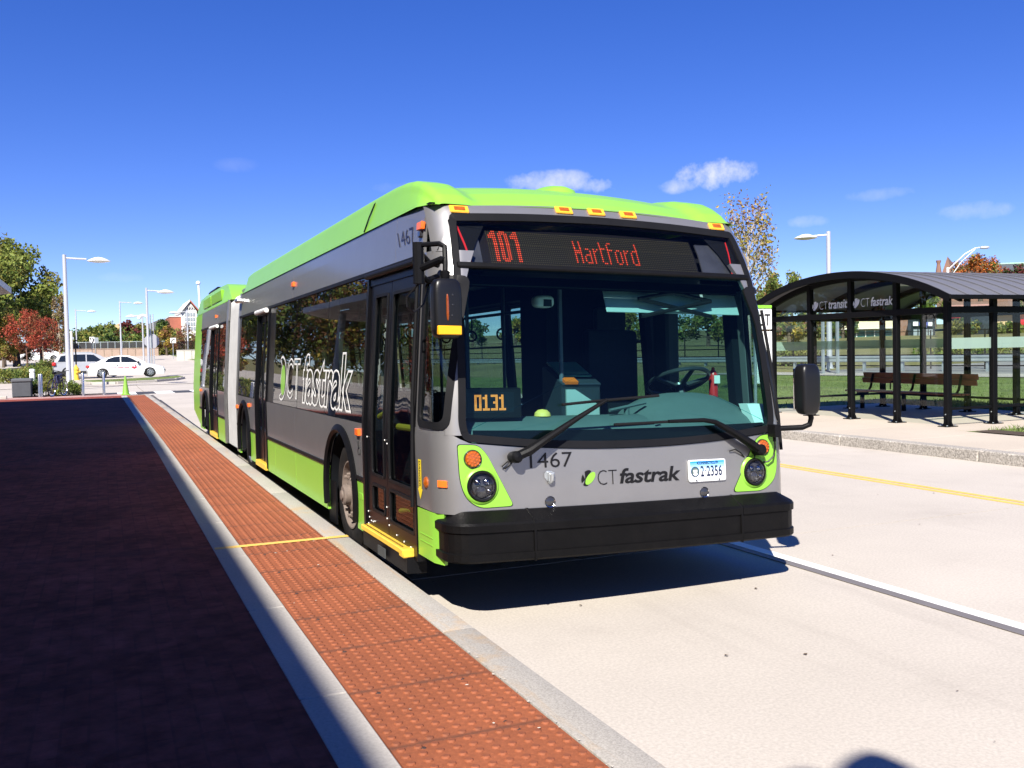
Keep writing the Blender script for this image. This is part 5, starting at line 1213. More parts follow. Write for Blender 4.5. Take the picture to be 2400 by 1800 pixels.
def lamp_px(px, pybase, pytop, Y, side, label, **k):
    p = at(px, pybase, Y); q = at(px-4 if False else px, pytop, Y); return lamp('street_lamp', p.x, p.y, p.z, q.z-p.z, side, label, **k)
lamp_px(162, 907.6, 597, 56, 1, 'tall grey street lamp with white disc head beside the bicycle', arm=1.95, r=.115)
lamp_px(350, 885, 675, 73, 1, 'grey disc street lamp on the grass island with a round camera', arm=1.5)
lamp_px(285, 840, 705, 124, 1, 'grey disc street lamp behind the white saloon car', arm=2.4)
lamp_px(181, 838, 724.6, 135, 1, 'thin distant street lamp behind the white estate car', arm=2.2)
lamp_px(442, 846.6, 727, 118, -1, 'grey disc street lamp in front of the white gabled building', arm=1.7)
p = on_z(1944.5, 869.5, .15); lamp('street_lamp', p.x, p.y, .12, 7.35, -1, 'grey disc street lamp rising above the shelter roof', arm=1.35, r=.13, rz=R(-30))
e = empty('street_lamp', at(2222, 812, 66), R(-35), 'white cobra head street lamp behind the shelter roof', 'street lamp')
mb = MB(); mb.tube([(0, 0, -.5), (0, 0, 7.4)], [.16, .12], 10); mb.build('pole', 'lamp_white', e)
mb = MB(); mb.tube([(0, 0, 7.15), (1.5, 0, 8.6), (2.4, 0, 9.1), (2.9, 0, 9.15)], .05, 6); mb.tube([(0, 0, 6.1), (1.2, 0, 7.9), (2.4, 0, 9.0)], .04, 6); mb.build('arm', 'lamp_white', e)
mb = MB(); blob(mb, (3.2, 0, 9.12), .42, .2, .13, .7); mb.build('lamp_head', 'pole_grey', e)
lamp_px(338, 870, 735, 112, -1, 'small far street lamp standing left of the camera pole', arm=1.3)
# stand-in lamp, unseen: added so its shrunken head casts a shadow on the road
ql = lamp('street_lamp', -1.52, -2.97, .18, 6.1, 1, 'unseen disc lamp added behind the viewer to cast a road shadow', arm=.55, rz=R(18)); [setattr(c, 'scale', (.30, .30, 1)) for c in ql.children if c.name.startswith('lamp_head')]; [setattr(c, 'location', (.30, 0, 0)) for c in ql.children if c.name.startswith('lamp_head')]

# galvanised twin sign posts seen through the shelter
for px in (1929.5, 1963.5):
    p = on_z(px, 877, .15); e = empty('sign_post', (p.x, p.y, .12), label=('left' if px < 1940 else 'right')+'-hand galvanised sign post seen through the shelter glass', cat='sign post', group='galvanised posts behind the shelter')
    mb = MB(); mb.box(-.06, .06, -.05, .05, 0, 4.3); mb.build('post', 'galvanised', e)
p0, p1 = on_z(1929.5, 877, .15), on_z(1963.5, 877, .15)
e = empty('road_sign', (p0+p1)/2, label='grey back of a road sign high on the twin posts', cat='sign'); dd = (p1-p0)/2; mb = MB(); mb.obox((0, 0, 3.85), dd*1.3, Vector((dd.y, -dd.x, 0)).normalized()*.02, (0, 0, .45)); mb.build('sign_back', 'galvanised', e)

# ================================================================== STATION CANOPY (mostly off the frame: it shades the platform)
cn = empty('station_canopy', (-9, 10, .18), label='large flat station canopy shading the platform beside the bus', cat='canopy')
def CN(): return MB(lambda x, y, z: (x+9, y-10, z-.18))
mb = CN(); mb.box(-22, -4.17, -30, 30.15, 7.85, 8.3); mb.build('roof_deck', mat('canopy_grey', (.30, .30, .31), .6), cn, bevel=.03)
mb = CN(); mb.box(-21.6, -4.3, -29.6, 29.8, 7.70, 7.85); mb.build('soffit', mat('canopy_soffit', (.18, .12, .08), .6), cn)
for y in (-22, -12, -2, 8, 18, 28):
    for x in (-16, -9):
        mb = CN(); mb.tube([(x, y, .18), (x, y, 7.7)], .22, 12); mb.build('column', 'canopy_grey', cn)
wl = empty('station_building', (-15, 6, .18), label='long dark station wall under the platform canopy', cat='building')
mb = MB(); mb.box(-6, 3.2, -26, 14, 0, 4.2); mb.build('wall', mat('station_wall', (.10, .065, .055), .8, var=.15), wl)
for k in range(12):
    mb = MB(); mb.box(3.2, 3.24, -24+3*k, -22.2+3*k, .9, 2.9); mb.build('window', 'black_frame', wl)
# low canopy whose corner shows at the left edge
cp = at(27, 688, 33.0); c2 = empty('platform_canopy', (cp.x-2, cp.y-2, .18), label='pale grey corner of a low canopy at the left edge', cat='canopy')
mb = MB(); zz = cp.z-.18; mb.prism([(-6, zz+1.0), (1.2, zz+.42), (2.0, zz+.18), (2.0, zz), (1.2, zz-.1), (-6, zz+.4)], lambda x, z: (x, -9, z), lambda x, z: (x, 2, z)); mb.build('roof', mat('canopy_pale', (.5, .49, .47), .5), c2)
for y in (-7, -1): mb = MB(); mb.tube([(1.3, y, 0), (1.3, y, zz-.05)], .12, 10); mb.build('column', 'canopy_pale', c2)

# ================================================================== SMALL STREET FURNITURE
bo = None
for px, pb, lab in ((195.3, 928, 'stainless bollard right of the bicycle'), (244, 925.8, 'stainless bollard nearest the green cone'), (93.6, 930.8, 'left one of the paired stainless bollards by the shrubs'), (97.6, 930.6, 'right one of the paired stainless bollards by the shrubs')):
    p = on_z(px, pb, .18)
    if bo is None:
        bo = empty('bollard', (p.x, p.y, .17), 0, lab, 'bollard', 'stainless bollards across the platform end'); mb = MB(); mb.lathe([(.05, 0), (.05, .88), (.035, .905), (.001, .91)], (0, 0, 0), (0, 0, 1), 14); mb.build('shaft', 'steel_bollard', bo); mb = MB(); mb.lathe([(.075, 0), (.075, .025), (.052, .03)], (0, 0, 0), (0, 0, 1), 14); mb.build('collar', 'steel_bollard', bo)
    else: dup(bo, (p.x, p.y, .17), label=lab)
p = on_z(295, 925.5, .18); e = empty('traffic_cone', (p.x, p.y, .175), 0, 'lime green traffic cone at the end of the red strip', 'traffic cone')
mb = MB(); mb.lathe([(.145, .03), (.12, .1), (.035, .70), (.022, .74), (.001, .74)], (0, 0, 0), (0, 0, 1), 16); mb.build('cone', mat('cone_lime', (.17, .36, .03), .5, var=.1, stain=.5, scol=(.10, .12, .02), sscale=6), e)
mb = MB(); mb.box(-.17, .17, -.17, .17, 0, .035); mb.build('base', 'cone_lime', e, bevel=.01)
p = on_z(26, 931, .18); e = empty('concrete_bin', (p.x+.38, p.y+.42, .17), 0, 'grey concrete bin box beside the flowering shrubs', 'bin')
mb = MB(); mb.box(-.34, .34, -.42, .42, 0, .58); mb.build('body', mat('bin_grey', (.06, .065, .075), .7, var=.15), e, bevel=.03); mb = MB(); mb.box(-.37, .37, -.45, .45, .58, .73); mb.build('lid', mat('bin_lid', (.085, .09, .10), .6), e, bevel=.04)
p = at(8, 934, 40.2); e = empty('stone_block', (p.x, 40.2, .17), 0, 'small pale stone block at the left platform end', 'block'); MB().box(-.12, .12, -.1, .1, 0, .13).build('block', 'border_stone', e, bevel=.02)
p = at(76.5, 902, 66); e = empty('path_light', (p.x, 66, p.z), 0, 'white cylindrical path light beside the red tree', 'path light'); mb = MB(); mb.lathe([(.16, 0), (.16, .72), (.13, .74), (.13, .80), (.17, .82), (.17, .92), (.12, .98), (.001, 1.0)], (0, 0, 0), (0, 0, 1), 14); mb.build('body', 'lamp_white', e)
p = at(179.4, 891, 62); e = empty('fire_hydrant', (p.x, 62, p.z), 0, 'yellow fire hydrant behind the tall lamp post', 'hydrant')
mb = MB(); mb.lathe([(.2, 0), (.2, .05), (.14, .06), (.13, .6), (.17, .62), (.17, .68), (.13, .72), (.09, .82), (.04, .86), (.04, .92), (.001, .92)], (0, 0, 0), (0, 0, 1), 14); mb.tube([(-.22, 0, .52), (.22, 0, .52)], .07, 8); mb.build('body', mat('hydrant_yellow', (.72, .45, .04), .5, var=.1), e)
mb = MB(); mb.tube([(0, -.22, .5), (0, -.1, .5)], .09, 8); mb.build('cap', 'hydrant_yellow', e)
def post_sign(name, px, pb, pt, Y, lab, panels, r=.03, m='galvanised', cat='sign'):
    p = at(px, pb, Y); q = at(px, pt, Y); e = empty(name, p, 0, lab, cat); mb = MB(); mb.tube([(0, 0, 0), (0, 0, q.z-p.z)], r, 8); mb.build('post', m, e)
    for (a0, b0, a1, b1, mm, nm) in panels:
        A, Bq = at(a0, b1, Y)-p, at(a1, b0, Y)-p; mb = MB(); mb.box(A.x, Bq.x, -.06, -.04, A.z, Bq.z); mb.build(nm, mm, e)
    return e, p
post_sign('sign_pole', 171.5, 899, 776, 60, 'slim pale pole standing between lamp post and hydrant', [(168, 790, 173, 796, 'galvanised', 'bracket')], .07, mat('pole_cream', (.55, .52, .45), .5), 'pole')
post_sign('sign_pole', 179.5, 880, 785, 64, 'dark slim pole directly behind the yellow hydrant', [(177, 797, 181, 800, 'post_black', 'bracket')], .04, 'post_black', 'pole')
e, p = post_sign('turn_sign', 216.5, 838, 790, 110, 'white road sign with black curving arrow left of its pair', [(210, 789.5, 221, 804, 'sign_white', 'sign_panel')])
mb = MB(); c = at(215.5, 797, 110)-p; mb.tube([(c.x+.02, -.07, c.z-.30), (c.x+.12, -.07, c.z-.1), (c.x+.17, -.07, c.z+.08), (c.x+.05, -.07, c.z+.2)], .05, 5); mb.tube([(c.x-.14, -.07, c.z+.22), (c.x-.12, -.07, c.z-.02)], [.07, .02], 5); mb.build('arrow', 'print_black', e)
post_sign('turn_sign', 224.5, 838, 791, 112, 'grey back of the road sign right of the arrow sign', [(220.5, 791, 230.5, 804.5, 'galvanised', 'sign_panel')])
e, p = post_sign('arrow_sign', 406.5, 841, 792, 104, 'white road sign with curved black arrow by the retaining wall', [(399.5, 792, 412, 804, 'sign_white', 'sign_panel')])
mb = MB(); c = at(405.5, 798, 104)-p; mb.tube([(c.x-.16, -.07, c.z-.2), (c.x-.1, -.07, c.z+.05), (c.x+.14, -.07, c.z+.14)], .055, 5); mb.build('arrow', 'print_black', e)
p = at(357, 879, 74); e = empty('stop_sign', p, 0, 'grey octagonal back of a stop sign beside the island lamp', 'sign')
mb = MB(); mb.tube([(0, 0, 0), (-.02, 0, 4.4)], .05, 8); mb.build('post', 'galvanised', e)
c = at(355.8, 799.5, 74)-p; mb = MB(); mb.prism([(.55*math.cos(R(22.5+45*k)), .55*math.sin(R(22.5+45*k))) for k in range(8)], lambda a, b: (c.x+a, .08, c.z+b), lambda a, b: (c.x+a, .10, c.z+b)); mb.build('octagon', mat('sign_back_grey', (.38, .38, .40), .5, metal=.3), e)
q = at(358, 736, 74)-p; mb = MB(); mb.tube([(q.x, .15, 0), (q.x, .15, q.z)], .04, 8); mb.build('antenna_pole', 'pole_grey', e)
p = at(344.5, 742, 73); e = empty('security_camera', p, 0, 'white dome camera on an arm of the island lamp', 'camera'); mb = MB(); mb.tube([(0, 0, 0), (-.25, 0, .10), (-.50, 0, .04)], [.09, .09, .07], 8); mb.build('arm', 'lamp_white', e); mb = MB(); mb.lathe([(.05, .12), (.14, .06), (.15, -.02), (.12, -.11), (.001, -.16)], (-.52, 0, -.05), (0, 0, 1), 14); mb.build('dome', 'lamp_white', e)
p = at(474.5, 842, 70); e = empty('camera_pole', p, 0, 'white pole with camera ball showing above the bus rear', 'pole'); q = at(474.5, 664, 70)-p; mb = MB(); mb.tube([(0, 0, 0), (-.1, 0, q.z)], .07, 8); mb.lathe([(.15, 0), (.16, .1), (.08, .2), (.001, .22)], (-.12, 0, q.z-.05), (0, 0, 1), 12); mb.build('pole', 'lamp_white', e)
# bicycle
p = on_z(136, 928.5, .18); bi = empty('bicycle', (p.x, p.y, .175), R(68), 'dark bicycle parked at the platform end seen nearly end on', 'bicycle')
mat('bike_frame', (.03, .03, .08), .3, coat=.5)
for x in (-.52, .52):
    mb = MB(); mb.tube([(x+.33*math.cos(t), 0, .34+.33*math.sin(t)) for t in [2*math.pi*i/28 for i in range(29)]], .022, 6, caps=False); w = mb.build('wheel', 'tyre_rubber', bi); mb = MB(); mb.tube([(x+.305*math.cos(t), 0, .34+.305*math.sin(t)) for t in [2*math.pi*i/28 for i in range(29)]], .014, 5, caps=False); mb.build('rim', 'chrome', w)
    mb = MB()
    for k in range(12): t = k*math.pi/6; mb.tube([(x, 0, .34), (x+.3*math.cos(t), 0, .34+.3*math.sin(t))], .003, 4)
    tag(mb.build('spokes', 'chrome', w), kind='stuff')
mb = MB(); 
for a, b in (((-.52, .34), (-.12, .34)), ((-.52, .34), (-.2, .82)), ((-.12, .34), (-.22, .88)), ((-.12, .34), (.36, .76)), ((-.2, .80), (.36, .84)), ((.34, .90), (.52, .34))): mb.tube([(a[0], 0, a[1]), (b[0], 0, b[1])], .022, 6)
mb.build('frame', 'bike_frame', bi); mb = MB(); mb.tube([(.40, -.28, 1.0), (.34, -.1, .98), (.34, 0, .95), (.34, .1, .98), (.40, .28, 1.0)], .016, 6); mb.build('handlebar', 'post_black', bi); mb = MB(); blob(mb, (-.24, 0, .92), .14, .07, .035, .7); mb.build('saddle', 'post_black', bi); mb = MB(); blob(mb, (.1, .03, .66), .1, .09, .16, .6); mb.build('bag', 'print_navy', bi)
mb = MB(); mb.tube([(-.12, .06, .34), (-.02, .06, .25)], .014, 5); mb.tube([(-.12, -.06, .34), (-.22, -.06, .43)], .014, 5); mb.lathe([(.09, -.01), (.09, .01)], (-.12, 0, .34), (0, 1, 0), 14); mb.build('pedal_crank', 'chrome', bi)

# ================================================================== CARS
mat('car_silver', (.34, .35, .37), .3, coat=.8); mat('car_rim_dark', (.07, .07, .075), .4, metal=.5); mat('car_white', (.70, .70, .70), .3, coat=.8); mat('car_glass', (.012, .016, .02), .06, coat=.5); mat('car_trim', (.02, .02, .02), .5); mat('tail_red', (.45, .02, .02), .25, coat=.5); mat('head_clear', (.55, .57, .6), .15, coat=.6)
glass('car_window', (.30, .36, .36), .08)
def car(name, label, loc, rz, L_, Wd, belly, belt, roof, paint='car_white', wheel_r=.33, wb=(.19, .80), hood_=.95):
    """side outlines as (x, z) from tail (x=0) to nose (x=L); belly/body outline and roof outline"""
    e = empty(name, loc, rz, label, 'car'); hw = Wd/2
    wc = [L_*wb[0], L_*wb[1]]
    low = []
    for x in np.linspace(.06, L_-.06, 60):
        z = .20
        for c in wc:
            d = abs(x-c)
            if d < wheel_r+.05: z = max(z, wheel_r-.02+math.sqrt((wheel_r+.05)**2-d*d))
        low.append((float(x), z))
    out = low+belt[::-1]
    # body: outline swept over the width, the ends pulled in
    n = len(out); secs = [(-1, .90, .02), (-.97, .97, .0), (-.6, 1, 0), (.6, 1, 0), (.97, .97, 0), (1, .90, .02)]; mb = MB(); vs = []
    for s, k, dz in secs:
        for x, z in out:
            t = abs(x/L_*2-1); pull = 1-.16*max(0, (t-.72)/.28)**2; xx = (x-L_/2)*(1-.02*(abs(s) > .7)-.012*(abs(s) > .95)); vs.append((xx, s*hw*pull*(1-.06*max(0, (z-.75)/.4)), z-dz*(z > .6)))
    fs = [(a*n+i, a*n+(i+1) % n, (a+1)*n+(i+1) % n, (a+1)*n+i) for a in range(len(secs)-1) for i in range(n)]+[tuple(range(n-1, -1, -1)), tuple((len(secs)-1)*n+i for i in range(n))]
    mb.add(vs, fs); mb.build('body', paint, e, angle=40)
    # cabin
    n = len(roof); zb = min(z for x, z in roof); zt_ = max(z for x, z in roof); mb = MB(); vs = []
    wd = lambda z: hw*(.90-.22*(z-zb)/(zt_-zb))
    for s in (-1, 1):
        for x, z in roof: vs.append((x-L_/2, s*wd(z), z))
    mb.add(vs, [(i, (i+1) % n, n+(i+1) % n, n+i) for i in range(n)]+[tuple(range(n-1, -1, -1)), tuple(range(n, 2*n))]); cab = mb.build('cabin', paint, e, bevel=.03, seg=2)
    return e, wd, zb, zt_, wc, hw
def car_wheels(e, L_, wc, hw, r_):
    for c in wc:
        for s in (-1, 1):
            mb = MB(); mb.lathe([(r_*.62, -.2), (r_, -.19), (r_, -.02), (r_*.93, .0), (r_*.66, .005)], (c-L_/2, s*(hw-.04), r_), (0, s, 0), 24); w = mb.build('wheel', 'tyre_rubber', e)
            mb = MB(); mb.lathe([(r_*.66, .0), (r_*.62, -.04), (r_*.25, -.06), (.001, -.02)], (c-L_/2, s*(hw-.04), r_), (0, s, 0), 24); mb.build('rim', 'car_rim_dark', w)
            mb = MB()
            for k in range(9): t = k*2*math.pi/9; mb.obox((c-L_/2+math.cos(t)*r_*.36, s*(hw-.036), r_+math.sin(t)*r_*.36), Vector((math.cos(t), 0, math.sin(t)))*r_*.28, (0, .008, 0), Vector((-math.sin(t), 0, math.cos(t)))*r_*.075)
            mb.lathe([(r_*.68, .006), (r_*.68, -.01), (r_*.61, .0), (r_*.61, .006)], (c-L_/2, s*(hw-.04), r_), (0, s, 0), 24); mb.build('spokes', 'alloy', w)
def side_pane(e, name, poly, wd, L_, m, o=.012):
    for s in (-1, 1):
        mb = MB(); mb.add([(x-L_/2, s*(wd(z)+o), z) for x, z in poly]+[(x-L_/2, s*(wd(z)-.0), z) for x, z in poly], [tuple(range(len(poly)))]+[(i, (i+1) % len(poly), len(poly)+(i+1) % len(poly), len(poly)+i) for i in range(len(poly))]); mb.build(name, m, e, smooth=False)
# white saloon
Lc = 4.95; belt = [(0.03, .45), (.02, .62), (.08, .80), (.22, .98), (.65, 1.04), (1.3, 1.03), (3.35, .96), (4.1, .88), (4.6, .76), (4.88, .60), (4.93, .42)]
roof = [(.45, 1.0), (1.05, 1.27), (1.55, 1.43), (2.2, 1.50), (2.7, 1.47), (3.15, 1.30), (3.75, .97)]
pA = at(214, 887, 69.5); pB = at(376, 887, 69.5); cz = pA.z
sed, wd, zb, z1, wc, hw = car('saloon_car', 'white saloon car with red lettering stopped by the grass island', ((pA.x+pB.x)/2, 69.5, cz), R(2), Lc, 1.84, None, belt, roof)
car_wheels(sed, Lc, wc, hw, .345)
side_pane(sed, 'window', [(1.12, 1.06), (1.35, 1.28), (1.72, 1.40), (2.08, 1.43), (2.08, 1.04)], wd, Lc, 'car_glass'); side_pane(sed, 'window', [(2.15, 1.04), (2.15, 1.43), (2.55, 1.40), (2.9, 1.25), (3.22, 1.02)], wd, Lc, 'car_glass')
for n_, a, b in (('windscreen', (2.78, 1.45), (3.68, 1.01)), ('rear_window', (1.42, 1.40), (.55, 1.06))):
    mb = MB(); mb.add([(a[0]-Lc/2, -.55, a[1]+.012), (a[0]-Lc/2, .55, a[1]+.012), (b[0]-Lc/2+.02, .68, b[1]+.012), (b[0]-Lc/2+.02, -.68, b[1]+.012)], [(0, 1, 2, 3)]); mb.build(n_, 'car_glass', sed)
for s in (-1, 1):
    mb = MB(); blob(mb, (4.62-Lc/2, s*.66, .66), .2, .12, .07, .7); mb.build('headlight', 'head_clear', sed); mb = MB(); blob(mb, (.12-Lc/2, s*.70, .78), .12, .13, .09, .7); mb.build('tail_light', 'tail_red', sed); mb = MB(); blob(mb, (3.2-Lc/2, s*.99, 1.03), .09, .09, .07, .7); mb.build('door_mirror', 'car_trim', sed)
    mb = MB()
    for x in (2.12, 3.25): mb.box(x-.006-Lc/2, x+.006-Lc/2, s*.918-.004, s*.918+.004, .38, .98)
    for x in (1.95, 3.05): mb.box(x-.1-Lc/2, x-Lc/2, s*.915-.014, s*.915+.014, .83, .86)
    mb.build('door_seams', 'car_trim', sed)
mb = MB(); mb.box(Lc/2-.07, Lc/2-.0, -.5, .5, .35, .52); mb.build('grille', 'car_trim', sed)
mb = MB()
for x, w_ in ((1.35, .5), (1.9, .38), (2.32, .3)): mb.box(x-Lc/2, x+w_-Lc/2, -.935, -.92, .665, .70)
mb.prism([(.0, .0), (.12, .10), (.2, .02), (.3, .13), (.36, 0), (.2, -.10)], lambda a, b: (2.75+a-Lc/2, -.937, .68+b), lambda a, b: (2.75+a-Lc/2, -.925, .68+b)); mb.build('door_lettering', mat('car_red', (.5, .03, .06), .4), sed)
# white estate (only its flank and tail show past the saloon)
Ls = 4.95; belt2 = [(.02, .50), (.0, .80), (.06, 1.02), (.2, 1.10), (3.6, 1.08), (4.4, 1.0), (4.8, .85), (4.93, .6), (4.93, .42)]
roof2 = [(.08, 1.08), (.30, 1.45), (.55, 1.72), (1.2, 1.79), (2.6, 1.77), (3.15, 1.55), (3.75, 1.08)]
qA = at(124, 886, 75.5)
suv, wd2, zb2, z2, wc2, hw2 = car('estate_car', 'white estate car with dark windows behind the white saloon', (qA.x+Ls/2, 75.5, qA.z), R(3), Ls, 1.95, None, belt2, roof2, 'car_silver', wheel_r=.38)
car_wheels(suv, Ls, wc2, hw2, .38)
side_pane(suv, 'window', [(.35, 1.14), (.55, 1.55), (1.15, 1.62), (1.15, 1.14)], wd2, Ls, 'car_glass'); side_pane(suv, 'window', [(1.25, 1.14), (1.25, 1.64), (2.15, 1.64), (2.15, 1.13)], wd2, Ls, 'car_glass'); side_pane(suv, 'window', [(2.23, 1.13), (2.23, 1.64), (2.7, 1.60), (3.3, 1.12)], wd2, Ls, 'car_glass')
for n_, a, b, o in (('windscreen', (2.75, 1.72), (3.68, 1.12), .012), ('rear_window', (.48, 1.66), (.16, 1.16), .012)):
    mb = MB(); k = 1 if n_ == 'windscreen' else -1; mb.add([(a[0]-Ls/2+k*.015, -.6, a[1]+o), (a[0]-Ls/2+k*.015, .6, a[1]+o), (b[0]-Ls/2+k*.02, .74, b[1]+o), (b[0]-Ls/2+k*.02, -.74, b[1]+o)], [(0, 1, 2, 3)]); mb.build(n_, 'car_glass', suv)
for s in (-1, 1):
    mb = MB(); blob(mb, (.10-Ls/2, s*.82, .98), .13, .12, .14, .6); mb.build('tail_light', 'tail_red', suv); mb = MB(); mb.box(.02-Ls/2, Ls/2-.1, s*.96-.02, s*.96+.02, .26, .46); mb.build('side_sill', 'car_trim', suv); mb = MB(); mb.tube([(.7-Ls/2, s*.62, 1.80), (2.6-Ls/2, s*.62, 1.80)], .02, 6); mb.build('roof_rail', 'galvanised', suv)
mb = MB(); mb.box(-Ls/2-.03, -Ls/2+.1, -.85, .85, .30, .58); mb.build('rear_bumper', 'car_trim', suv, bevel=.03)
# far parked saloon
pF = at(93, 846, 126); far = dup(sed, (pF.x, 126, pF.z), R(184), 'far white saloon car parked beneath the red trees')
# driver in the saloon
def person_mesh(name, joints, edges, m, parent=None, sub=1):
    me = bpy.data.meshes.new(name); me.from_pydata([j[:3] for j in joints], edges, []); o = bpy.data.objects.new(name, me); COL.objects.link(o)
    md = o.modifiers.new('skin', 'SKIN'); ly = me.skin_vertices[0] if me.skin_vertices else None
    if ly is None:
        bm = bmesh.new(); bm.from_mesh(me); bm.verts.layers.skin.verify(); bm.to_mesh(me); bm.free(); ly = me.skin_vertices[0]
    for i, j in enumerate(joints): ly.data[i].radius = (j[3], j[3]*(j[4] if len(j) > 4 else 1))
    ly.data[0].use_root = True; s = o.modifiers.new('sub', 'SUBSURF'); s.levels = sub; s.render_levels = sub
    me.materials.append(MATS[m])
    if parent: o.parent = parent
    return o
mat('skin_tone', (.30, .17, .11), .6); mat('dark_shirt', (.02, .02, .025), .8)
pc = sed.location; pe = empty('person', (pc.x+.05, pc.y, pc.z), R(2), 'driver in dark clothes sitting at the wheel of the white saloon', 'person')
person_mesh('body', [(0, -.35, .55, .16), (0, -.35, .75, .17), (.02, -.35, .98, .17), (.03, -.35, 1.10, .06), (.04, -.35, 1.20, .095), (.05, -.35, 1.30, .08), (.05, -.55, 1.0, .07), (.25, -.66, .94, .05), (.5, -.62, 1.0, .04), (.05, -.15, 1.0, .07), (.3, -.1, .92, .05), (.55, -.2, 1.0, .04), (.4, -.45, .55, .1), (.4, -.25, .55, .1)], [(0, 1), (1, 2), (2, 3), (3, 4), (4, 5), (2, 6), (6, 7), (7, 8), (2, 9), (9, 10), (10, 11), (0, 12), (0, 13)], 'dark_shirt', pe)
# ================================================================== GROUND BEYOND THE PLATFORM
sheet('apron', 'road_concrete', -70, 1.72, 41.3, 62, -.02+.0, 10, 8); sheet('apron', 'road_concrete', -70, 14, 60.0, 135, .0, 14, 40)
sheet('apron', 'road_concrete', 1.70, 10.72, 59.9, 62, -.01, 4, 2)
# zebra: alternate white and dark blocks across the lane
for k in range(8):
    a = -1.05+k*.80; m_ = 'paint_white' if k % 2 == 0 else 'zebra_dark'
    tag(MB().box(a, a+.79, 45.4, 48.4, .003, .0045).build('crosswalk_stripe', m_), kind='structure')
for k in range(4): tag(MB().box(5.35+k*1.6, 6.14+k*1.6, 45.4, 48.4, .003, .0045).build('crosswalk_stripe', 'paint_white'), kind='structure')
# grass island with its kerb
def island(name, pts, z, kerb='border_stone', top='grass_green', h=.15, stones=True):
    n = len(pts); c = (sum(p[0] for p in pts)/n, sum(p[1] for p in pts)/n)
    mb = MB(); mb.prism([(c[0]+(p[0]-c[0])*.985, c[1]+(p[1]-c[1])*.97) for p in pts], lambda x, y: (x, y, zt(x, y)-.1), lambda x, y: (x, y, zt(x, y)+h+.01)); isl = tag(mb.build(name, top, smooth=False), kind='structure')
    q = dense(pts, 1.2)
    for i in range(len(q)):
        a, b = Vector((*q[i], 0)), Vector((*q[(i+1) % len(q)], 0)); d = (b-a); L_ = d.length; d.normalize(); nn = Vector((d.y, -d.x, 0)); m_ = (a+b)/2
        MB().obox((m_.x, m_.y, zt(m_.x, m_.y)+h/2-.05), d*(L_/2-.012), nn*.09, (0, 0, h/2+.05)).build('kerb_stone', kerb, isl, bevel=.02)
    return isl
def gpx(px, py, Y): p = at(px, py, Y); return (p.x, Y)
island('grass_island', [gpx(180, 0, 63.2), gpx(240, 0, 62.6), gpx(333, 0, 64), gpx(380, 0, 66), gpx(401, 0, 69), gpx(388, 0, 71), gpx(340, 0, 69.5), gpx(220, 0, 67.2), gpx(150, 0, 66.5)], 0)
island('planting_bed', [gpx(5, 0, 66), gpx(60, 0, 63), gpx(118, 0, 64), gpx(125, 0, 70), gpx(135, 0, 84), gpx(100, 0, 96), gpx(80, 0, 86), gpx(50, 0, 72)], 0, top='dry_grass')
island('grass_verge', [gpx(368, 0, 128), gpx(425, 0, 108), gpx(470, 0, 98), gpx(560, 0, 98), gpx(560, 0, 128)], 0, h=.1)

# shrubs: clumps of small leaves
def leaf_mesh(name, centers, n, ls, mats_, spread, droop=0, flat=1.0, fill=1.0):
    """many small bent leaves scattered round clump centres; one colour of leaf per clump"""
    C = np.array([c[:3] for c in centers]); S = np.array([c[3] for c in centers]); ci = np.random.choice(len(C), n, p=(S**2)/(S**2).sum())
    d = np.random.normal(size=(n, 3)); d /= np.linalg.norm(d, axis=1)[:, None]; r = np.random.rand(n)**.45
    P = C[ci]+d*(r*S[ci])[:, None]*np.array([1, 1, flat])
    a = np.random.normal(size=(n, 3)); a /= np.linalg.norm(a, axis=1)[:, None]; b = np.cross(a, np.random.normal(size=(n, 3))); b /= np.linalg.norm(b, axis=1)[:, None]
    w = ls*np.random.uniform(.6, 1.3, n)[:, None]; nn = np.cross(a, b)
    V = np.stack([P-a*w, P+b*w*.55+nn*w*.2, P+a*w, P-b*w*.55+nn*w*.2], 1).reshape(-1, 3)
    me = bpy.data.meshes.new(name); F = np.arange(n*4).reshape(-1, 4); me.from_pydata(V.tolist(), [], F.tolist())
    for m in mats_: me.materials.append(MATS[m])
    cm_ = np.random.randint(0, len(mats_), len(C)); mi = cm_[ci]; flip = np.random.rand(n) < .25; mi[flip] = np.random.randint(0, len(mats_), flip.sum())
    me.polygons.foreach_set('material_index', mi.astype(np.int32)); me.update()
    return me
def leafm(name, c, tr=.25):
    if name in MATS: return name
    m = bpy.data.materials.new(name); m.use_nodes = True; MATS[name] = m; nt = m.node_tree; L = nt.links.new; b = nt.nodes['Principled BSDF']
    oi = nt.nodes.new('ShaderNodeNewGeometry'); rp = nt.nodes.new('ShaderNodeValToRGB'); e = rp.color_ramp.elements; e[0].color = (*[k*.8 for k in c], 1); e[1].color = (*[min(1, k*2.0) for k in c], 1); L(oi.outputs['Random Per Island'], rp.inputs[0]); L(rp.outputs[0], b.inputs['Base Color'])
    b.inputs['Roughness'].default_value = .6; b.inputs['Specular IOR Level'].default_value = .3
    t = nt.nodes.new('ShaderNodeBsdfTranslucent'); L(rp.outputs[0], t.inputs[0]); mx = nt.nodes.new('ShaderNodeMixShader'); mx.inputs[0].default_value = tr; o = nt.nodes['Material Output']; L(b.outputs[0], mx.inputs[1]); L(t.outputs[0], mx.inputs[2]); L(mx.outputs[0], o.inputs[0])
    return name
G1, G2, G3 = leafm('leaf_green', (.07, .105, .02)), leafm('leaf_mid', (.125, .15, .028)), leafm('leaf_dark', (.035, .065, .016))
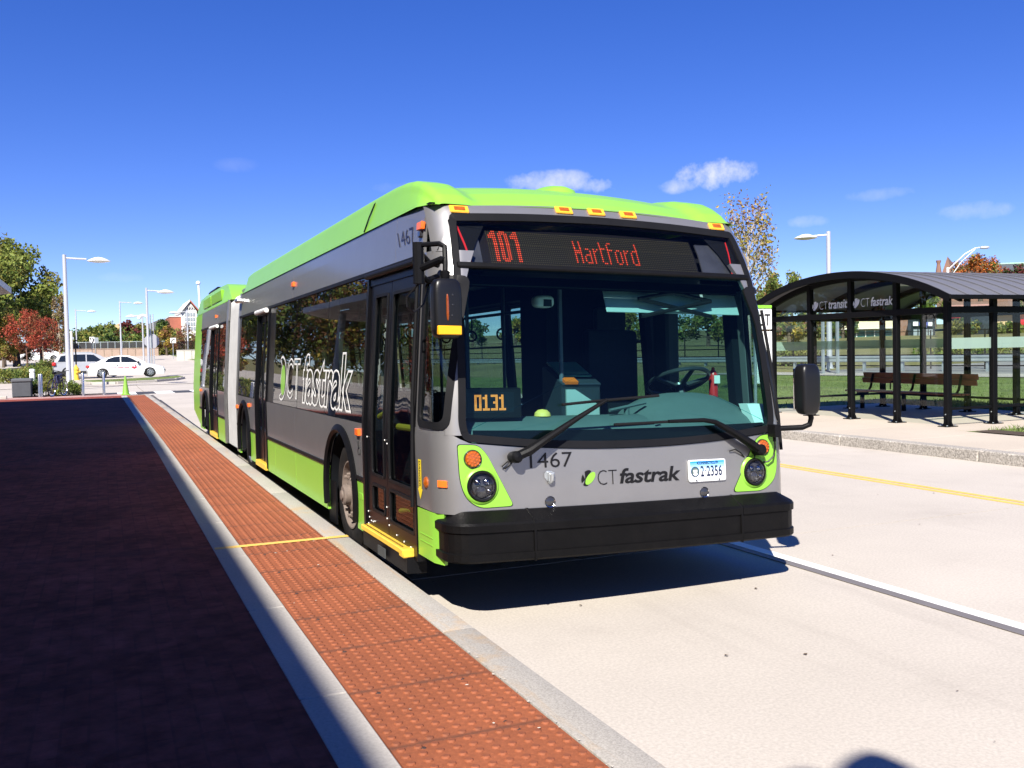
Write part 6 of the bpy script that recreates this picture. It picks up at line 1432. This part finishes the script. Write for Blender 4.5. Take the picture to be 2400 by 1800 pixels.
Y1, Y2 = leafm('leaf_yellow', (.26, .19, .03)), leafm('leaf_olive', (.15, .14, .03)); R1, R2 = leafm('leaf_red', (.24, .045, .024)), leafm('leaf_maroon', (.09, .018, .018)); O1, O2 = leafm('leaf_orange', (.30, .085, .015)), leafm('leaf_brown', (.13, .06, .025)); P1 = leafm('leaf_pale', (.22, .17, .10))
mat('bark', (.10, .075, .055), .9, var=.3, vscale=6, bump=.4, bscale=20, stretch=(1, 1, .2)); mat('bark_pale', (.36, .31, .25), .85, var=.25, vscale=5); mat('bark_red', (.13, .07, .05), .9, var=.2)
def make_tree(name, label, loc, h, cr, base, kind, mats_, n, ls, bark='bark', tr=.12, group=None, seed=0, cat='tree', nlimb=9, rz=0):
    """h total height, cr crown radius, base height where the crown begins"""
    rnd = random.Random(seed); np.random.seed(seed+11)
    e = empty(name, loc, rz, label, cat, group); ch = h-base; cents = []; mb = MB()
    top = Vector((rnd.uniform(-.1, .1)*cr, rnd.uniform(-.1, .1)*cr, h*.86))
    mb.tube([(0, 0, -.4), (0, 0, base*.5), top*.5+Vector((0, 0, 0)), top], [tr*1.25, tr, tr*.65, tr*.12], 8)
    for k in range(nlimb):
        t = (k+.6)/nlimb; z0 = base*.85+(h*.78-base*.85)*t*.9; a = k*2.4+rnd.uniform(-.4, .4)
        if kind == 'column': rr = cr*(.75-.2*t); rise = ch*.28
        elif kind == 'spread': rr = cr*(1-.25*t); rise = ch*.16*(1+t)
        else: rr = cr*math.sin(math.pi*(.22+.72*t)); rise = ch*.16
        p0 = top*(z0/top.z); p1 = Vector((p0.x+rr*.55*math.cos(a), p0.y+rr*.55*math.sin(a), z0+rise*.5)); p2 = Vector((p0.x+rr*math.cos(a), p0.y+rr*math.sin(a), min(h*.97, z0+rise)))
        mb.tube([p0, p1, p2], [tr*.38*(1-.5*t), tr*.22, tr*.05], 5)
        for q, s in ((p2, .36), (p1.lerp(p2, .5), .34), (p1, .28)):
            cents.append((q.x+rnd.uniform(-.1, .1)*cr, q.y+rnd.uniform(-.1, .1)*cr, q.z+rnd.uniform(-.05, .08)*ch, cr*s*rnd.uniform(.7, 1.25)*(1.0 if kind != 'column' else .95)))
        for _ in range(2):
            a2 = a+rnd.uniform(-.7, .7); q = p1+Vector((math.cos(a2)*rr*.4, math.sin(a2)*rr*.4, rnd.uniform(.0, .22)*ch)); mb.tube([p1, q], [tr*.14, tr*.03], 4); cents.append((q.x, q.y, min(q.z, h*.96), cr*.26*rnd.uniform(.6, 1.2)))
    cents.append((top.x, top.y, h*.9, cr*.3)); cents.append((top.x, top.y, h*.78, cr*.36))
    mb.build('trunk', bark, e)
    me = leaf_mesh('crown', cents, n, ls, mats_, 1, flat=1.0 if kind != 'column' else 1.6); o = bpy.data.objects.new('crown', me); COL.objects.link(o); o.parent = e
    return e
def tree_px(name, label, px, pb, pt, Y, wpx, basef, *a, **k):
    p = at(px, pb, Y); q = at(px, pt, Y); cr = wpx/2*Y/FPX*1.05; return make_tree(name, label, tuple(p), q.z-p.z, cr, (q.z-p.z)*basef, *a, **k)
def shrub(name, label, x, y, z, r, h, mats_, n, ls, group=None, seed=0):
    np.random.seed(seed+5); e = empty(name, (x, y, z), 0, label, 'shrub', group); rnd = random.Random(seed)
    cents = [(rnd.uniform(-.6, .6)*r, rnd.uniform(-.6, .6)*r, h*rnd.uniform(.25, .75), min(r, h)*.55*rnd.uniform(.6, 1.1)) for _ in range(9)]
    mb = MB()
    for c in cents[:6]: mb.tube([(0, 0, -.1), (c[0]*.6, c[1]*.6, c[2]*.6), c[:3]], [.02, .014, .006], 4)
    mb.build('stems', 'bark', e); me = leaf_mesh('foliage', cents, n, ls, mats_, 1); o = bpy.data.objects.new('foliage', me); COL.objects.link(o); o.parent = e; return e
# ---- planting at the platform end
SH = [('dark clipped shrub right beside the grey bin', 62, G3, G1), ('low flowering shrub between the paired bollards and bin', 84, G1, G2), ('yellow green shrub left of the bicycle', 108, G2, Y2), ('bushy shrub directly behind the bicycle', 130, G1, Y2), ('leafy shrub at the foot of the tall lamp', 156, G2, G1), ('small shrub rightmost, next to the single bollard', 178, G1, Y2)]
for i, (lab, px, a, b) in enumerate(SH):
    p = at(px, 928, 43.0+.4*(i % 2)); shrub('shrub', lab, p.x, p.y, .12, .50 if i < 5 else .34, .72 if i < 5 else .5, [a, b, G2], 900, .045, 'shrubs at the platform end', i)
# platform-end bed soil
tag(MB().box(-3.4, -.1, 41.35, 44.6, -.1, .13).build('shrub_bed', 'mulch'), kind='structure')
BED = [(20, 70, 'bed'), (36, 70, 'bed'), (52, 69, ''), (88, 69, ''), (104, 71, ''), (70, 75, ''), (92, 78, ''), (110, 80, ''), (120, 76, ''), (98, 86, ''), (112, 88, '')]
BL = ['lowest grassy plant at the left tip of the planting bed', 'grassy plant second from the bed tip', 'olive plant at the foot of the near red tree', 'plant right of the white path light', 'plant at the bed edge by the lamp post', 'plant behind the near red tree trunk', 'yellow green plant left of the far red tree trunk', 'plant right of the far red tree trunk', 'plant behind the estate car tail', 'farthest left plant of the raised bed', 'farthest right plant of the raised bed']
for i, (px, Y, _) in enumerate(BED):
    p = at(px, 900, Y); z = zt(p.x, Y)+.1; shrub('bed_plant', BL[i], p.x, Y, z, .9, .75 if Y < 74 else 1.1, [G2, Y2, G1], 800, .07, 'plants in the planting bed', 20+i)
# ---- trees on the left
tree_px('large_tree', 'tall broad green tree behind the red trees at the left edge', 38, 850, 552, 100, 150, .26, 'round', [G2, Y2, G1, G2], 15000, .19, 'bark', .24, None, 1, nlimb=15)
tree_px('large_tree', 'darker green tree half cut off by the left edge', -8, 850, 575, 104, 110, .2, 'round', [G1, G2, G3], 8000, .19, 'bark', .22, None, 2, nlimb=12)
tree_px('red_tree', 'small red maple nearest the white path light', 66, 893, 722, 76, 76, .42, 'spread', [R1, R1, O2, R1], 4200, .075, 'bark_red', .06, None, 3, nlimb=12)
tree_px('red_tree', 'small red maple right of the nearer red one', 104, 876, 738, 86, 62, .42, 'spread', [R1, R2, O2, R1], 3200, .075, 'bark_pale', .055, None, 4, nlimb=11)
tree_px('columnar_tree', 'pale narrow columnar tree left of the tall lamp post', 141, 842, 690, 92, 30, .12, 'column', [P1, P1, Y2, O2], 3600, .075, 'bark_pale', .10, None, 5, nlimb=14)
tree_px('olive_tree', 'olive tree between the red maple and columnar tree', 98, 846, 706, 104, 44, .2, 'column', [Y2, O2, G2], 2600, .11, 'bark', .16, None, 6, nlimb=10)
tree_px('yellow_tree', 'yellow green bush tree at the left edge below the big tree', 10, 848, 742, 90, 60, .1, 'round', [Y2, Y1, G2], 3600, .10, 'bark', .15, None, 7)
tree_px('yellow_tree', 'low yellow bush at the far left edge', 8, 850, 812, 86, 40, .05, 'round', [Y1, Y2, O2], 1600, .09, 'bark', .1, None, 8, nlimb=6)
tree_px('brown_bush', 'rusty brown bush under the red maple crowns', 46, 848, 806, 100, 46, .05, 'round', [O2, Y2, R2], 1800, .1, 'bark', .1, None, 9, nlimb=6)
tree_px('brown_bush', 'rusty brown bush behind the far saloon car', 84, 846, 800, 138, 60, .05, 'round', [O2, R2, Y2], 1800, .15, 'bark', .12, None, 10, nlimb=7)
tree_px('dark_tree', 'dark green tree between columnar tree and tall lamp', 122, 842, 722, 130, 36, .1, 'round', [G3, G1], 1800, .18, 'bark', .2, None, 12, nlimb=8)
TL = [(176, 778, 44, 'round', [G3, G1], 'dark green tree left of the thin distant lamp'), (200, 770, 36, 'round', [G3, G2], 'dark green tree above the arrow sign pair'), (214, 764, 40, 'round', [G1, G3], 'rounded tree straight above the grey sign back'), (235, 758, 40, 'round', [G1, G2], 'taller green tree left of the middle lamp post'), (256, 757, 44, 'round', [G1, G2, Y2], 'tallest green tree left of the middle lamp post'), (274, 768, 30, 'round', [Y2, Y1], 'yellowing tree just behind the middle lamp post'), (301, 750, 40, 'round', [R2, R2, O2], 'round maroon tree rising over the treeline'), (300, 782, 46, 'round', [G1, Y2, G2], 'green tree in front of the maroon crown'), (326, 757, 44, 'round', [G2, Y2, Y1], 'yellow green tree behind the dome camera'), (346, 768, 34, 'round', [G2, G1], 'green tree behind the stop sign post'), (380, 748, 44, 'round', [G3, G1], 'dark green tree beside the brick building'), (366, 778, 36, 'round', [G1, O2], 'green brown tree right of the stop sign')]
for i, (px, pt, w_, kd, ms, lab) in enumerate(TL):
    tree_px('treeline_tree', lab, px, 832, pt, 150+(i % 3)*9, w_*1.25, .08, kd, ms, 1900, .22, 'bark', .25, 'trees behind the far fence', 30+i, nlimb=9)
tree_px('yellow_tree', 'yellow tree in front of the brick building', 391, 836, 764, 132, 52, .12, 'round', [Y1, Y2, Y1, O2], 2400, .14, 'bark', .14, None, 50)
tree_px('brown_tree', 'thin brown tree before the white gable front', 437, 838, 752, 126, 40, .12, 'round', [O2, O2, R2], 650, .10, 'bark_pale', .1, None, 51, nlimb=12)
tree_px('brown_tree', 'reddish brown tree left of the white gable front', 420, 838, 772, 130, 34, .1, 'round', [O2, R2, Y2], 1100, .12, 'bark', .1, None, 52)
# hedge mass behind the fence
np.random.seed(3); cents = []
for k in range(60):
    p = at(150+k*5.6, 830, 142); cents.append((p.x, 142+random.uniform(-3, 3), p.z+random.uniform(0, 1.5), random.uniform(1.4, 2.6)))
me = leaf_mesh('undergrowth', cents, 9000, .26, [G3, G1, Y2, G2], 1); o = bpy.data.objects.new('undergrowth', me); COL.objects.link(o); tag(o, kind='stuff')
# ---- wall, fence, buildings on the left
def seg_wall(name, label, pxs, pb, pt, Y, m, th=.3, cat='wall', npanel=8):
    (x0, x1) = pxs; a, b = at(x0, pb, Y), at(x1, pb, Y); h = at(x0, pt, Y).z-a.z; e = empty(name, ((a.x+b.x)/2, Y, a.z), 0, label, cat); L_ = b.x-a.x
    for k in range(npanel): mb = MB(); mb.box(-L_/2+L_*k/npanel+.02, -L_/2+L_*(k+1)/npanel-.02, -th/2, th/2, -1, h); mb.build('panel', m, e)
    mb = MB(); mb.box(-L_/2, L_/2, -th/2-.05, th/2+.05, h, h+.08); mb.build('coping', m, e); return e
mat('wall_pink', (.34, .25, .19), .85, var=.12, vscale=2); mat('wall_grey', (.52, .49, .43), .85, var=.08, vscale=2)
seg_wall('retaining_wall', 'long low tan retaining wall below the dark fence', (150, 372), 837, 820, 131, 'wall_pink', npanel=12)
seg_wall('retaining_wall', 'pale concrete retaining wall beside the arrow sign', (414, 520), 843, 822, 112, 'wall_grey', npanel=6)
a, b = at(150, 820, 133), at(418, 820, 133); fe2 = empty('chain_link_fence', ((a.x+b.x)/2, 133, a.z), 0, 'dark screened chain link fence on top of the tan wall', 'fence'); L_ = b.x-a.x; hh = at(200, 804, 133).z-a.z
first = None
for k in range(17):
    x = -L_/2+L_*k/16
    if first is None: mb = MB(); mb.tube([(0, 0, 0), (0, 0, hh+.15)], .06, 6); first = mb.build('post', 'galvanised', fe2); q = first
    else: q = copy_part(first)
    q.location = (x, 0, 0)
mat('fence_screen', (.035, .035, .035), .8, var=.4, vscale=1)
glass('mesh_screen', (.55, .55, .52), .04, rough=.5, body=.45, bcol=(.08, .08, .08))
for k in range(16):
    x = -L_/2+L_*k/16; mb = MB(); mb.box(x+.08, x+L_/16-.08, -.015, .015, .1, hh); mb.build('screen_panel', 'fence_screen' if k in (1, 2, 3, 5, 6, 7, 11) else 'mesh_screen', fe2)
mb = MB(); mb.tube([(-L_/2, 0, hh+.08), (L_/2, 0, hh+.08)], .04, 6); mb.build('top_rail', 'galvanised', fe2)
a, b = at(418, 822, 114), at(470, 822, 114); fe3 = empty('railing', ((a.x+b.x)/2, 114, a.z), 0, 'black railing on the pale wall below the gabled building', 'railing'); L_ = b.x-a.x; hh = at(430, 800, 114).z-a.z
for k in range(26):
    mb = MB(); mb.box(-.03, .03, -.03, .03, 0, hh); q = mb.build('bar', 'post_black', fe3) if k == 0 else copy_part(first)
    if k == 0: first = q
    q.location = (-L_/2+L_*k/25, 0, 0)
for z in (.1, hh-.05): mb = MB(); mb.box(-L_/2, L_/2, -.03, .03, z-.03, z+.03); mb.build('rail', 'post_black', fe3)
mat('brick_red', (.34, .11, .07), .85, var=.15, vscale=1.5); mat('brick_brown', (.22, .12, .085), .85, var=.15, vscale=1.5); mat('roof_slate', (.10, .11, .11), .7, var=.12); mat('stucco_white', (.72, .70, .66), .7); mat('stucco_beige', (.62, .54, .36), .8, var=.05); mat('stucco_peach', (.60, .42, .22), .8); mat('teal_glass', (.03, .12, .12), .1, coat=.4); mat('window_dark', (.02, .025, .03), .15); mat('copper_green', (.25, .42, .30), .6)
def block(e, name, x0, x1, y0, y1, z0, z1, m, bev=0): mb = MB(); mb.box(x0, x1, y0, y1, z0, z1); return mb.build(name, m, e, bevel=bev)
# brick hall with white gabled glass front
Y = 165; a = at(426, 845, Y); e = empty('brick_hall', (a.x, Y, a.z), 0, 'red brick hall with white gabled front and tall glazing', 'building')
def wx(px): return at(px, 800, Y).x-a.x
def wz(py): return at(445, py, Y).z-a.z
block(e, 'brick_wing', wx(400), wx(427), 1, 12, -2, wz(742), 'brick_red'); block(e, 'parapet', wx(399), wx(427), .9, 12, wz(742), wz(740), mat('coping_white', (.6, .58, .55), .7))
x0, x1, xm, ze, zp_ = wx(427), wx(463), wx(448), wz(729), wz(708)
mb = MB(); mb.prism([(x0, -2), (x1, -2), (x1, ze), (xm, zp_), (x0, ze)], lambda x, z: (x, 0, z), lambda x, z: (x, 14, z)); mb.build('gable_front', 'stucco_white', e)
for sgn, xa in ((1, x0-.15), (-1, x1+.5)):
    mb = MB(); mb.prism([(xa, ze-.3), (xm, zp_+.1), (xm, zp_+.4), (xa, ze+.0)], lambda x, z: (x, -.5, z), lambda x, z: (x, 14.5, z)); mb.build('roof', 'coping_white' if sgn > 0 else 'brick_red', e)
mb = MB(); mb.prism([(wx(436), wz(724)), (wx(458), wz(724)), (xm, wz(711))], lambda x, z: (x, -.08, z), lambda x, z: (x, .1, z)); gw = mb.build('window', 'window_dark', e)
for k in range(4):
    xa = wx(438+k*6.4); mb = MB(); mb.tube([(xa, -.12, wz(724)), (xm, -.12, wz(711))], .10, 4); mb.build('frame', 'stucco_white', gw)
for r_ in range(4):
    for c in range(4):
        if r_ == 0 and c > 3: continue
        x = wx(435.5+c*6.2); mb = MB(); mb.box(x, x+.30, -.08, .1, wz(733+r_*11+8), wz(733+r_*11)); mb.build('window', mat('window_grey', (.28, .32, .34), .2), e)
Y = 178; a = at(352, 800, Y); e = empty('house', (a.x, Y, a.z), 0, 'small grey roofed white house among the far trees', 'house')
block(e, 'wall', -3, 6, 0, 8, -3, at(352, 782, Y).z-a.z, 'stucco_white'); mb = MB(); h0 = at(352, 782, Y).z-a.z; mb.prism([(-4, h0), (7, h0), (5.4, h0+2.4), (1.5, h0+2.4)], lambda x, z: (x, -.6, z), lambda x, z: (x, 8.6, z)); mb.build('roof', 'roof_slate', e); block(e, 'window', 0, 1.4, -.06, .1, h0-1.9, h0-.5, 'window_dark')
Y = 176; a = at(284, 800, Y); e = empty('house', (a.x, Y, a.z), 0, 'pale yellow house gable seen between the treeline crowns', 'house'); h0 = at(284, 775, Y).z-a.z; block(e, 'wall', -3.2, 3.2, 0, 8, -3, h0, 'stucco_peach'); mb = MB(); mb.prism([(-3.8, h0), (3.8, h0), (0, h0+1.3)], lambda x, z: (x, -.5, z), lambda x, z: (x, 8.5, z)); mb.build('roof', 'stucco_peach', e)
# ---- right: bank, shops, hill top
def bpx(name, label, px0, px1, pb, pt, D, m, depth=10, cat='building', facing=None):
    """block facing the camera side, at horizontal distance D along the view ray of its middle"""
    pm = (px0+px1)/2; d = (pm-CX)/FPX*RT+FW; d.z = 0; d.normalize(); c = CAM+d*D; r_ = Vector((d.y, -d.x, 0))
    az = math.atan2(d.x, d.y); k = D/FPX/ (1/math.cos(math.atan2((pm-CX), FPX)))*1.0
    def P(px, py):
        v = (px-CX)/FPX*RT+(py-CY)/FPX*DN+FW; t = (c-CAM).dot(d)/v.dot(d); return CAM+v*t
    base = P(pm, pb); e = empty(name, base, -az, label, cat)
    def loc_(px, py): v = P(px, py)-base; return v.dot(r_), v.z
    x0, _ = loc_(px0, pb); x1, _ = loc_(px1, pb); h = loc_(pm, pt)[1]
    block(e, 'wall', x0, x1, 0, depth, -3, h, m); return e, loc_
e, lc = bpx('shop', 'cream shop building with teal windows seen through the shelter', 1900, 2098, 799, 737, 120, 'stucco_beige', 14)
for k in range(7):
    xa, za = lc(1946+k*21, 796); xb, zb_ = lc(1964+k*21, 774); w = block(e, 'window', xa, xb, -.1, .1, za, zb_, 'teal_glass'); block(w, 'frame', xa-.1, xa, -.16, .1, za, zb_, 'stucco_white')
xa, za = lc(1940, 772); xb, zb_ = lc(2096, 769.5); block(e, 'canopy', xa, xb, -1.0, .1, za, zb_, 'stucco_white')
e, lc = bpx('brick_building', 'brown brick block rising behind the cream shop', 2040, 2128, 792, 697, 128, 'brick_brown', 20)
for z_ in (700, 715): xa, za = lc(2041, z_+1.2); xb, zb_ = lc(2127, z_); block(e, 'string_course', xa, xb, -.12, .1, za, zb_, 'stucco_beige')
e, lc = bpx('storefront', 'dark storefront with white and blue sign boards', 2128, 2192, 793, 744, 118, 'window_dark', 10)
for (p0, p1, q0, q1, m_) in ((2140, 2152, 764, 754, 'sign_white'), (2154, 2176, 763, 755, mat('sign_blue', (.08, .10, .35), .4)), (2176, 2185, 764, 755, 'sign_white'), (2158, 2172, 769, 764, 'sign_blue'), (2148, 2182, 746, 742, 'stucco_white')): xa, za = lc(p0, q0); xb, zb_ = lc(p1, q1); block(e, 'sign_board', xa, xb, -.3, .0, za, zb_, m_)
for k in range(4): xa, za = lc(2141+k*12, 790); xb, zb_ = lc(2150+k*12, 772); block(e, 'window', xa, xb, -.1, .1, za, zb_, 'window_grey')
e, lc = bpx('pub', 'dark fronted shop with red fascia and yellow sign', 2220, 2330, 794, 726, 116, 'window_dark', 10)
xa, za = lc(2222, 746); xb, zb_ = lc(2252, 736); block(e, 'fascia', xa, xb, -.4, .0, za, zb_, 'red_paint'); xa, za = lc(2225, 719.5); xb, zb_ = lc(2330, 712); block(e, 'fascia', xa, xb, -.4, 8, za, zb_, mat('fascia_pink', (.45, .22, .18), .7)); xa, za = lc(2225, 722); xb, zb_ = lc(2330, 719.5); block(e, 'trim', xa, xb, -.5, 8, za, zb_, 'stucco_white')
mb = MB()
for k, (p0, p1) in enumerate(((2240, 753), (2247, 754), (2253, 755), (2258, 756))): xa, za = lc(p0, 761); xb, zb_ = lc(p0+(4.5 if k == 0 else 3), p1); mb.tube([(xa, -.2, zb_), (xa+.02, -.2, za), (xb, -.2, za), (xb, -.2, zb_)], .10, 5)
mb.build('sign_letters', mat('sign_gold', (.75, .55, .08), .4), e)
e, lc = bpx('peach_building', 'peach rendered building with long eaves at the right', 2334, 2440, 792, 735, 112, 'stucco_peach', 12); xa, za = lc(2330, 737); xb, zb_ = lc(2445, 724); block(e, 'roof', xa, xb, -.8, 12.5, za, zb_, mat('roof_salmon', (.5, .30, .24), .7)); xa, za = lc(2392, 762); xb, zb_ = lc(2420, 748); block(e, 'awning', xa, xb, -1, 0, za, zb_, 'red_paint')
for k in range(4): xa, za = lc(2340+k*14, 786); xb, zb_ = lc(2350+k*14, 766); block(e, 'window', xa, xb, -.1, .1, za, zb_, 'window_dark')
# church on the hill
e, lc = bpx('church', 'church with great slate roof and brick turrets on the hill', 2195, 2560, 700, 640, 190, 'brick_brown', 26)
x0, z0 = lc(2300, 655); x1, z1_ = lc(2660, 655); xr0, zr = lc(2318, 609); xr1, _ = lc(2700, 600)
mb = MB(); zr2 = lc(2700, 594)[1]; mb.add([(x0, -1, z0), (x1, -1, z0), (xr1, 12, zr2), (xr0, 12, zr), (x0, 25, z0), (x1, 25, z0)], [(0, 1, 2, 3), (4, 3, 2, 5), (0, 3, 4), (1, 5, 2)]); mb.build('roof', 'roof_slate', e)
mb = MB(); mb.tube([(xr0, 12, zr), (xr1, 12, zr2)], .22, 6); mb.build('ridge', 'copper_green', e)
for px_, pt_, w_ in ((2198, 608, 11), (2241, 611, 10)):
    xa, za = lc(px_-w_/2, 645); xb, zb_ = lc(px_+w_/2, pt_); m_ = (xa+xb)/2; hw_ = (xb-xa)/2; mb = MB(); mb.lathe([(hw_*1.7, za-4), (hw_*1.5, za), (hw_*.85, zb_-(zb_-za)*.35), (hw_*.75, zb_-(zb_-za)*.2), (hw_*1.05, zb_-.3), (hw_*1.05, zb_), (.01, zb_)], (m_, 2, 0), (0, 0, 1), 8); mb.build('turret', 'brick_brown', e)
xa, za = lc(2205, 645); xb, zb_ = lc(2220, 600); xc, _ = lc(2231, 645); mb = MB(); mb.prism([(xa, za), (xc, za), (xb, zb_)], lambda x, z: (x, 1, z), lambda x, z: (x, 18, z)); mb.build('gable', 'brick_brown', e)
xa, za = lc(2226, 640); xb, zb_ = lc(2290, 622); block(e, 'nave_roof', xa, xb, 3, 14, za, zb_, 'roof_slate')
xa, za = lc(2226, 622); xb, zb_ = lc(2262, 620); block(e, 'gutter', xa, xb, 2.7, 3, za, zb_, 'copper_green')
def tree_d(name, label, px, pb, pt, D, wpx, basef, *a, **k):
    d = (px-CX)/FPX*RT+(pb-CY)/FPX*DN+FW; dh = math.hypot(d.x, d.y); p = CAM+d*(D/dh); d2 = (px-CX)/FPX*RT+(pt-CY)/FPX*DN+FW; q = CAM+d2*(D/math.hypot(d2.x, d2.y)); cr = wpx/2*D/FPX*1.0*math.cos(math.atan((px-CX)/FPX)); return make_tree(name, label, tuple(p), q.z-p.z, cr, (q.z-p.z)*basef, *a, **k)
tree_d('orange_tree', 'large orange maple in front of the church roof', 2298, 700, 598, 165, 110, .2, 'round', [O1, O1, O2, G2], 4200, .22, 'bark', .3, None, 60, nlimb=13)
tree_d('maroon_tree', 'dark maroon tree against the church roof', 2385, 700, 620, 160, 70, .2, 'round', [R2, R2, G3], 2400, .24, 'bark', .3, None, 61)
tree_d('green_tree', 'green tree low at the right frame edge', 2404, 720, 634, 150, 50, .2, 'round', [G2, Y2], 1500, .24, 'bark', .25, None, 62)
for i, (px, pb, pt, D, w_, ms, lab) in enumerate([(2150, 760, 676, 150, 66, [G1, G2], 'bright green tree above the storefront'), (2192, 760, 684, 152, 44, [G2, G1, Y2], 'green tree right of the storefront tree'), (1815, 800, 632, 105, 74, [Y2, G1, G2], 'yellow brown tree just right of the bus'), (1858, 800, 628, 112, 84, [G1, G2, Y2], 'green tree left of the shelter roof'), (1800, 800, 650, 112, 50, [Y1, Y2, O2], 'yellowing tree hidden partly by the bus corner'), (1905, 800, 668, 125, 70, [G1, G2], 'green tree behind the left shelter roof'), (1850, 802, 745, 84, 60, [Y2, G2, Y1], 'yellow green bank tree seen through the shelter'), (1905, 802, 742, 88, 56, [G1, Y2, O2], 'mixed green bank tree left of the galvanised posts'), (1975, 800, 736, 108, 54, [G3, G1], 'dark tree overhanging the cream shop'), (1800, 804, 745, 82, 60, [G2, O2], 'bank tree directly behind the bus pillar'), (1740, 804, 720, 86, 90, [G1, Y2], 'green tree seen through the windscreen corner'), (1660, 806, 722, 92, 100, [G2, G1, Y2], 'broad tree behind the bus steering wheel'), (1560, 808, 725, 95, 90, [G1, G3], 'tree hidden behind the middle of the bus'), (2260, 790, 745, 110, 50, [G3, Y2], 'dark leafy tree in front of the red fascia shop'), (2365, 792, 757, 104, 46, [G2, Y2, G1], 'shrubby tree in front of the peach building'), (2430, 792, 700, 120, 80, [G1, G3], 'tree cut off by the right frame edge')]):
    tree_d('bank_tree', lab, px, pb, pt, D, w_*1.15, .1, 'round', ms, 2000, .17, 'bark', .18, 'trees on the far bank', 70+i, nlimb=9)
for i, (px, py, D, r_, lab) in enumerate([(1830, 846, 56, 1.6, 'low shrub behind the fence at the left of the shelter'), (1880, 848, 56, 1.5, 'low shrub behind the fence near the black bin post'), (1745, 846, 58, 1.8, 'low shrub behind the fence beyond the bus corner'), (2235, 836, 58, 1.6, 'low shrub behind the fence below the red fascia'), (2265, 838, 57, 1.3, 'low olive shrub behind the fence near the shelter corner'), (2345, 835, 60, 1.5, 'low shrub behind the fence under the peach building'), (2195, 845, 57, 1.4, 'dark low shrub behind the fence at the bench')]):
    d = (px-CX)/FPX*RT+(py-CY)/FPX*DN+FW; p = CAM+d*(D/math.hypot(d.x, d.y)); shrub('fence_shrub', lab, p.x, p.y, p.z-.4, r_, 1.2, [G2, Y2, G1], 900, .10, 'shrubs behind the pipe fence', 90+i)
# bank: a grass slope beyond the highway
mb = MB()
def bank(u, v):
    a = -70+u*160; o = 13+v*42; p = GA+gd*a+gn*o; return (p.x, p.y, .35+1.9*v+.25*noise.noise((a*.08, o*.1, 1)))
mb.grid(bank, 40, 14); tag(mb.build('bank', 'dry_grass'), kind='structure')
# young tree with pale branches behind the bus corner, and its bare lower neighbour
p = on_z(1738, 922, .15)
make_tree('young_tree', 'young tree with sparse brown leaves above the bus corner', (p.x+.28, p.y, .14), at(1755, 437, p.y).z+.1, 1.0, 3.3, 'column', [O2, Y2, P1, Y1], 1900, .055, 'bark_pale', .085, None, 99, nlimb=24)

# a row of trees left of the platform: they stand off the frame and show only in the bus windows
for i, (x, y, h_, ms, lab) in enumerate(((-16, 44, 9, [G2, Y2, O1], 'tall autumn tree standing left of the apron'), (-21, 52, 10, [G1, Y2], 'green tree standing left of the apron'), (-17, 58, 8, [R1, O2], 'red tree standing left of the apron'), (-24, 66, 11, [G1, G2], 'large green tree farther left of the apron'), (-15, 37, 7, [Y2, G2], 'yellowing tree by the platform canopy end'))):
    make_tree('side_tree', lab, (x, y, zt(x, y)), h_, h_*.36, h_*.2, 'round', ms, 2600, .20, 'bark', .2, 'trees left of the platform', 120+i)

# woodland edge left of the frame, seen only as reflections in the bus windows
for i, (px, Y, h_, ms, lab) in enumerate(((-70, 92, 13, [G2, Y2, G1], 'broad green tree beyond the left frame edge'), (-150, 88, 12, [O2, Y2, G1], 'russet tree beyond the left frame edge'), (-230, 90, 12.5, [G1, G3, Y2], 'dark green tree beyond the left frame edge'), (-320, 84, 11.5, [G2, Y1, O2], 'yellow and green tree beyond the left frame edge'), (-410, 86, 12, [R2, O2, G1], 'maroon tree beyond the left frame edge'), (-500, 80, 11.5, [G1, G2], 'green tree at the woodland edge left of the apron'), (-600, 78, 11.5, [G3, Y2], 'dark tree at the woodland edge left of the apron'), (-710, 76, 11, [G2, O1], 'orange tinged tree at the woodland edge left of the apron'), (-840, 72, 11, [G1, Y2], 'last green tree at the woodland edge left of the apron'))):
    p = at(px, 850, Y); make_tree('side_tree', lab, (p.x, Y, zt(p.x, Y)), h_, h_*.34, h_*.12, 'round', ms, 3000, .24, 'bark', .2, 'trees left of the platform', 140+i)

# the same woodland goes on behind the bus
TB = [(500, 770, 150, [G1, G3], 'green tree just right of the gabled hall'), (570, 766, 155, [G2, Y2], 'yellow green tree hidden behind the bus tail'), (650, 768, 150, [G1, O2], 'brown green tree hidden behind the bus bellows'), (740, 762, 158, [G3, G1], 'dark tree hidden behind the middle bus door'), (830, 768, 150, [G2, R1], 'reddish tree hidden behind the bus flank'), (920, 760, 156, [G1, G2], 'green tree hidden behind the bus door'), (1010, 764, 150, [Y2, G2], 'olive tree hidden behind the bus corner'), (1110, 758, 152, [G1, G3], 'green tree seen through the left of the windscreen'), (1210, 752, 148, [G2, Y1], 'yellowing tree seen beyond the run number sign'), (1310, 748, 145, [G1, O2], 'tree seen beyond the fare box'), (1400, 742, 140, [G3, G2], 'tree hidden behind the driver partition'), (1480, 736, 130, [G2, Y2], 'tree hidden behind the driver seat')]
for i, (px, pt, D, ms, lab) in enumerate(TB):
    d = (px-CX)/FPX*RT+FW; d.z = 0; d.normalize(); x, y = d.x*D, d.y*D; z = zt(x, y); d2 = (px-CX)/FPX*RT+(pt-CY)/FPX*DN+FW; q = CAM+d2*(D/math.hypot(d2.x, d2.y)); h_ = q.z-z+.5
    make_tree('treeline_tree', lab, (x, y, z), h_, h_*.5, h_*.08, 'round', ms, 1500, .26, 'bark', .22, 'trees behind the bus', 170+i)
